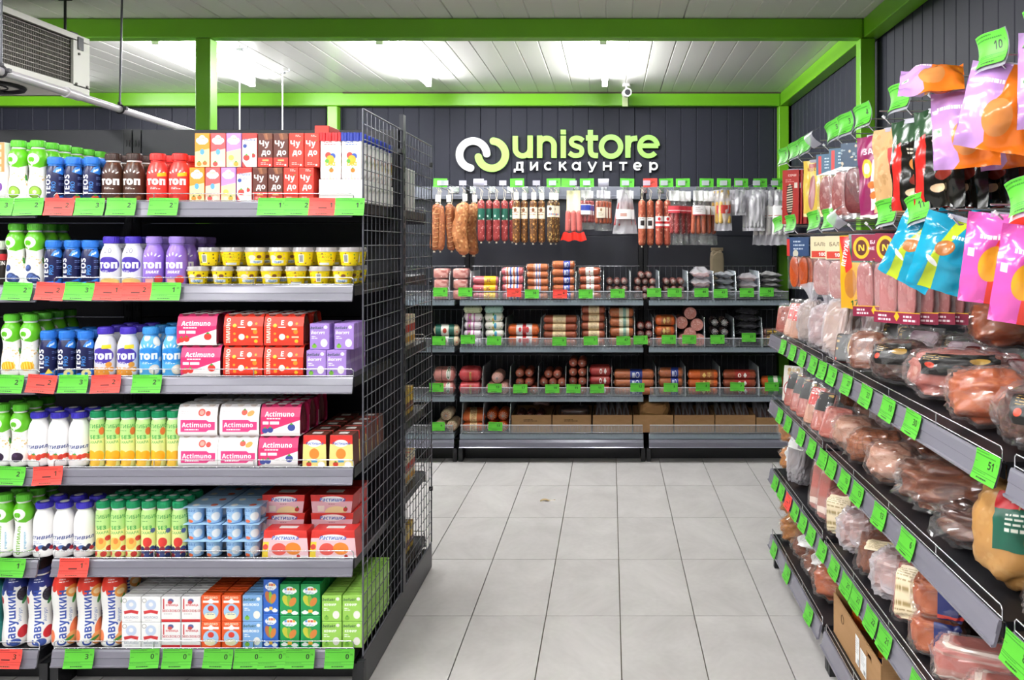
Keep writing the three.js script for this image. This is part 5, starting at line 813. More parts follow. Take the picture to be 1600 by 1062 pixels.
// cardboard boxes with wrapped sticks
const CARD = dataTex(128, (u, v) => { const n = 8 * wrapN(u, v, 6, 4) + 6 * noise.noise(u * 3, v * 60, 2); return [166 + n, 126 + n, 84 + n]; });
const CARDM = new THREE.MeshStandardMaterial({ map: CARD, roughness: 0.85, side: THREE.DoubleSide });
[[799, 862], [863, 924], [926, 988], [989, 1052], [1053, 1116], [1117, 1180], [1181, 1230]].forEach(([p0, p1], i) => {
  const w = w_(p0, p1) - 0.004, h = i === 6 ? 0.1 : 0.118, d = 0.36, x = bpx((p0 + p1) / 2, 5.75), y = BS[3] + 0.001, z = BZ - 0.035 - d / 2;
  const what = ['red sausages', 'a dark pack', 'sticks beside a dark pack', 'a paper pack', 'sticks beside a paper pack', 'sticks amid other stick boxes', 'sticks in the corner'][i];
  const o = put(thing('cardboard_box', `open cardboard box holding ${what} on the lowest shelf`, 'box', 'cardboard boxes on the lowest wall shelf'), x, y, z);
  mesh('bottom', bx(w, 0.003, d, 0, 0.0015, 0), CARDM, o);
  for (const s of [-1, 1]) { mesh('end_wall', bx(w, h, 0.004, 0, h / 2 + 0.003, s * (d / 2 - 0.002)), CARDM, o); mesh('side_wall', bx(0.004, h, d - 0.01, s * (w / 2 - 0.002), h / 2 + 0.003, 0), CARDM, o); }
  if (i < 2) { const a = bandArt('#a67e54', (k, W, H) => { lines(k, '#5a4026', W * .1, H * .3, W * .8, 2, H * .3, H * .2); }, 90, 20); mesh('printed_mark', uvRect(new THREE.PlaneGeometry(0.13, 0.026), a.r).translate(0, h * 0.72, d / 2 + 0.0006), artMat(a, 0.85), o); }
  const n = i === 0 ? 3 : i === 1 || i === 3 ? 1 : 5;
  for (let j = 0; j < n; j++) {
    const kind = i === 0 ? (K.bxA ??= sausage('round_sausage', 0.2, 0.03, SK.dark, null, { end: true })) : i === 1 ? (K.bxB ??= blockPack('sausage_pack', 0.2, 0.09, 0.2, 8, null, casing('#4a2418', ['#6a3420', '#8a4a2a'], 60))) : i === 3 ? (K.bxD ??= { name: 'paper_pack', category: 'pack', make(g) { mesh('wrap', gridGeo(supere(0.11, 0.075, 0.14, 0.5, 0.12, 4), 22, 14, true).translate(0, 0.075, 0), M(0x8a6236, 0.8), g); mesh('fold', rbx(0.09, 0.012, 0.05, 0.003, 0.06, 0.15, 0.06), M(0x9a7040, 0.8), g); } }) : (K.bxC ??= { name: 'wrapped_stick', category: 'sausage stick', make(g) { mesh('stick', new THREE.CapsuleGeometry(0.014, 0.2, 4, 10).translate(0, 0.09, 0), M(0x6c5650, 0.4), g); mesh('wrapper', bagGeo(0.042, 0.27, 0.036, { sd: 3, crumple: 0.012, nu: 8, nv: 14 }).translate(0, 0.1, 0), FILM_MILKY, g); } });
    const stick = n === 5, item = copyOf(kind, ''); note(item, stick ? 'grey wrapped sausage stick' : i === 0 ? 'dark red sausage' : i === 1 ? 'dark sausage pack' : 'crumpled brown paper pack', `in the box of ${what.replace(/^a /, '')}`, j);
    if (stick) put(item, x - w * 0.36 + w * 0.72 * j / 4, y + 0.085, z + 0.02 + 0.03 * (j % 2), rr(-0.05, 0.05), -0.95 - 0.08 * (j % 3), 0); else put(item, i === 0 ? x - 0.085 + j * 0.068 : x + 0.01, y + (i === 0 ? 0.068 : 0.06), z + 0.03, 0);
  }
  if (i === 0) { const c = put(copyOf(K.bxE ??= pouch('clear_bag', 0.16, 0.15, 0.1, FILM, 0x5a3a34, 15), 'shiny clear bag of dark sausages over the first cardboard box'), x + 0.05, y + 0.14, z + 0.02); }
});
{ const o = put(thing('paper_pack', 'small brown paper pack behind the foil bags', 'pack'), bpx(1121, 6.05), BS[0] + 0.15, -6.08); mesh('wrap', gridGeo(supere(0.05, 0.15, 0.03, 0.4, 0.12, 6), 18, 12, true).translate(0, 0.04, 0), M(0x9a8a70, 0.8), o); mesh('top_fold', rbx(0.09, 0.025, 0.012, 0.003, 0, 0.2, 0.004), M(0x8a7a60, 0.8), o); }

// ---- hanging row ----
const HOOKY = 1.893, hookKind = { name: 'display_hook', category: 'hook', make(g) { mesh('prong', merge([rod([0, 0, 0], [0, 0, 0.4], 0.003, 6), rod([0, 0, 0.4], [0, 0.018, 0.412], 0.003, 6), rod([0, 0.035, 0], [0, 0.035, 0.425], 0.002, 6)]), CHROME, g); mesh('back_plate', rbx(0.045, 0.05, 0.004, 0.001, 0, 0.015, 0.002), CHROME, g); mesh('tag_plate', bx(0.05, 0.034, 0.0015, 0, 0.035, 0.4255), CLEAR_TAG, g); } };
const hookAt = [];
function hook(px) { const x = (px - CX) * 5.78 / F; const h = copyOf(hookKind, ''); note(h, 'chrome display hook', 'back wall bar', px); put(h, x, HOOKY, -6.158); return x; }
const STRING = M(0xe6dcc6, 0.8);
// hanging sausage: origin at the hook, string and knot above the body
function hanger(name, len, r, skin, band, o = {}) {
  return { name, category: 'sausage', make(g) {
    const drop = o.drop ?? 0.075, body = capsule(len, r, 0.6); if (o.bend) { const p = body.attributes.position; for (let i = 0; i < p.count; i++) { const t = p.getY(i) / len; p.setX(i, p.getX(i) + o.bend * (t * t * 4 - 1)); const rg = 1 + (o.lump || 0) * noise.noise(p.getX(i) * 60, p.getY(i) * 45, p.getZ(i) * 60); p.setX(i, p.getX(i) * rg); p.setZ(i, p.getZ(i) * rg); } body.computeVertexNormals(); }
    const cy = -drop - len / 2;
    mesh('casing', uvRect(body, skin.r).translate(0, cy, 0), artMat(skin, 0.38), g);
    if (band) mesh('label_band', uvRect(turned([[r * 1.02, -0.04], [r * 1.02, 0.04]], 18), band.r).translate(0, cy + len * (o.bandAt ?? 0.1), 0), artMat(band, 0.4), g);
    mesh('string', merge([tube([[0, -drop + 0.004, 0], [0.006, -drop * 0.5, 0.002], [0.002, 0.004, 0], [-0.006, -drop * 0.5, -0.002], [0, -drop + 0.004, 0]], 0.0016, 16, 4), rod([0.004, -0.004, 0], [0.016, -0.02, 0.006], 0.0014, 4), rod([-0.003, 0, 0], [-0.014, 0.012, 0.004], 0.0014, 4), new THREE.TorusGeometry(r * 0.34, 0.0028, 5, 12).rotateX(Math.PI / 2).translate(0, -drop + 0.002, 0)]), STRING, g);
    if (o.net) { const q = []; for (let i = 0; i < 9; i++) q.push(tube([[-r * 0.7, cy - len * 0.4 + i * len * 0.1, r * 0.75], [0, cy - len * 0.42 + i * len * 0.1, r * 1.05], [r * 0.7, cy - len * 0.4 + i * len * 0.1, r * 0.75]], 0.0016, 6, 4)); mesh('tie_cord', merge(q), M(0xd0a878, 0.6), g).userData.kind = 'stuff'; }
    if (o.tag) mesh('paper_tag', bx(0.035, 0.05, 0.0008, 0.004, -drop * 0.62, 0.012), M(0xf2f0ea, 0.6), g);
    mesh('end_clip', new THREE.CylinderGeometry(r * 0.2, r * 0.28, 0.012, 8).translate(0, cy - len / 2 - 0.006, 0), M(0xe0d4c0, 0.6), g);
  } };
}
const vband = (bg, fn, w = 150, h = 60) => art(w, h, (k, W, H) => { fill(k, bg); fn && fn(k, W, H); });
const HK = {
  braid: hanger('smoked_sausage', 0.33, 0.03, SK.smoke, null, { bend: 0.004, lump: 0.25, net: true, tag: true, drop: 0.1 }),
  thin: hanger('smoked_sausage', 0.32, 0.024, SK.smoke, null, { bend: -0.012, lump: 0.2, drop: 0.11 }),
  fat: hanger('smoked_sausage', 0.37, 0.044, casing('#a86a40', ['#c08a58', '#86502f', '#d0a070'], 220, 6), null, { bend: 0.026, lump: 0.4, tag: true, drop: 0.09 }),
  green: hanger('salami', 0.29, 0.0245, SK.salami, vband('#1f5a4a', (k, w, h) => { for (let i = 0; i < 6; i++) fill(k, '#c8e0d4', (i * 29) % w, (i * 17) % h, 12, 10); }), { bandAt: 0.16 }),
  pepperL: hanger('salami', 0.3, 0.026, SK.pepper, vband('#f0e4d0', (k, w, h) => { lines(k, '#8a5a3a', w * .3, h * .2, 60, 3, 12, 4); disc(k, '#7a4a30', w * .5, h * .25, 10); }), { bandAt: 0.2, tag: true }),
  pepperD: hanger('salami', 0.3, 0.0275, casing('#503620', ['#a88448', '#2e1e12', '#7a5a30', '#c8a868'], 240, 8), vband('#ece2cc', (k, w, h) => { disc(k, '#4a3020', w * .46, h * .3, 9); for (let i = 0; i < 5; i++) disc(k, ['#4a7ab0', '#c84a3a'][i % 2], w * (.38 + i * .06), h * .75, 4); }), { bandAt: 0.24, tag: true }),
  blackLab: hanger('salami', 0.32, 0.0265, casing('#a05038', ['#b86a4c', '#7a3424', '#d09a7a'], 160, 9), vband('#f4f2f0', (k, w, h) => { fill(k, '#2a2022', w * .42, h * .3, 26, 26); lines(k, '#887', w * .4, h * .1, 40, 1, 4, 4); }), { bandAt: 0 }),
  redLab: hanger('salami', 0.32, 0.0275, casing('#9a4634', ['#b46048', '#743022', '#cc907a'], 160, 10), vband('#f2ece8', (k, w, h) => { fill(k, '#c02a2e', 0, h * .45, w, h * .2); fill(k, '#c02a2e', 0, h * .85, w, h); disc(k, '#c02a2e', w * .5, h * .25, 9); }), { bandAt: 0.02 }),
};
const hang = (px, kind, desc, n, o = {}) => { const x = hook(px); for (let i = 0; i < n; i++) { const c = copyOf(kind, ''); note(c, desc, 'back wall hooks', 0, i, 0, '', 'on hook'); put(c, x + (o.dx || 0) * (i - (n - 1) / 2) + (o.off || 0), HOOKY - 0.006, -5.80 - (o.dz ?? 0.03) * i, (o.turn || 0) + rr(-0.2, 0.2), 0, (o.lean || 0) * (i - (n - 1) / 2)); } };
hang(691, HK.braid, 'cord-tied smoked sausage', 2, { dx: 0.066, dz: 0.03, lean: 0.12 }); hang(697, HK.thin, 'thin smoked sausage behind the cord-tied ones', 2, { dx: 0.07, dz: 0.05, off: -0.01 });
hang(725, HK.fat, 'fat bent smoked sausage', 2, { dx: 0.05, dz: 0.12, turn: 0.3, off: 0.02 });
hang(757, HK.green, 'green-banded red salami in a pair', 2, { dx: 0.052 }); hang(787, HK.green, 'green-banded red salami in a trio', 3, { dx: 0.053, dz: 0.025 });
hang(812, HK.pepperL, 'spiced salami beside the salami trio', 2, { dx: 0.054 }); hang(839, HK.pepperL, 'spiced salami beside the dark salami', 2, { dx: 0.054 });
hang(864, HK.pepperD, 'dark pepper salami with a dotted label', 2, { dx: 0.03, dz: 0.06 });
hang(1010, HK.blackLab, 'tan salami with a black square label', 2, { dx: 0.06 }); hang(1037, HK.redLab, 'tan salami with a red striped label', 2, { dx: 0.058, dz: 0.02 });
// clear hanging packs: film cone with sticks inside
function hangPack(name, w, h, top, stickCol, nst, o = {}) {
  return { name, category: 'sausage pack', make(g) {
    const f = bagGeo(w, h, 0.035, { sd: o.sd || 2, crumple: 0.012, nu: 16, nv: 22, taper: o.taper ?? 0 }).translate(0, -h / 2, 0);
    mesh('film', f, o.mat || FILM, g);
    const cg = uvRect(capsule(h * (o.sl ?? 0.55), o.sr ?? 0.012, 0.6, 12), stickCol.r);
    for (let i = 0; i < nst; i++) { const m = mesh('sausage_stick', cg, artMat(stickCol, 0.4), g); m.position.set((i - (nst - 1) / 2) * w * (o.spread ?? 0.27), -h * (o.sy ?? 0.55), -0.002); m.rotation.z = (i - (nst - 1) / 2) * (o.fan ?? 0.03); }
    if (o.label) mesh('paper_label', uvRect(new THREE.CylinderGeometry(w * 0.45, w * 0.45, h * o.lh, 12, 1, true, -0.9, 1.8), o.label.r).scale(1, 1, 0.35).translate(0, -h * (o.ly ?? 0.45), 0.006), artMat(o.label, 0.4), g);
    if (top) mesh('header', gridGeo((u, v) => new THREE.Vector3((u - 0.5) * w * (o.hw ?? 0.6), -h * 0.02 - v * h * (o.hh ?? 0.18), 0.004 * Math.sin(u * 9)), 8, 4), M(top, 0.35), g);
    if (o.foot) mesh('coloured_foot', gridGeo((u, v) => { const a = (u - 0.5) * 2; return new THREE.Vector3(a * w * (0.5 + 0.14 * v), -h * (0.84 + 0.16 * v) + 0.006 * Math.sin(u * 14), 0.018 * (1 - a * a) + 0.004 * Math.sin(u * 20)); }, 16, 5), M(o.foot, 0.25), g);
  } };
}
const lab = (bg, fn) => vband(bg, fn, 90, 60);
const HP = {
  redFoot: hangPack('sausage_bag', 0.15, 0.36, 0xf6ecc0, casing('#c0605a', ['#d07a72'], 20), 3, { taper: 0.45, foot: 0xd02a20, sl: 0.42, sy: 0.62, sr: 0.02, hw: 0.66, hh: 0.46, sd: 5 }),
  blueLab: hangPack('sausage_pack', 0.095, 0.28, 0xf6f5f3, SK.salami, 3, { taper: 0.2, label: lab('#f2f2f4', (k, w, h) => fill(k, '#3446a0', 0, h * .1, w, h * .5)), lh: 0.26, ly: 0.5, sr: 0.013, sd: 6 }),
  paleLab: hangPack('sausage_pack', 0.09, 0.29, 0xeceaf0, SK.brown, 3, { taper: 0.2, label: lab('#e6d8c4', (k, w, h) => { disc(k, '#8a6a50', w * .5, h * .25, 9); lines(k, '#8a6a50', 20, 30, 50, 3, 8, 3); }), lh: 0.26, ly: 0.56, sr: 0.014, sd: 7 }),
  sticks: hangPack('sausage_pack', 0.15, 0.31, 0xf4f2f2, SK.salami, 5, { taper: 0.6, label: lab('#f6f4f4', (k, w, h) => fill(k, '#c89a90', w * .3, h * .4, 34, 20)), lh: 0.22, ly: 0.56, sr: 0.009, spread: 0.14, fan: 0.1, mat: FILM_MILKY, sd: 8 }),
  redBand: hangPack('salami_cone', 0.12, 0.39, 0xf8f6f6, SK.salami, 2, { taper: 0.5, label: lab('#b8303c', (k, w, h) => fill(k, '#f0d8d8', 0, h * .6, w, 5)), lh: 0.13, ly: 0.36, sr: 0.02, sl: 0.5, sd: 9 }),
  whiteLab: hangPack('salami_cone', 0.13, 0.39, 0xf8f6f6, SK.brown, 3, { taper: 0.5, label: lab('#f0eaea', (k, w, h) => { lines(k, '#a08a8a', 20, 12, 50, 3, 10, 4); fill(k, '#a83a3c', 0, h * .88, w, h); }), lh: 0.18, ly: 0.38, sr: 0.018, sl: 0.5, sd: 10 }),
  gold: hangPack('sausage_pack', 0.1, 0.29, 0xd8b060, casing('#c8a050', ['#d8b870', '#b08838'], 40), 3, { taper: 0.1, label: lab('#b03a34'), lh: 0.2, ly: 0.48, sr: 0.016, sd: 11, mat: FILM_MILKY }),
  small: hangPack('stick_pack', 0.08, 0.18, 0xd8d8dc, casing('#b0aeb2', ['#d8d6da', '#8a888c'], 40), 3, { sr: 0.01, sl: 0.7, mat: FILM_MILKY, sd: 12 }),
  silver: hangPack('stick_pack', 0.11, 0.29, 0xe2e2e6, casing('#a8a6a8', ['#d0ced2', '#8c8a8c'], 40), 4, { sr: 0.013, sl: 0.75, spread: 0.2, mat: FILM_MILKY, sd: 13 }),
  white: hangPack('salami_cone', 0.13, 0.39, 0xf4f4f4, casing('#d8d2d0', ['#e8e4e4', '#b8a8a4'], 40), 3, { taper: 0.5, label: lab('#f0eeee', (k, w, h) => { disc(k, '#a83a30', w * .6, h * .25, 7); fill(k, '#b86a5c', 0, h * .8, w, 4); }), lh: 0.2, ly: 0.4, sr: 0.018, sl: 0.55, mat: FILM_MILKY, sd: 14 }),
};
hang(896, HP.redFoot, 'cream topped sausage bag with a red foot', 1); hang(917, HP.blueLab, 'clear sausage pack with a blue label', 3, { dz: 0.05, dx: 0.012 }); hang(943, HP.paleLab, 'clear sausage pack with a beige label', 3, { dz: 0.05, dx: 0.02 });
hang(977, HP.sticks, 'milky cone of thin sausages', 2, { dz: 0.06, dx: 0.03 }); hang(1064, HP.redBand, 'clear salami cone with a red band', 3, { dz: 0.05, dx: 0.045 }); hang(1101, HP.whiteLab, 'clear salami cone with a white label', 3, { dz: 0.05, dx: 0.04 });
hang(1129, HP.gold, 'golden sausage pack with a red label', 3, { dz: 0.05, dx: -0.02 }); hang(1153, HP.small, 'small silver stick pack', 4, { dz: 0.04, dx: -0.014 }); hang(1180, HP.silver, 'larger silver stick pack', 3, { dz: 0.05, dx: -0.015 }); hang(1208, HP.white, 'white milky salami cone', 4, { dz: 0.05, dx: -0.035 });

// ---------- the rack along the right wall ----------
const RS = [1.085, 0.78, 0.4605, 0.155], RX = 0.75;
const rOrd = ['upper', 'middle', 'lower', 'base'];
[[-3.84, 0.925, 'black meat rack unit at the far end of the aisle'], [-2.88, 1.305, 'black meat rack unit in the middle of the aisle'], [-1.54, 1.3, 'black meat rack unit beside the pork with a green label']].forEach(([z, w, label]) => put(gondola(label, w, 0.52, 1.95, RS, { group: 'meat rack units along the wall', panel: M(0x24252b, 0.4) }), RX, 0, z, -Math.PI / 2));
const rzOf = (px, X) => -X * F / (px - CX);
const rightTag = (px, s, col, n) => { const o = copyOf(tagKind(col, n, '9', 0.003), ''); note(o, `${col} price tag`, `${rOrd[s]} meat shelf edge`, px, 0, 0, 'far end', 'row', `${col} price tag marked ${n}`); put(o, 0.7295, RS[s] - 0.019, rzOf(px, 0.731), -Math.PI / 2, -0.26, rr(-0.03, 0.03)); };
[[1223, '24'], [1238, '31'], [1253, '18'], [1270, '29'], [1284, '27'], [1299, '26'], [1322, '27'], [1352, '33'], [1386, '10'], [1424, '30'], [1540, '51']].forEach(([p, n]) => rightTag(p, 0, 'green', n));
[[1218, '15'], [1231, '17'], [1251, '12'], [1268, '9'], [1285, '14'], [1298.6, '14'], [1319, '16'], [1339, '13'], [1373, '13'], [1416, '6'], [1588, '8']].forEach(([p, n]) => rightTag(p, 1, 'green', n));
[[1211, '19'], [1220.5, '12'], [1231, '8', 'red'], [1242, '20'], [1254, '21'], [1267, '12'], [1284, '24'], [1303, '32'], [1321.5, '21'], [1337, '21'], [1360, '22'], [1381, '21'], [1433, '24']].forEach(([p, n, c]) => rightTag(p, 2, c || 'green', n));
[[1209, '19'], [1229, '22'], [1263, '17']].forEach(([p, n]) => rightTag(p, 3, 'green', n));

// ---- meat surfaces ----
const meatTex = (base, cols, n, sd, fn) => art(224, 168, (k, w, h) => { fill(k, base); k.globalAlpha = 0.3; speck(k, w, h, cols, 60, 6, 18, sd); k.globalAlpha = 0.5; speck(k, w, h, cols, n, 2, 6, sd + 2); k.globalAlpha = 0.7; speck(k, w, h, cols, n * 3, 0.7, 2, sd + 5); k.globalAlpha = 1; k.globalAlpha = 0.16; fill(k, '#3a140a'); k.globalAlpha = 1; fn && fn(k, w, h); });
const netLines = (col) => (k, w, h) => { k.strokeStyle = col; k.lineWidth = 1.4; for (let i = -8; i < 34; i++) { k.beginPath(); k.moveTo(i * 8, 0); k.lineTo(i * 8 + 20, h); k.stroke(); } for (let i = 0; i < 18; i++) fill(k, col, 0, i * h / 18, w, 1.4); };
const MT = {
  gold: meatTex('#cc8436', ['#dc9a4c', '#b06a2a', '#96541f', '#e4ac60'], 160, 2), brown: meatTex('#8a4f34', ['#9c6244', '#743e28', '#b07a58', '#5e2e1e'], 180, 3), pink: meatTex('#c67468', ['#d8948a', '#ac564e', '#e6bcb0', '#f0dcd4', '#8e3c36'], 190, 4), dark: meatTex('#4a261c', ['#6a3a28', '#341812', '#8a5a40'], 160, 5), beige: meatTex('#c49a70', ['#d4b08a', '#b2865c', '#a87450'], 160, 6), crimson: meatTex('#6e1e22', ['#8a3034', '#54161a', '#a85a58'], 200, 7), orange: meatTex('#bc5a2c', ['#cc7040', '#a84a22', '#dc8a58'], 150, 8), lilac: meatTex('#b09aa8', ['#c0aebb', '#a08a98', '#8a6478'], 120, 9), net: meatTex('#b0663c', ['#c07a50', '#9a5430'], 120, 10, netLines('#7a3e20')), pale: meatTex('#d29a80', ['#e0b49c', '#bc7e64', '#ecd2c0', '#a8644c'], 180, 11), bacon: meatTex('#d09a90', ['#e8ccc0'], 30, 12, (k, w, h) => { for (let i = 0; i < 7; i++) fill(k, ['#b86a60', '#ecd8cc', '#c88078'][i % 3], 0, i * h / 7, w, h / 11); }), rind: meatTex('#cc9a58', ['#d8aa6a', '#bc8846', '#e0b87c'], 140, 13),
};
const labelArt = (bg, fn) => art(90 * 1.6, 64 * 1.6, (k, w, h) => { fill(k, bg); k.scale(1.6, 1.6); fn && fn(k, 90, 64); });
const LB = {
  white: labelArt('#f4f3f1', (k, w, h) => { lines(k, '#999', 8, 8, 70, 7, 5, 1.6); for (let i = 0; i < 14; i++) fill(k, '#333', 50 + i * 2.2, h - 16, 1.1, 12); }), cream: labelArt('#ead9b8', (k, w, h) => { lines(k, '#a08a5c', 8, 8, 70, 10, 5, 1.6); }), black: labelArt('#1a1816', (k, w, h) => { disc(k, '#b08a3c', w * .68, h * .45, 14, 10, -.4); lines(k, '#c8a25a', 8, 14, 34, 4, 6, 2); disc(k, '#d8452c', w * .2, h * .75, 7); }), yellow: labelArt('#d8bc54', (k, w, h) => { fill(k, '#b8322c', w * .86, 0, w, h); lines(k, '#8a7430', 8, 14, 60, 7, 6, 1.6); }), blue: labelArt('#27316e', (k, w, h) => { fill(k, '#e0e2ee', w * .2, h * .3, w * .6, 10); fill(k, '#c83a30', 0, h * .7, w, 8); disc(k, '#e8b83a', w * .5, h * .55, 6); }), green: labelArt('#1c5c48', (k, w, h) => { poly(k, '#c8272c', [[0, 0], [w, 0], [w, h * .34], [0, h * .42]]); lines(k, '#f0ece0', w * .24, h * .5, 44, 4, 5, 2.4); disc(k, '#e87a2a', w * .6, h * .86, 7); fill(k, '#fff', w * .3, h * .14, w * .5, 7); }), red: labelArt('#c8302c', (k, w, h) => lines(k, '#fff', 10, 14, 64, 4, 11, 6)),
};
function meat(name, cat, rx, ry, rz, o) {
  return { name, category: cat, r: ry, make(g) {
    const fn = supere(rx, ry, rz, o.e ?? 0.75, o.lump ?? 0.16, o.sd ?? 1, o.f ?? 2.2), up = (q) => q.translate(0, ry * (o.film ? 1.06 : 1), 0);
    mesh('meat', up(uvRect(gridGeo(fn, 36, 26), o.tex.r)), artMat(o.tex, o.rough ?? 0.32), g);
    if (o.film) mesh('film_wrap', up(filmGeo(fn, 1.06, o.sd ?? 1, o.amp ?? 0.07, o.tuft, o.len, o.tuft ? 0 : 0.17)), o.milky ? FILM_MILKY : FILM, g);
    if (o.label) { const [u0, u1, v0, v1] = o.at || [0.4, 0.62, 0.36, 0.72]; mesh('label', up(uvRect(patch(fn, u0, u1, v0, v1, o.film ? 1.13 : 1.02), o.label.r)), artMat(o.label, 0.35), g); }
    if (o.loop) mesh('string_loop', tube([[rx * 0.7, ry * 0.4, rz * 0.8], [rx * 1.0, ry * 0.2, rz * 1.15], [rx * 1.05, -ry * 0.4, rz * 1.3], [rx * 0.8, -ry * 0.2, rz * 1.2], [rx * 0.7, ry * 0.35, rz * 0.85]], 0.004, 30, 6).translate(0, ry, 0), M(0xcfa06a, 0.6), g);
    if (o.face) mesh('cut_face', uvRect(new THREE.CircleGeometry(Math.min(ry, rz) * 0.93, 26).rotateY(-Math.PI / 2), MT.pale.r).translate(-rx * 0.985, ry, 0), artMat(MT.pale, 0.4), g);
  } };
}
// thin slab in a clear vacuum pouch with a flat welded rim
function slab(name, w, h, t, tex, o = {}) {
  return { name, category: 'meat pack', r: h / 2, make(g) {
    const fn = supere(w / 2, h / 2, t / 2, o.e ?? 0.28, 0.03, o.sd ?? 2);
    mesh('meat', uvRect(gridGeo(fn, 24, 14), tex.r).translate(0, h / 2 + 0.012, 0), artMat(tex, 0.28), g);
    const W = w * 1.2, Hh = h * 1.22, sd = o.sd ?? 2;
    mesh('pouch', bagGeo(W, Hh, t * 1.25, { sd, crumple: 0.01, seal: 0.04, nu: 16, nv: 16 }).translate(0, Hh / 2, 0), o.milky ? FILM_MILKY : FILM, g);
    if (o.label) { const [x, y, lw, lh] = o.at || [0, 0, 0.7, 0.5]; mesh('label', uvRect(patch(fn, 0.5 - 0.1 * lw, 0.5 + 0.1 * lw, 0.5 + y - 0.2 * lh, 0.5 + y + 0.2 * lh, 1.05), o.label.r).translate(0, h / 2 + 0.012, t * 0.14), artMat(o.label, 0.3), g); }
  } };
}
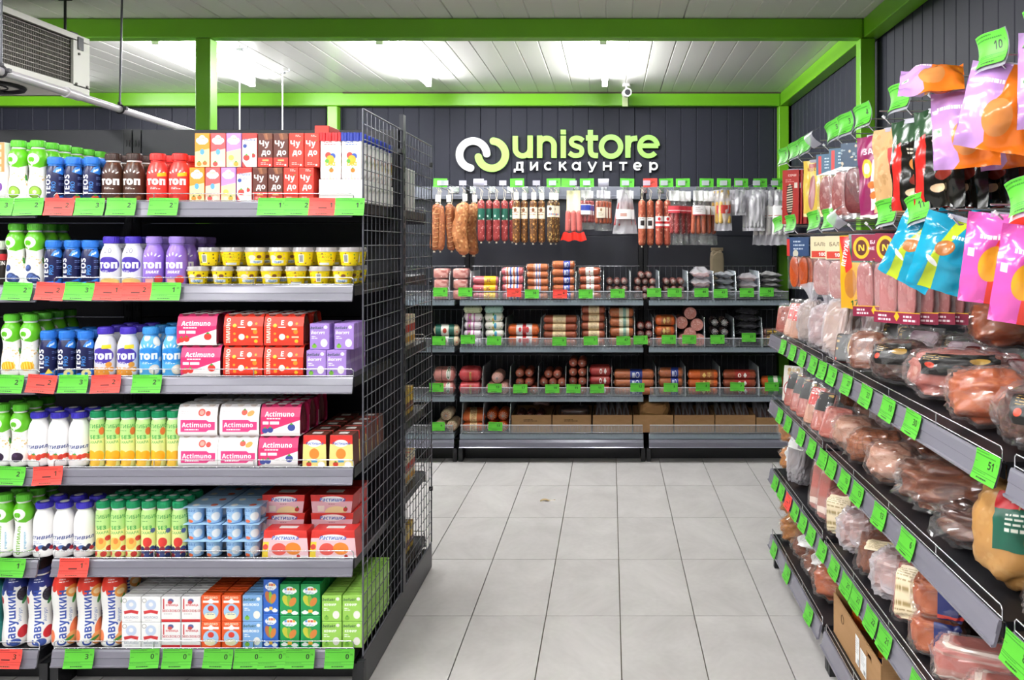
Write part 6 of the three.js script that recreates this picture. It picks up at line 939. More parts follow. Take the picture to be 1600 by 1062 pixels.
const R = {
  filmHam: meat('wrapped_ham', 'ham', 0.055, 0.085, 0.05, { tex: MT.beige, film: 1, tuft: 0.028, len: 0.07, sd: 2, milky: true, amp: 0.05 }), filmPink: meat('wrapped_ham', 'ham', 0.06, 0.085, 0.055, { tex: MT.pink, film: 1, tuft: 0.03, len: 0.075, sd: 5, milky: true, amp: 0.05 }), filmLean: meat('wrapped_ham', 'ham', 0.055, 0.1, 0.05, { tex: MT.gold, film: 1, tuft: 0.032, len: 0.08, sd: 7, e: 0.6, milky: true, amp: 0.04 }),
  darkHam: meat('smoked_ham', 'ham', 0.09, 0.06, 0.075, { tex: MT.dark, film: 1, sd: 3, amp: 0.09, label: LB.black, at: [0.4, 0.56, 0.5, 0.8] }), pinkBig: meat('wrapped_ham', 'ham', 0.12, 0.06, 0.085, { tex: MT.pink, film: 1, sd: 8, amp: 0.08, e: 0.6, label: LB.black, at: [0.42, 0.6, 0.5, 0.74] }), redHam: meat('smoked_ham', 'ham', 0.085, 0.06, 0.075, { tex: MT.orange, film: 1, sd: 9, amp: 0.08 }),
  roll: meat('sausage_roll', 'sausage', 0.12, 0.052, 0.052, { tex: MT.net, e: 0.5, lump: 0.05, sd: 4, face: true }), netHam: meat('netted_ham', 'ham', 0.085, 0.055, 0.06, { tex: MT.net, film: 1, sd: 6, amp: 0.06, e: 0.7 }), netYel: meat('netted_ham', 'ham', 0.11, 0.055, 0.065, { tex: MT.net, film: 1, sd: 12, amp: 0.07, label: LB.yellow, at: [0.44, 0.66, 0.3, 0.62] }), paleHam: meat('wrapped_ham', 'ham', 0.075, 0.055, 0.06, { tex: MT.pale, film: 1, sd: 10, amp: 0.09 }), bigBrown: meat('wrapped_meat', 'meat', 0.13, 0.06, 0.085, { tex: MT.brown, film: 1, sd: 13, amp: 0.08, lump: 0.25 }), bone: meat('smoked_meat', 'meat', 0.1, 0.045, 0.07, { tex: MT.dark, sd: 14, lump: 0.3, loop: true, film: 1, amp: 0.09 }), rindPork: meat('pork_knuckle', 'pork', 0.11, 0.12, 0.08, { tex: MT.rind, sd: 15, lump: 0.14, label: LB.green, at: [0.4, 0.56, 0.46, 0.72] }),
  gold: meat('smoked_ham', 'ham', 0.075, 0.06, 0.06, { tex: MT.gold, sd: 16, lump: 0.25, film: 1, amp: 0.05, label: LB.white, at: [0.42, 0.6, 0.5, 0.8] }), goldPlain: meat('smoked_ham', 'ham', 0.07, 0.055, 0.055, { tex: MT.gold, sd: 17, lump: 0.28, film: 1, amp: 0.05 }), brownLab: meat('smoked_ham', 'ham', 0.09, 0.055, 0.07, { tex: MT.brown, sd: 18, lump: 0.22, film: 1, amp: 0.08, label: LB.white, at: [0.42, 0.6, 0.55, 0.85] }),
  fish: meat('wrapped_meat', 'meat', 0.045, 0.11, 0.05, { tex: MT.brown, sd: 19, film: 1, tuft: 0.03, len: 0.05, amp: 0.06, e: 0.6 }), fishLab: meat('wrapped_meat', 'meat', 0.045, 0.1, 0.05, { tex: MT.dark, sd: 20, film: 1, tuft: 0.03, len: 0.05, amp: 0.06, e: 0.6, label: LB.white, at: [0.4, 0.62, 0.55, 0.85], milky: true }), bacon: meat('bacon_slab', 'bacon', 0.03, 0.105, 0.06, { tex: MT.bacon, sd: 21, e: 0.4, lump: 0.06, film: 1, amp: 0.05 }), pinkCream: meat('wrapped_ham', 'ham', 0.06, 0.075, 0.06, { tex: MT.pink, sd: 22, e: 0.45, film: 1, amp: 0.05, label: LB.cream, at: [0.44, 0.56, 0.3, 0.74] }), filmOr: meat('wrapped_ham', 'ham', 0.075, 0.065, 0.065, { tex: MT.orange, sd: 23, film: 1, amp: 0.1, milky: true }), blockCream: meat('wrapped_ham', 'ham', 0.1, 0.055, 0.07, { tex: MT.brown, sd: 24, e: 0.4, film: 1, amp: 0.05, label: LB.cream, at: [0.44, 0.6, 0.56, 0.84] }), orBlock: meat('smoked_block', 'ham', 0.085, 0.06, 0.06, { tex: MT.orange, sd: 25, e: 0.4, lump: 0.07 }), orPiece: meat('smoked_block', 'ham', 0.06, 0.045, 0.045, { tex: MT.orange, sd: 26, e: 0.45, film: 1, label: LB.blue, at: [0.5, 0.66, 0.3, 0.75] }), paleRoll: meat('pale_roll', 'ham', 0.085, 0.05, 0.05, { tex: MT.pale, sd: 27, e: 0.6, film: 1, amp: 0.04, label: LB.blue, at: [0.36, 0.48, 0.3, 0.75] }), baconFlat: meat('bacon_slab', 'bacon', 0.095, 0.045, 0.05, { tex: MT.bacon, sd: 28, e: 0.45, film: 1, amp: 0.04 }),
  slabLilac: slab('meat_slab_pack', 0.1, 0.12, 0.022, MT.lilac, { sd: 3 }), slabBlack: slab('meat_slab_pack', 0.1, 0.12, 0.024, MT.crimson, { sd: 4, label: LB.black, at: [0, 0.05, 1, 1] }), slabRed: slab('meat_slab_pack', 0.1, 0.12, 0.022, MT.crimson, { sd: 5 }), slabFront: slab('meat_slab_pack', 0.08, 0.1, 0.03, MT.crimson, { sd: 6, label: LB.black, at: [0, 0, 0.8, 1.2] }), foilBrown: meat('shiny_meat_pack', 'meat', 0.06, 0.06, 0.03, { tex: MT.brown, sd: 29, film: 1, amp: 0.1, e: 0.5 }), flatBrown: slab('meat_slab_pack', 0.16, 0.08, 0.03, MT.dark, { sd: 7, label: LB.black }), tray: slab('clear_tray_pack', 0.12, 0.12, 0.04, MT.pink, { sd: 8, milky: false }), lean: slab('leaning_pack', 0.09, 0.15, 0.018, MT.pale, { sd: 9, label: LB.red, at: [0, 0.12, 0.6, 0.6] }), black: slab('black_edged_pack', 0.09, 0.15, 0.02, MT.pink, { sd: 10, label: LB.black, at: [0, 0.14, 1.1, 0.7] }),
};
// [kind, description, photo column it stands at, distance from the wall side X, lift above the shelf, turn, tilt]
const RSH = [
  [[R.tray, 'clear tray pack of pink meat', 1239, 0.84, 0, -0.9, -0.2], [R.lean, 'leaning pack with red label', 1256, 0.87, 0, -1.0, -0.35], [R.lean, 'leaning pack with red label', 1265, 0.85, 0, -1.0, -0.3], [R.filmHam, 'beige ham with white film tuft', 1280, 0.84, 0, -0.8], [R.filmPink, 'pink ham with white film tuft', 1303, 0.85, 0, -0.8, -0.1], [R.filmLean, 'golden ham with tufted film', 1330, 0.85, 0, -0.9, -0.25], [R.filmHam, 'beige ham with white film tuft', 1353, 0.9, 0, -0.7, -0.15], [R.filmPink, 'pink ham with white film tuft', 1340, 1.02, 0.0, -0.8], [R.filmHam, 'beige ham with white film tuft', 1318, 1.0, 0.0, -0.5],
    [R.slabFront, 'crimson slab pack at the shelf edge', 1369, 0.8, 0, -0.7, -0.3], [R.slabBlack, 'crimson slab pack with black label', 1396, 0.98, 0.03, -0.75, -0.35], [R.slabBlack, 'crimson slab pack with black label', 1412, 0.98, 0.03, -0.75, -0.35], [R.slabLilac, 'lilac grey slab pack', 1428, 0.99, 0.02, -0.75, -0.35], [R.slabLilac, 'lilac grey slab pack', 1446, 1.0, 0.02, -0.75, -0.35], [R.slabRed, 'plain crimson slab pack', 1462, 1.0, 0.02, -0.75, -0.35], [R.slabRed, 'plain crimson slab pack', 1482, 1.01, 0.02, -0.7, -0.4], [R.slabRed, 'plain crimson slab pack', 1508, 1.02, 0.02, -0.7, -0.45], [R.slabBlack, 'crimson slab pack with black label', 1535, 1.03, 0.02, -0.7, -0.5],
    [R.foilBrown, 'shiny brown meat pack', 1404, 0.8, 0, -0.8, -0.3], [R.flatBrown, 'flat dark slab pack', 1462, 0.93, 0.0, -0.6, -0.9], [R.flatBrown, 'flat dark slab pack', 1518, 1.0, 0.0, -0.5, -0.9], [R.darkHam, 'dark brown smoked ham', 1455, 0.84, 0, -0.6], [R.pinkBig, 'pink ham with black label', 1542, 0.88, 0, -0.5, -0.1], [R.redHam, 'orange red smoked ham', 1590, 0.84, 0, -0.6], [R.pinkBig, 'pink ham with black label', 1640, 0.95, 0.0, -0.6], [R.darkHam, 'dark brown smoked ham', 1760, 0.86, 0, -0.5], [R.pinkBig, 'pink ham with black label', 1900, 0.9, 0, -0.6], [R.redHam, 'orange red smoked ham', 1560, 1.06, 0.06, -0.4], [R.darkHam, 'dark brown smoked ham', 1490, 1.1, 0.0, -0.4], [R.filmPink, 'pink ham with white film tuft', 1372, 1.08, 0.02, -0.7]],
  [[R.black, 'black-labelled pink pack', 1238, 0.82, 0, -1.0, -0.3], [R.black, 'black-labelled pink pack', 1249, 0.83, 0, -1.0, -0.35], [R.black, 'black-labelled pink pack', 1262, 0.84, 0, -1.0, -0.35], [R.lean, 'leaning pack with red label', 1276, 0.85, 0, -1.0, -0.4], [R.black, 'black-labelled pink pack', 1289, 0.86, 0, -1.0, -0.4], [R.tray, 'clear tray pack of pink meat', 1306, 0.86, 0, -0.9, -0.5], [R.paleHam, 'pale ham in creased film', 1326, 0.84, 0, -0.6], [R.netHam, 'round netted ham', 1346, 0.84, 0, -0.5], [R.netHam, 'round netted ham', 1350, 1.0, 0.02, -0.5], [R.roll, 'netted roll with a pale cut face', 1395, 1.0, 0.07, 0.5], [R.paleHam, 'pale ham in creased film', 1398, 0.83, 0, -0.7], [R.filmOr, 'orange ham in milky film', 1432, 0.98, 0.04, -0.6], [R.netYel, 'netted ham with a yellow label', 1478, 1.0, 0.04, -0.4], [R.netYel, 'netted ham with a yellow label', 1510, 0.97, 0.0, -0.3], [R.bigBrown, 'brown meat in clear film', 1524, 0.86, 0, -0.5], [R.bone, 'dark smoked meat with a string loop', 1508, 0.8, 0, -0.8], [R.rindPork, 'golden pork with a green and red label', 1588, 0.86, 0, -0.4], [R.bigBrown, 'brown meat in clear film', 1640, 1.0, 0.0, -0.5], [R.netYel, 'netted ham with a yellow label', 1720, 0.9, 0, -0.5], [R.paleHam, 'pale ham in creased film', 1850, 0.86, 0, -0.5], [R.netHam, 'round netted ham', 1360, 0.92, 0.105, -0.2], [R.paleHam, 'pale ham in creased film', 1384, 1.06, 0.02, -0.5], [R.filmOr, 'orange ham in milky film', 1420, 0.9, 0.1, -0.5], [R.netHam, 'round netted ham', 1452, 0.93, 0.1, -0.5], [R.netYel, 'netted ham with a yellow label', 1492, 0.94, 0.1, -0.5], [R.paleHam, 'pale ham in creased film', 1530, 1.0, 0.1, -0.4], [R.bigBrown, 'brown meat in clear film', 1556, 1.08, 0.02, -0.3]],
  [[R.gold, 'golden smoked ham with white label', 1232, 0.815, 0, -0.6], [R.goldPlain, 'golden smoked ham', 1238, 0.83, 0.115, -0.4], [R.fishLab, 'dark meat with white label in tufted film', 1252, 0.82, 0, -0.9, -0.15], [R.fish, 'brown meat in tufted film', 1264, 0.82, 0, -0.9, -0.2], [R.fish, 'brown meat in tufted film', 1275, 0.83, 0, -0.9, -0.2], [R.bacon, 'upright bacon slab', 1288, 0.83, 0, -1.0, -0.2], [R.bacon, 'upright bacon slab', 1299, 0.84, 0, -1.0, -0.2], [R.pinkCream, 'pink ham with cream label', 1313, 0.82, 0, -0.7], [R.filmOr, 'orange ham in milky film', 1334, 0.83, 0, -0.5], [R.filmOr, 'orange ham in milky film', 1345, 0.99, 0.03, -0.9], [R.blockCream, 'brown block with cream label', 1362, 0.86, 0.0, -0.4], [R.blockCream, 'brown block with cream label', 1392, 1.0, 0.04, -0.3], [R.filmOr, 'orange ham in milky film', 1384, 0.82, 0, -0.8], [R.pinkCream, 'pink ham with cream label', 1406, 0.82, 0, -0.7, -0.2], [R.filmOr, 'orange ham in milky film', 1428, 0.97, 0.02, -0.6], [R.orBlock, 'orange smoked block', 1462, 0.93, 0.03, -0.3], [R.orPiece, 'orange piece with blue label', 1440, 0.82, 0, -0.6], [R.paleRoll, 'pale roll with blue label', 1516, 0.9, 0.05, -0.4], [R.baconFlat, 'flat bacon slab', 1468, 0.81, 0, -0.5], [R.baconFlat, 'flat bacon slab', 1505, 0.81, 0, -0.5], [R.orBlock, 'orange smoked block', 1545, 0.83, 0, -0.4], [R.orPiece, 'orange piece with blue label', 1590, 0.83, 0, -0.5], [R.baconFlat, 'flat bacon slab', 1630, 0.88, 0, -0.4], [R.paleHam, 'pale ham in creased film', 1340, 0.9, 0.12, -0.5], [R.filmOr, 'orange ham in milky film', 1368, 0.93, 0.11, -0.5], [R.orBlock, 'orange smoked block', 1430, 0.9, 0.1, -0.5], [R.blockCream, 'brown block with cream label', 1400, 0.9, 0.12, -0.6], [R.paleHam, 'pale ham in creased film', 1470, 1.02, 0.02, -0.2], [R.orPiece, 'orange piece with blue label', 1492, 0.87, 0.1, -0.5], [R.baconFlat, 'flat bacon slab', 1550, 0.9, 0.12, -0.5]],
  [[R.goldPlain, 'golden smoked ham', 1233, 0.81, 0, -0.5], [R.goldPlain, 'golden smoked ham', 1240, 0.83, 0.1, -0.9], [R.brownLab, 'brown smoked ham with white label', 1258, 0.825, 0, -0.6], [R.brownLab, 'brown smoked ham with white label', 1279, 0.835, 0, -0.4], [R.goldPlain, 'golden smoked ham', 1262, 0.96, 0.02, 0.4], [R.redHam, 'orange red smoked ham', 1299, 0.85, 0, -0.6], [R.brownLab, 'brown smoked ham with white label', 1290, 0.98, 0.02, 0.3], [R.gold, 'golden smoked ham with white label', 1272, 0.88, 0.1, -0.6], [R.goldPlain, 'golden smoked ham', 1252, 0.88, 0.1, -0.5]],
];
// set every piece down on its shelf, behind the rail and clear of its neighbours
RSH.forEach((list, s) => {
  const row = list.map(([kind, desc, px, X, lift, ry, rx = 0]) => {
    const o = copyOf(kind, ''); note(o, desc, `${rOrd[s]} meat shelf`, px, 0, 0, 'far end');
    put(o, X, 0, rzOf(px, X), ry, rx); o.updateMatrixWorld(true);
    const b = new THREE.Box3().setFromObject(o, true); return { o, lift, front: X < 0.9, z0: o.position.z, y0: b.min.y, x: X, z: o.position.z, ax: b.min.x - X, bx: b.max.x - X, az: b.min.z - o.position.z, bz: b.max.z - o.position.z };
  });
  // front and rear rows stand side by side from the far end on, the rest comes to lie on top of them
  const clamp = (e) => { e.x = e.front ? 0.757 - e.ax * 0.98 : Math.min(Math.max(e.x, 0.97 - e.ax), 1.235 - e.bx); };
  row.forEach(clamp);
  const far = s === 1 ? -3.67 : -3.815, near = s === 3 ? -2.9 : -1.3;
  for (const r of [row.filter((e) => e.front && e.lift < 0.05), row.filter((e) => !e.front && e.lift < 0.05)]) {
    r.sort((p, q) => p.z0 - q.z0); const total = r.reduce((t, e) => t + e.bz - e.az, 0), k = Math.min(0.93, (near - far) / total); let c = far;
    for (const e of r) { c = Math.max(c, Math.min(e.z0 + e.az, c + 0.05)); e.z = c - e.az; c += (e.bz - e.az) * k; }
  }
  const done = [], q3 = (v) => Math.abs(v) ** 3;
  for (const e of row.slice().sort((p, r) => (p.lift > 0.05) - (r.lift > 0.05))) {
    const b = new THREE.Box3().setFromObject(e.o, true), hy = (b.max.y - b.min.y) / 2, top = e.lift > 0.05;
    const c = { x: e.x + (e.ax + e.bx) / 2, z: e.z + (e.az + e.bz) / 2, hx: (e.bx - e.ax) * 0.42, hz: (e.bz - e.az) * 0.42, hy: hy * 0.92 }; let y = RS[s] + 0.0015 + hy;
    if (top) for (const p of done) { const r = q3((c.x - p.x) / (c.hx + p.hx)) + q3((c.z - p.z) / (c.hz + p.hz)); if (r < 1) y = Math.max(y, p.y + (c.hy + p.hy) * Math.cbrt(1 - r)); }
    if (y + hy > RS[s] + (s ? 0.285 : 0.31) || (e.z + e.bz > -0.6)) { e.o.removeFromParent(); for (const g of registry.values()) g.list = g.list.filter((k) => k.o !== e.o); continue; }
    c.y = y; done.push(c); e.o.position.set(e.x, y - hy - e.y0, e.z);
  }
});
// upper corner: dark bags on the back of the upper shelf
for (const [px, X] of [[1372, 1.21], [1392, 1.21], [1420, 1.21]]) { const o = copyOf(R.bagDark ??= { name: 'black_foil_bag', category: 'bag', make(g) { mesh('bag', bagGeo(0.16, 0.24, 0.03, { sd: 21, crumple: 0.012 }).translate(0, 0.12, 0), M(0x121214, 0.16, 0.2), g); mesh('top_seam', rbx(0.15, 0.012, 0.004, 0.001, 0, 0.238, 0), M(0x1c1c20, 0.3), g); } }, ''); note(o, 'glossy black foil bag', 'behind the film hams', px, 0, 0, 'far end'); put(o, X, RS[0] + 0.002, rzOf(px, X), -Math.PI / 2, 0); }
{ // printed carton leaning at the far end of the middle shelf
  const a = art(90, 150, (k, w, h) => { fill(k, '#efe9de'); for (let i = 0; i < 6; i++) disc(k, ['#d8b070', '#e8d0a0'][i % 2], w * (.3 + (i % 3) * .22), h * (.12 + .1 * Math.floor(i / 3)), 9); disc(k, '#f8f6f2', w * .5, h * .66, 38, 44); ring(k, '#b0302c', w * .5, h * .66, 38, 4); for (const [x, y] of [[.4, .72], [.58, .76], [.48, .84], [.62, .62]]) fruit(k, w * x, h * y, 10, '#c8302c', '#4a9a3c'); });
  const o = put(thing('printed_carton', 'white carton with red fruit print leaning at the rack end', 'carton'), 0.82, RS[1] + 0.012, -3.72, -0.55, -0.2); mesh('box', cartonGeo(0.09, 0.16, 0.03, { front: a, side: flatArt('#16140f') }).translate(0, 0, 0), artMat(a, 0.4), o); mesh('black_sleeve', bx(0.006, 0.158, 0.033, 0.048, 0.079, 0), BLACKM, o);
}
// cardboard box with bags on the base shelf
{
  const o = put(thing('cardboard_box', 'open cardboard box with white stickers on the base shelf', 'box'), 0.875, RS[3] + 0.002, -2.62, -Math.PI / 2); const w = 0.5, d = 0.2, h = 0.135;
  mesh('bottom', bx(w, 0.004, d, 0, 0.002, 0), CARDM, o); for (const s of [-1, 1]) { const sw = new THREE.Shape([[-w / 2, 0.004], [w / 2, 0.004], [w / 2, h], [-w / 2, h]].map((p) => new THREE.Vector2(...p))); sw.holes.push(new THREE.Path([[0.115, 0.096], [0.115, 0.114], [0.165, 0.114], [0.165, 0.096]].map((p) => new THREE.Vector2(...p)))); mesh('side_wall', new THREE.ExtrudeGeometry(sw, { depth: 0.005, bevelEnabled: false }).translate(0, 0, s * (d / 2 - 0.003) - 0.0025), CARDM, o); mesh('end_wall', bx(0.005, h * 1.12, d - 0.012, s * (w / 2 - 0.003), h * 0.56 + 0.004, 0), CARDM, o); }
  for (const [x, y, lw, lh] of [[0.03, 0.07, 0.04, 0.09], [0.09, 0.06, 0.06, 0.07]]) mesh('sticker', uvRect(new THREE.PlaneGeometry(lw, lh), LB.white.r).translate(x, y, d / 2 + 0.0008), artMat(LB.white, 0.5), o);
  mesh('printed_mark', new THREE.TorusGeometry(0.014, 0.0012, 4, 24).translate(-0.14, 0.09, d / 2), M(0x5a4026, 0.9), o);
  const bagA = art(110, 130, (k, w2, h2) => { fill(k, '#d8762a'); speck(k, w2, h2, ['#e8963a', '#c05a1c', '#f2c04a'], 60, 3, 9, 4); disc(k, '#1c2a24', w2 * .5, h2 * .5, 24); disc(k, '#f2ede0', w2 * .5, h2 * .5, 15); fill(k, '#2c6a50', w2 * .36, h2 * .46, 30, 10); });
  const c = put(thing('snack_bag', 'orange bag with a round dark emblem in the cardboard box', 'bag'), 0.875, RS[3] + 0.14, -2.76, -0.7, -0.35); mesh('bag', bagGeo(0.13, 0.17, 0.06, { front: bagA, sd: 4, crumple: 0.012 }), artMat(bagA, 0.25), c); mesh('seam', rbx(0.125, 0.006, 0.003, 0.001, 0, 0.084, 0), M(0xd0a050, 0.3), c);
  const b2 = art(110, 110, (k, w2, h2) => { fill(k, '#1f2560'); fill(k, '#e0792c', 0, h2 * .3, w2, 16); fill(k, '#e0792c', 0, h2 * .7, w2, 14); fill(k, '#eef0f6', w2 * .2, h2 * .12, w2 * .6, 12); disc(k, '#d83a3a', w2 * .6, h2 * .56, 6); });
  const q = put(thing('sausage_pack', 'navy sausage pack with orange stripes in the cardboard box', 'sausage pack'), 0.88, RS[3] + 0.115, -2.53, -0.8, -0.4); mesh('pack', bagGeo(0.11, 0.15, 0.06, { front: b2, sd: 6, crumple: 0.012 }), artMat(b2, 0.25), q); mesh('seam', rbx(0.105, 0.006, 0.003, 0.001, 0, 0.074, 0), M(0xc8ccd8, 0.3), q);
}
// ---- hanging goods over the meat shelves ----
const rhook = { name: 'display_hook', category: 'hook', make(g) { mesh('prong', merge([rod([0, 0, 0], [0, 0, 0.44], 0.003, 6), rod([0, 0, 0.44], [0, 0.016, 0.455], 0.003, 6), rod([0, 0.036, 0], [0, 0.036, 0.47], 0.002, 6)]), CHROME, g); mesh('back_plate', rbx(0.04, 0.055, 0.004, 0.001, 0, 0.018, 0.002), CHROME, g); mesh('hook_tip', rod([0, 0.016, 0.455], [0, 0.022, 0.462], 0.0042, 8), M(0xf0f0f4, 0.4), g); } };
const UY = 1.845, LY = 1.545;
const rowOf = (Y) => (Y > 1.7 ? 'upper meat hooks' : 'lower meat hooks');
function rHang(px, Y, kind, desc, n, o = {}) {
  const X = 0.8, z = rzOf(px, X);
  if (!o.noHook) { const h = copyOf(rhook, ''); note(h, 'chrome display hook', rowOf(Y), px, 0, 0, 'far end'); put(h, 1.238, Y, z, -Math.PI / 2); }
  for (let i = 0; i < n; i++) { const c = copyOf(kind, ''); note(c, desc, rowOf(Y), px, i, 0, 'far end', 'on hook'); put(c, X + (o.x0 || 0) + i * (o.dx ?? 0.024), Y - 0.014 + (o.dy || 0), z, (o.ry ?? -0.72) + rr(-0.06, 0.06), o.rx ? o.rx + rr(-0.08, 0.08) : 0, (o.rz || 0) + rr(-0.03, 0.03)); }
  if (o.tag) { const t = copyOf(tagKind(o.tag === 'clear' ? 'clear' : 'green', o.tag, '9', 0.014, 0.075, 0.068), ''); const tn = o.tag === 'clear' ? 'clear empty tag holder' : 'curled green price tag'; note(t, tn, rowOf(Y), px, 0, 0, 'far end', 'row', o.tag === 'clear' ? tn : `${tn} marked ${o.tag}`); put(t, 0.758, Y + 0.046, z, -1.3, -0.12, rr(0.1, 0.4)); }
}
function card(name, w, h, a, t = 0.008, o = {}) { return { name, category: 'pack', make(g) { mesh('pack', uvRectFront(w, h, t, a, o).translate(0, -h / 2, 0), artMat(a, o.rough ?? 0.28), g); mesh('hang_tab', bx(w * 0.4, 0.012, 0.0012, 0, -0.002, 0), CLEAR_TAG, g); } }; }
function uvRectFront(w, h, t, a, o) { return o.flat ? cartonGeo(w, h, t, { front: a, side: flatArt(o.edge || '#5a1216'), top: flatArt(o.edge || '#5a1216') }, 0.002).translate(0, -h / 2, 0) : bagGeo(w, h, t, { front: a, sd: o.sd ?? 3, crumple: o.cr ?? 0.006, nu: 12, nv: 16 }); }
function vac(name, w, h, header, tex, o = {}) {
  return { name, category: 'meat pack', make(g) {
    const hh = h * (o.hh ?? 0.3), a = header;
    mesh('pouch', bagGeo(w, h, 0.016, { sd: o.sd ?? 4, crumple: 0.006, nu: 12, nv: 16 }).translate(0, -h / 2, 0), FILM, g);
    const nm = o.n ?? 1, mw = w * 0.82 / nm;
    for (let i = 0; i < nm; i++) mesh('meat', uvRect(gridGeo(supere(mw / 2, (h - hh) * 0.45, 0.006, o.e ?? 0.6, 0.05, i + 2), 16, 12), tex.r).translate((i - (nm - 1) / 2) * mw, -hh - (h - hh) * 0.48, 0), artMat(tex, 0.3), g);
    mesh('header', uvRect(gridGeo((u, v) => new THREE.Vector3((u - 0.5) * w * 0.98, -hh + v * hh, 0.009), 2, 2), a.r), artMat(a, 0.35), g);
    if (o.foot) mesh('foot_strip', uvRect(gridGeo((u, v) => new THREE.Vector3((u - 0.5) * w, -h + v * h * 0.13, 0.006), 2, 2), o.foot.r), artMat(o.foot, 0.35), g);
  } };
}
const pa = (w, h, fn) => art(w, h, fn);
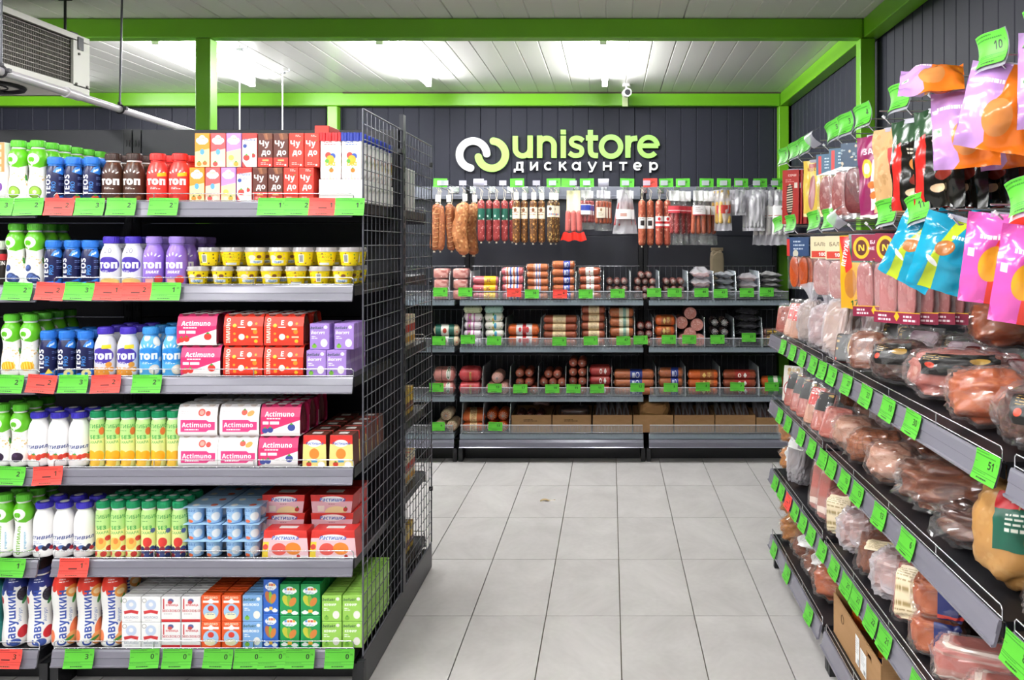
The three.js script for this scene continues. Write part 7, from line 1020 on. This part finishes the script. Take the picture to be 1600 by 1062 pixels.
const RH = {
  redCard: card('snack_card', 0.085, 0.24, pa(86, 240, (k, w, h) => { fill(k, '#b5302a'); txt(k, 'СОЧИ', w * .6, h * .1, 15, '#f2d8d0'); lines(k, '#e8b0a8', w * .2, h * .18, 50, 2, 8, 3); fill(k, '#e8ddd0', w * .72, h * .24, 16, 24); disc(k, '#d8c8b0', w * .46, h * .55, 16, 70); for (let i = 0; i < 11; i++) { k.strokeStyle = '#241612'; k.lineWidth = 5; k.beginPath(); k.moveTo(w * .28, h * (.31 + i * .045)); k.lineTo(w * .64, h * (.29 + i * .045)); k.stroke(); } poly(k, '#2a1a14', [[w * .3, h * .78], [w * .62, h * .78], [w * .46, h * .86]]); lines(k, '#e8b0a8', w * .15, h * .93, 60, 2, 6, 2); }), 0.007, { flat: true, edge: '#4a1014' }),
  yellow: card('sausage_pack', 0.085, 0.22, pa(86, 220, (k, w, h) => { fill(k, '#e2c14e'); fill(k, '#a83228', w * .3, h * .06, 30, 16); txt(k, 'МЯСО', w * .5, h * .17, 17, '#8a3020'); disc(k, '#b8787a', w * .46, h * .58, 15, 68, .08); disc(k, '#d0a0a0', w * .5, h * .58, 7, 62, .08); fill(k, '#f0e2a0', 0, h * .94, w, h); }), 0.016, { sd: 5 }),
  salami: vac('sliced_salami_pack', 0.1, 0.24, pa(100, 70, (k, w, h) => { fill(k, '#35607c'); fill(k, '#d8302c', w * .1, h * .1, 12, h); lines(k, '#c8d8e4', w * .35, h * .2, 50, 4, 10, 4); poly(k, '#dfe6ea', [[0, h], [w, h * .6], [w, h]]); }), meatTex('#a05250', ['#b86a66', '#8a403e', '#e0b8b0'], 160, 21), { hh: 0.32 }),
  pepper: vac('sliced_salami_pack', 0.1, 0.24, pa(100, 70, (k, w, h) => { fill(k, '#24405a'); speck(k, w, h, ['#8a9aa4', '#c8b8a0'], 30, 2, 6, 7); }), meatTex('#6a2426', ['#84383a', '#501a1c'], 140, 22), { hh: 0.32 }),
  purple: card('snack_pouch', 0.12, 0.25, pa(110, 230, (k, w, h) => { fill(k, '#8a2456'); txt(k, 'ЗАВОД', w * .6, h * .2, 24, '#f2e4ea'); disc(k, '#f0b428', w * .3, h * .4, 20, 26); disc(k, '#f6e8c0', w * .3, h * .4, 11, 15); poly(k, '#f2ece8', [[w * .5, h * .3], [w, h * .24], [w, h * .8], [w * .3, h * .9]]); for (let i = 0; i < 6; i++) disc(k, ['#d87a3a', '#4a9a4a', '#e0b0a0'][i % 3], w * (.45 + (i % 3) * .17), h * (.6 + .12 * Math.floor(i / 3)), 13, 10, i); fill(k, '#e8dcc8', 0, h * .95, w, h); }), 0.03, { sd: 8, cr: 0.012 }),
  tan: card('paper_snack_bag', 0.12, 0.24, pa(110, 220, (k, w, h) => { fill(k, '#c69a66'); speck(k, w, h, ['#d2a878', '#b88c58'], 60, 2, 8, 3); poly(k, '#b52c28', [[w * .5, h * .25], [w, h * .2], [w, h * .5], [w * .6, h * .55]]); disc(k, '#e8a040', w * .8, h * .56, 14); }), 0.035, { sd: 9, cr: 0.014, rough: 0.6 }),
  jerky: card('jerky_pouch', 0.13, 0.24, pa(120, 220, (k, w, h) => { fill(k, '#17150f'); poly(k, '#2c4a30', [[0, 0], [w, 0], [w, h * .2], [0, h * .3]]); poly(k, '#c02a24', [[w * .1, h * .3], [w * .3, h * .25], [w * .24, h], [0, h]]); disc(k, '#c0783a', w * .6, h * .5, 20, 14, .3); disc(k, '#7a2a20', w * .64, h * .66, 24, 14, -.2); disc(k, '#d8b890', w * .5, h * .8, 16, 10); lines(k, '#d8cdb8', w * .4, h * .32, 56, 2, 9, 5); }), 0.028, { sd: 10, cr: 0.016, rough: 0.18 }),
  orange: card('nut_bag', 0.14, 0.175, pa(160, 200, (k, w, h) => { fill(k, '#e8741c'); poly(k, '#c898d8', [[0, 0], [w * .56, 0], [w * .5, h * .35], [w * .34, h * .55], [w * .4, h * .9], [w * .3, h], [0, h]]); disc(k, '#d88a4a', w * .52, h * .62, 34, 44); lines(k, '#fdf6f0', w * .1, h * .2, 110, 1, 8, 9); fill(k, '#eef2ea', w * .04, h * .46, 16, 20); disc(k, '#6a9a6a', w * .09, h * .5, 5); }), 0.046, { sd: 11, cr: 0.014, rough: 0.14 }),
  teal: card('nut_bag', 0.14, 0.175, pa(160, 200, (k, w, h) => { fill(k, '#1a93b4'); poly(k, '#b8cc2c', [[w * .5, 0], [w * .72, 0], [w * .4, h * .5], [w * .42, h], [w * .2, h], [w * .28, h * .5]]); disc(k, '#b8743c', w * .44, h * .42, 26, 20, -.4); lines(k, '#e8f6fa', w * .5, h * .24, 70, 1, 8, 9); disc(k, '#f0f4f0', w * .3, h * .62, 20, 7, .6); }), 0.046, { sd: 12, cr: 0.014, rough: 0.14 }),
  pink: card('nut_bag', 0.14, 0.185, pa(160, 200, (k, w, h) => { fill(k, '#e03a2c'); poly(k, '#dc5aae', [[0, 0], [w * .6, 0], [w * .4, h * .4], [w * .36, h], [0, h]]); disc(k, '#e8a02c', w * .42, h * .55, 32, 40, .3); lines(k, '#fdf0f4', w * .2, h * .24, 110, 1, 8, 9); lines(k, '#fdf0f4', w * .6, h * .5, 50, 2, 9, 5); fill(k, '#f0f2ee', w * .06, h * .4, 14, 18); }), 0.046, { sd: 13, cr: 0.014, rough: 0.14 }),
  carrot: vac('sausage_vacuum_pack', 0.105, 0.22, pa(100, 64, (k, w, h) => { fill(k, '#2c4a78'); fill(k, '#d8302c', 0, h * .1, 14, h); lines(k, '#c8d4e4', w * .3, h * .2, 56, 3, 12, 5); disc(k, '#d8d4c0', w * .4, h * .85, 12); }), meatTex('#dc5a1c', ['#e87434', '#c84c14'], 120, 23), { n: 2, hh: 0.36, e: 0.8 }),
  cream: vac('sliced_fillet_pack', 0.095, 0.23, pa(90, 84, (k, w, h) => { fill(k, '#ecdcb4'); txt(k, 'БАЛЫК', w * .5, h * .36, 19, '#5a4a30', { thin: true }); fill(k, '#d03a26', w * .06, h * .66, w * .88, 24); txt(k, '100', w * .5, h * .81, 17, '#fff'); }), meatTex('#d0a0a0', ['#e0bab8', '#c08888', '#ecd4d0'], 120, 24), { hh: 0.36 }),
  green: card('chips_pouch', 0.105, 0.24, pa(110, 230, (k, w, h) => { fill(k, '#e8a81c'); fill(k, '#14604a', w * .3, 0, w, h * .38); poly(k, '#d8302c', [[0, h * .02], [w * .3, h * .02], [w * .42, h * .44], [w * .2, h * .52]]); txt(k, 'ПЕТРУХА', w * .2, h * .25, 22, '#fff', { rot: -1.35, sx: .9 }); txt(k, '1г', w * .62, h * .18, 22, '#fff'); txt(k, '180', w * .66, h * .28, 26, '#fff', { italic: true }); disc(k, '#c07a2c', w * .34, h * .66, 22, 44, .1); disc(k, '#f6ecd8', w * .8, h * .6, 6, 60); txt(k, '170', w * .5, h * .92, 26, '#1c5c34'); }), 0.022, { sd: 14 }),
  burgundy: vac('sliced_ham_pack', 0.13, 0.25, pa(130, 96, (k, w, h) => { fill(k, '#8a1a3c'); disc(k, '#f0b81c', w * .24, h * .5, 26, 40); disc(k, '#5a2410', w * .24, h * .5, 17, 28); txt(k, 'N', w * .24, h * .5, 30, '#f6d23a'); txt(k, 'БАЛЫК', w * .68, h * .3, 18, '#f4e4e8'); txt(k, 'НЕЖНЫЙ', w * .68, h * .54, 16, '#f4e4e8'); poly(k, '#f0b81c', [[w * .5, h * .9], [w * .9, h * .9], [w * .7, h]]); }), meatTex('#c98484', ['#d89c9a', '#b87070', '#e8c4c0'], 120, 25), { n: 2, hh: 0.32, foot: pa(130, 30, (k, w, h) => { fill(k, '#8a1a3c'); fill(k, '#f0b81c', 0, 0, w, 3); poly(k, '#f0b81c', [[w * .5, 0], [w * .56, h * .4], [w * .5, h * .8], [w * .44, h * .4]]); lines(k, '#f4e4e8', w * .1, h * .3, 40, 2, 9, 5); lines(k, '#f4e4e8', w * .64, h * .3, 40, 2, 9, 5); }) }),
};
rHang(1236, UY, RH.redCard, 'red card with dark scale pattern', 6, { tag: '5', dx: 0.016 });
rHang(1254, UY, RH.redCard, 'red card with dark scale pattern', 0, { tag: '7' });
rHang(1271, UY, RH.yellow, 'yellow sausage pouch', 4, { tag: '6', dx: 0.022 });
rHang(1296, UY, RH.salami, 'sliced salami pack with blue header', 5, { tag: 'clear', dx: 0.026 });
rHang(1318, UY, RH.salami, 'sliced salami pack with blue header', 5, { tag: '3', dx: 0.026 });
rHang(1338, UY, RH.pepper, 'dark salami pack with navy header', 5, { tag: '3', dx: 0.028 });
rHang(1366, UY, RH.purple, 'purple and white snack pouch', 3, { tag: '4', dx: 0.05, ry: -0.9, rz: 0.06 });
rHang(1392, UY, RH.tan, 'tan paper snack bag', 2, { dx: 0.06, ry: -1.0 });
rHang(1426, UY, RH.jerky, 'black and red jerky pouch', 4, { tag: '12', dx: 0.06, ry: -0.95 });
rHang(1466, UY, RH.jerky, 'black and red jerky pouch', 4, { dx: 0.065, ry: -0.9 });
rHang(1506, UY, RH.jerky, 'black and red jerky pouch', 3, { dx: 0.06, ry: -0.8, x0: 0.25 });
rHang(1512, UY, RH.orange, 'orange and lilac nut bag', 2, { noHook: true, dx: 0.1, ry: -0.5, dy: 0.015, x0: -0.01, rz: 0.06 });
rHang(1578, UY, RH.orange, 'orange and lilac nut bag', 3, { tag: '10', dx: 0.1, ry: -0.55, dy: 0.03, rz: -0.22 });
rHang(1660, UY, RH.orange, 'orange and lilac nut bag', 3, { tag: '10', dx: 0.075, ry: -0.5, dy: 0.05 });
{ const o = copyOf(RH.orange, 'orange and lilac nut bag flopped over the upper hooks'); put(o, 0.77, 1.925, -1.98, -0.5, -1.05, 0.1); }
rHang(1248, LY, RH.carrot, 'orange sausage pack with navy header', 5, { tag: '5', dx: 0.022 });
rHang(1228, LY, RH.carrot, 'orange sausage pack with navy header', 0, { tag: '5' });
rHang(1286, LY, RH.cream, 'cream-headed fillet pack', 4, { tag: '6', dx: 0.026, ry: -0.6 });
rHang(1311, LY, RH.cream, 'cream-headed fillet pack', 4, { tag: '8', dx: 0.026, ry: -0.6 });
rHang(1336, LY, RH.green, 'yellow and green chips pouch', 3, { tag: 'clear', dx: 0.03, ry: -0.65 });
rHang(1364, LY, RH.burgundy, 'burgundy sliced ham pack', 6, { dx: 0.044, ry: -0.66 });
rHang(1404, LY, RH.burgundy, 'burgundy sliced ham pack', 7, { tag: '9', dx: 0.044, ry: -0.66 });
rHang(1456, LY, RH.teal, 'teal and lime nut bag', 3, { tag: '11', dx: 0.085, ry: -0.7, rz: -0.5, dy: 0.03 });
rHang(1500, LY, RH.teal, 'teal and lime nut bag', 3, { dx: 0.1, ry: -0.5, rz: -0.3, dy: 0.03 });
rHang(1572, LY, RH.pink, 'pink and red nut bag', 3, { dx: 0.1, ry: -0.5, rz: -0.12, dy: 0.03 });
rHang(1632, LY, RH.pink, 'pink and red nut bag', 3, { tag: '11', dx: 0.1, ry: -0.5, rz: -0.15 });
// goods behind the mesh on the far side of the dairy rack
{
  const a = art(70, 110, (k, w, h) => { fill(k, '#e8dcc0'); fill(k, '#c8402c', 0, h * .3, w, 30); fill(k, '#e0a83a', 0, h * .7, w, 20); lines(k, '#6a4a30', 8, 12, 50, 2, 8, 4); });
  const b = art(70, 110, (k, w, h) => { fill(k, '#d8b23a'); fill(k, '#7a3a22', 0, h * .55, w, 30); lines(k, '#5a3a18', 8, 14, 50, 3, 8, 4); });
  const kw = carton('white_carton', 0.07, 0.19, 0.05, flatArt('#eceae8'), flatArt('#e6e4e2'), flatArt('#f2f0ee'), { flap: 0xe0dedc }), kr = carton('striped_packet', 0.07, 0.13, 0.05, a, a, a), ky = carton('yellow_packet', 0.06, 0.11, 0.05, b, b, b);
  [[0, kw, 'white carton'], [2, kr, 'red striped packet'], [3, ky, 'yellow and brown packet'], [4, kr, 'red striped packet'], [5, ky, 'yellow and brown packet']].forEach(([s, kind, desc]) => { for (let i = 0; i < 7; i++) { const o = copyOf(kind, ''); note(o, desc, `${ordinal[s]} shelf behind the mesh`, i, 0, 0, 'the post'); put(o, -0.925, LS[s] + 0.001, -3.37 - i * 0.06, Math.PI); } });
  const tray = thing('dry_leaf', 'small dry onion skin lying on the floor tiles', 'litter'); put(tray, -0.37, 0.003, -4.84, 0.4); mesh('skin', gridGeo((u, v) => new THREE.Vector3((u - 0.5) * 0.09, 0.006 * Math.sin(u * 6) + 0.004 * Math.cos(v * 5), (v - 0.5) * 0.02 * (1 - (2 * u - 1) ** 2) + 0.01 * u), 12, 4), M(0xcdb48a, 0.8), tray);
}
finishLabels();
renderer.render(scene, camera);
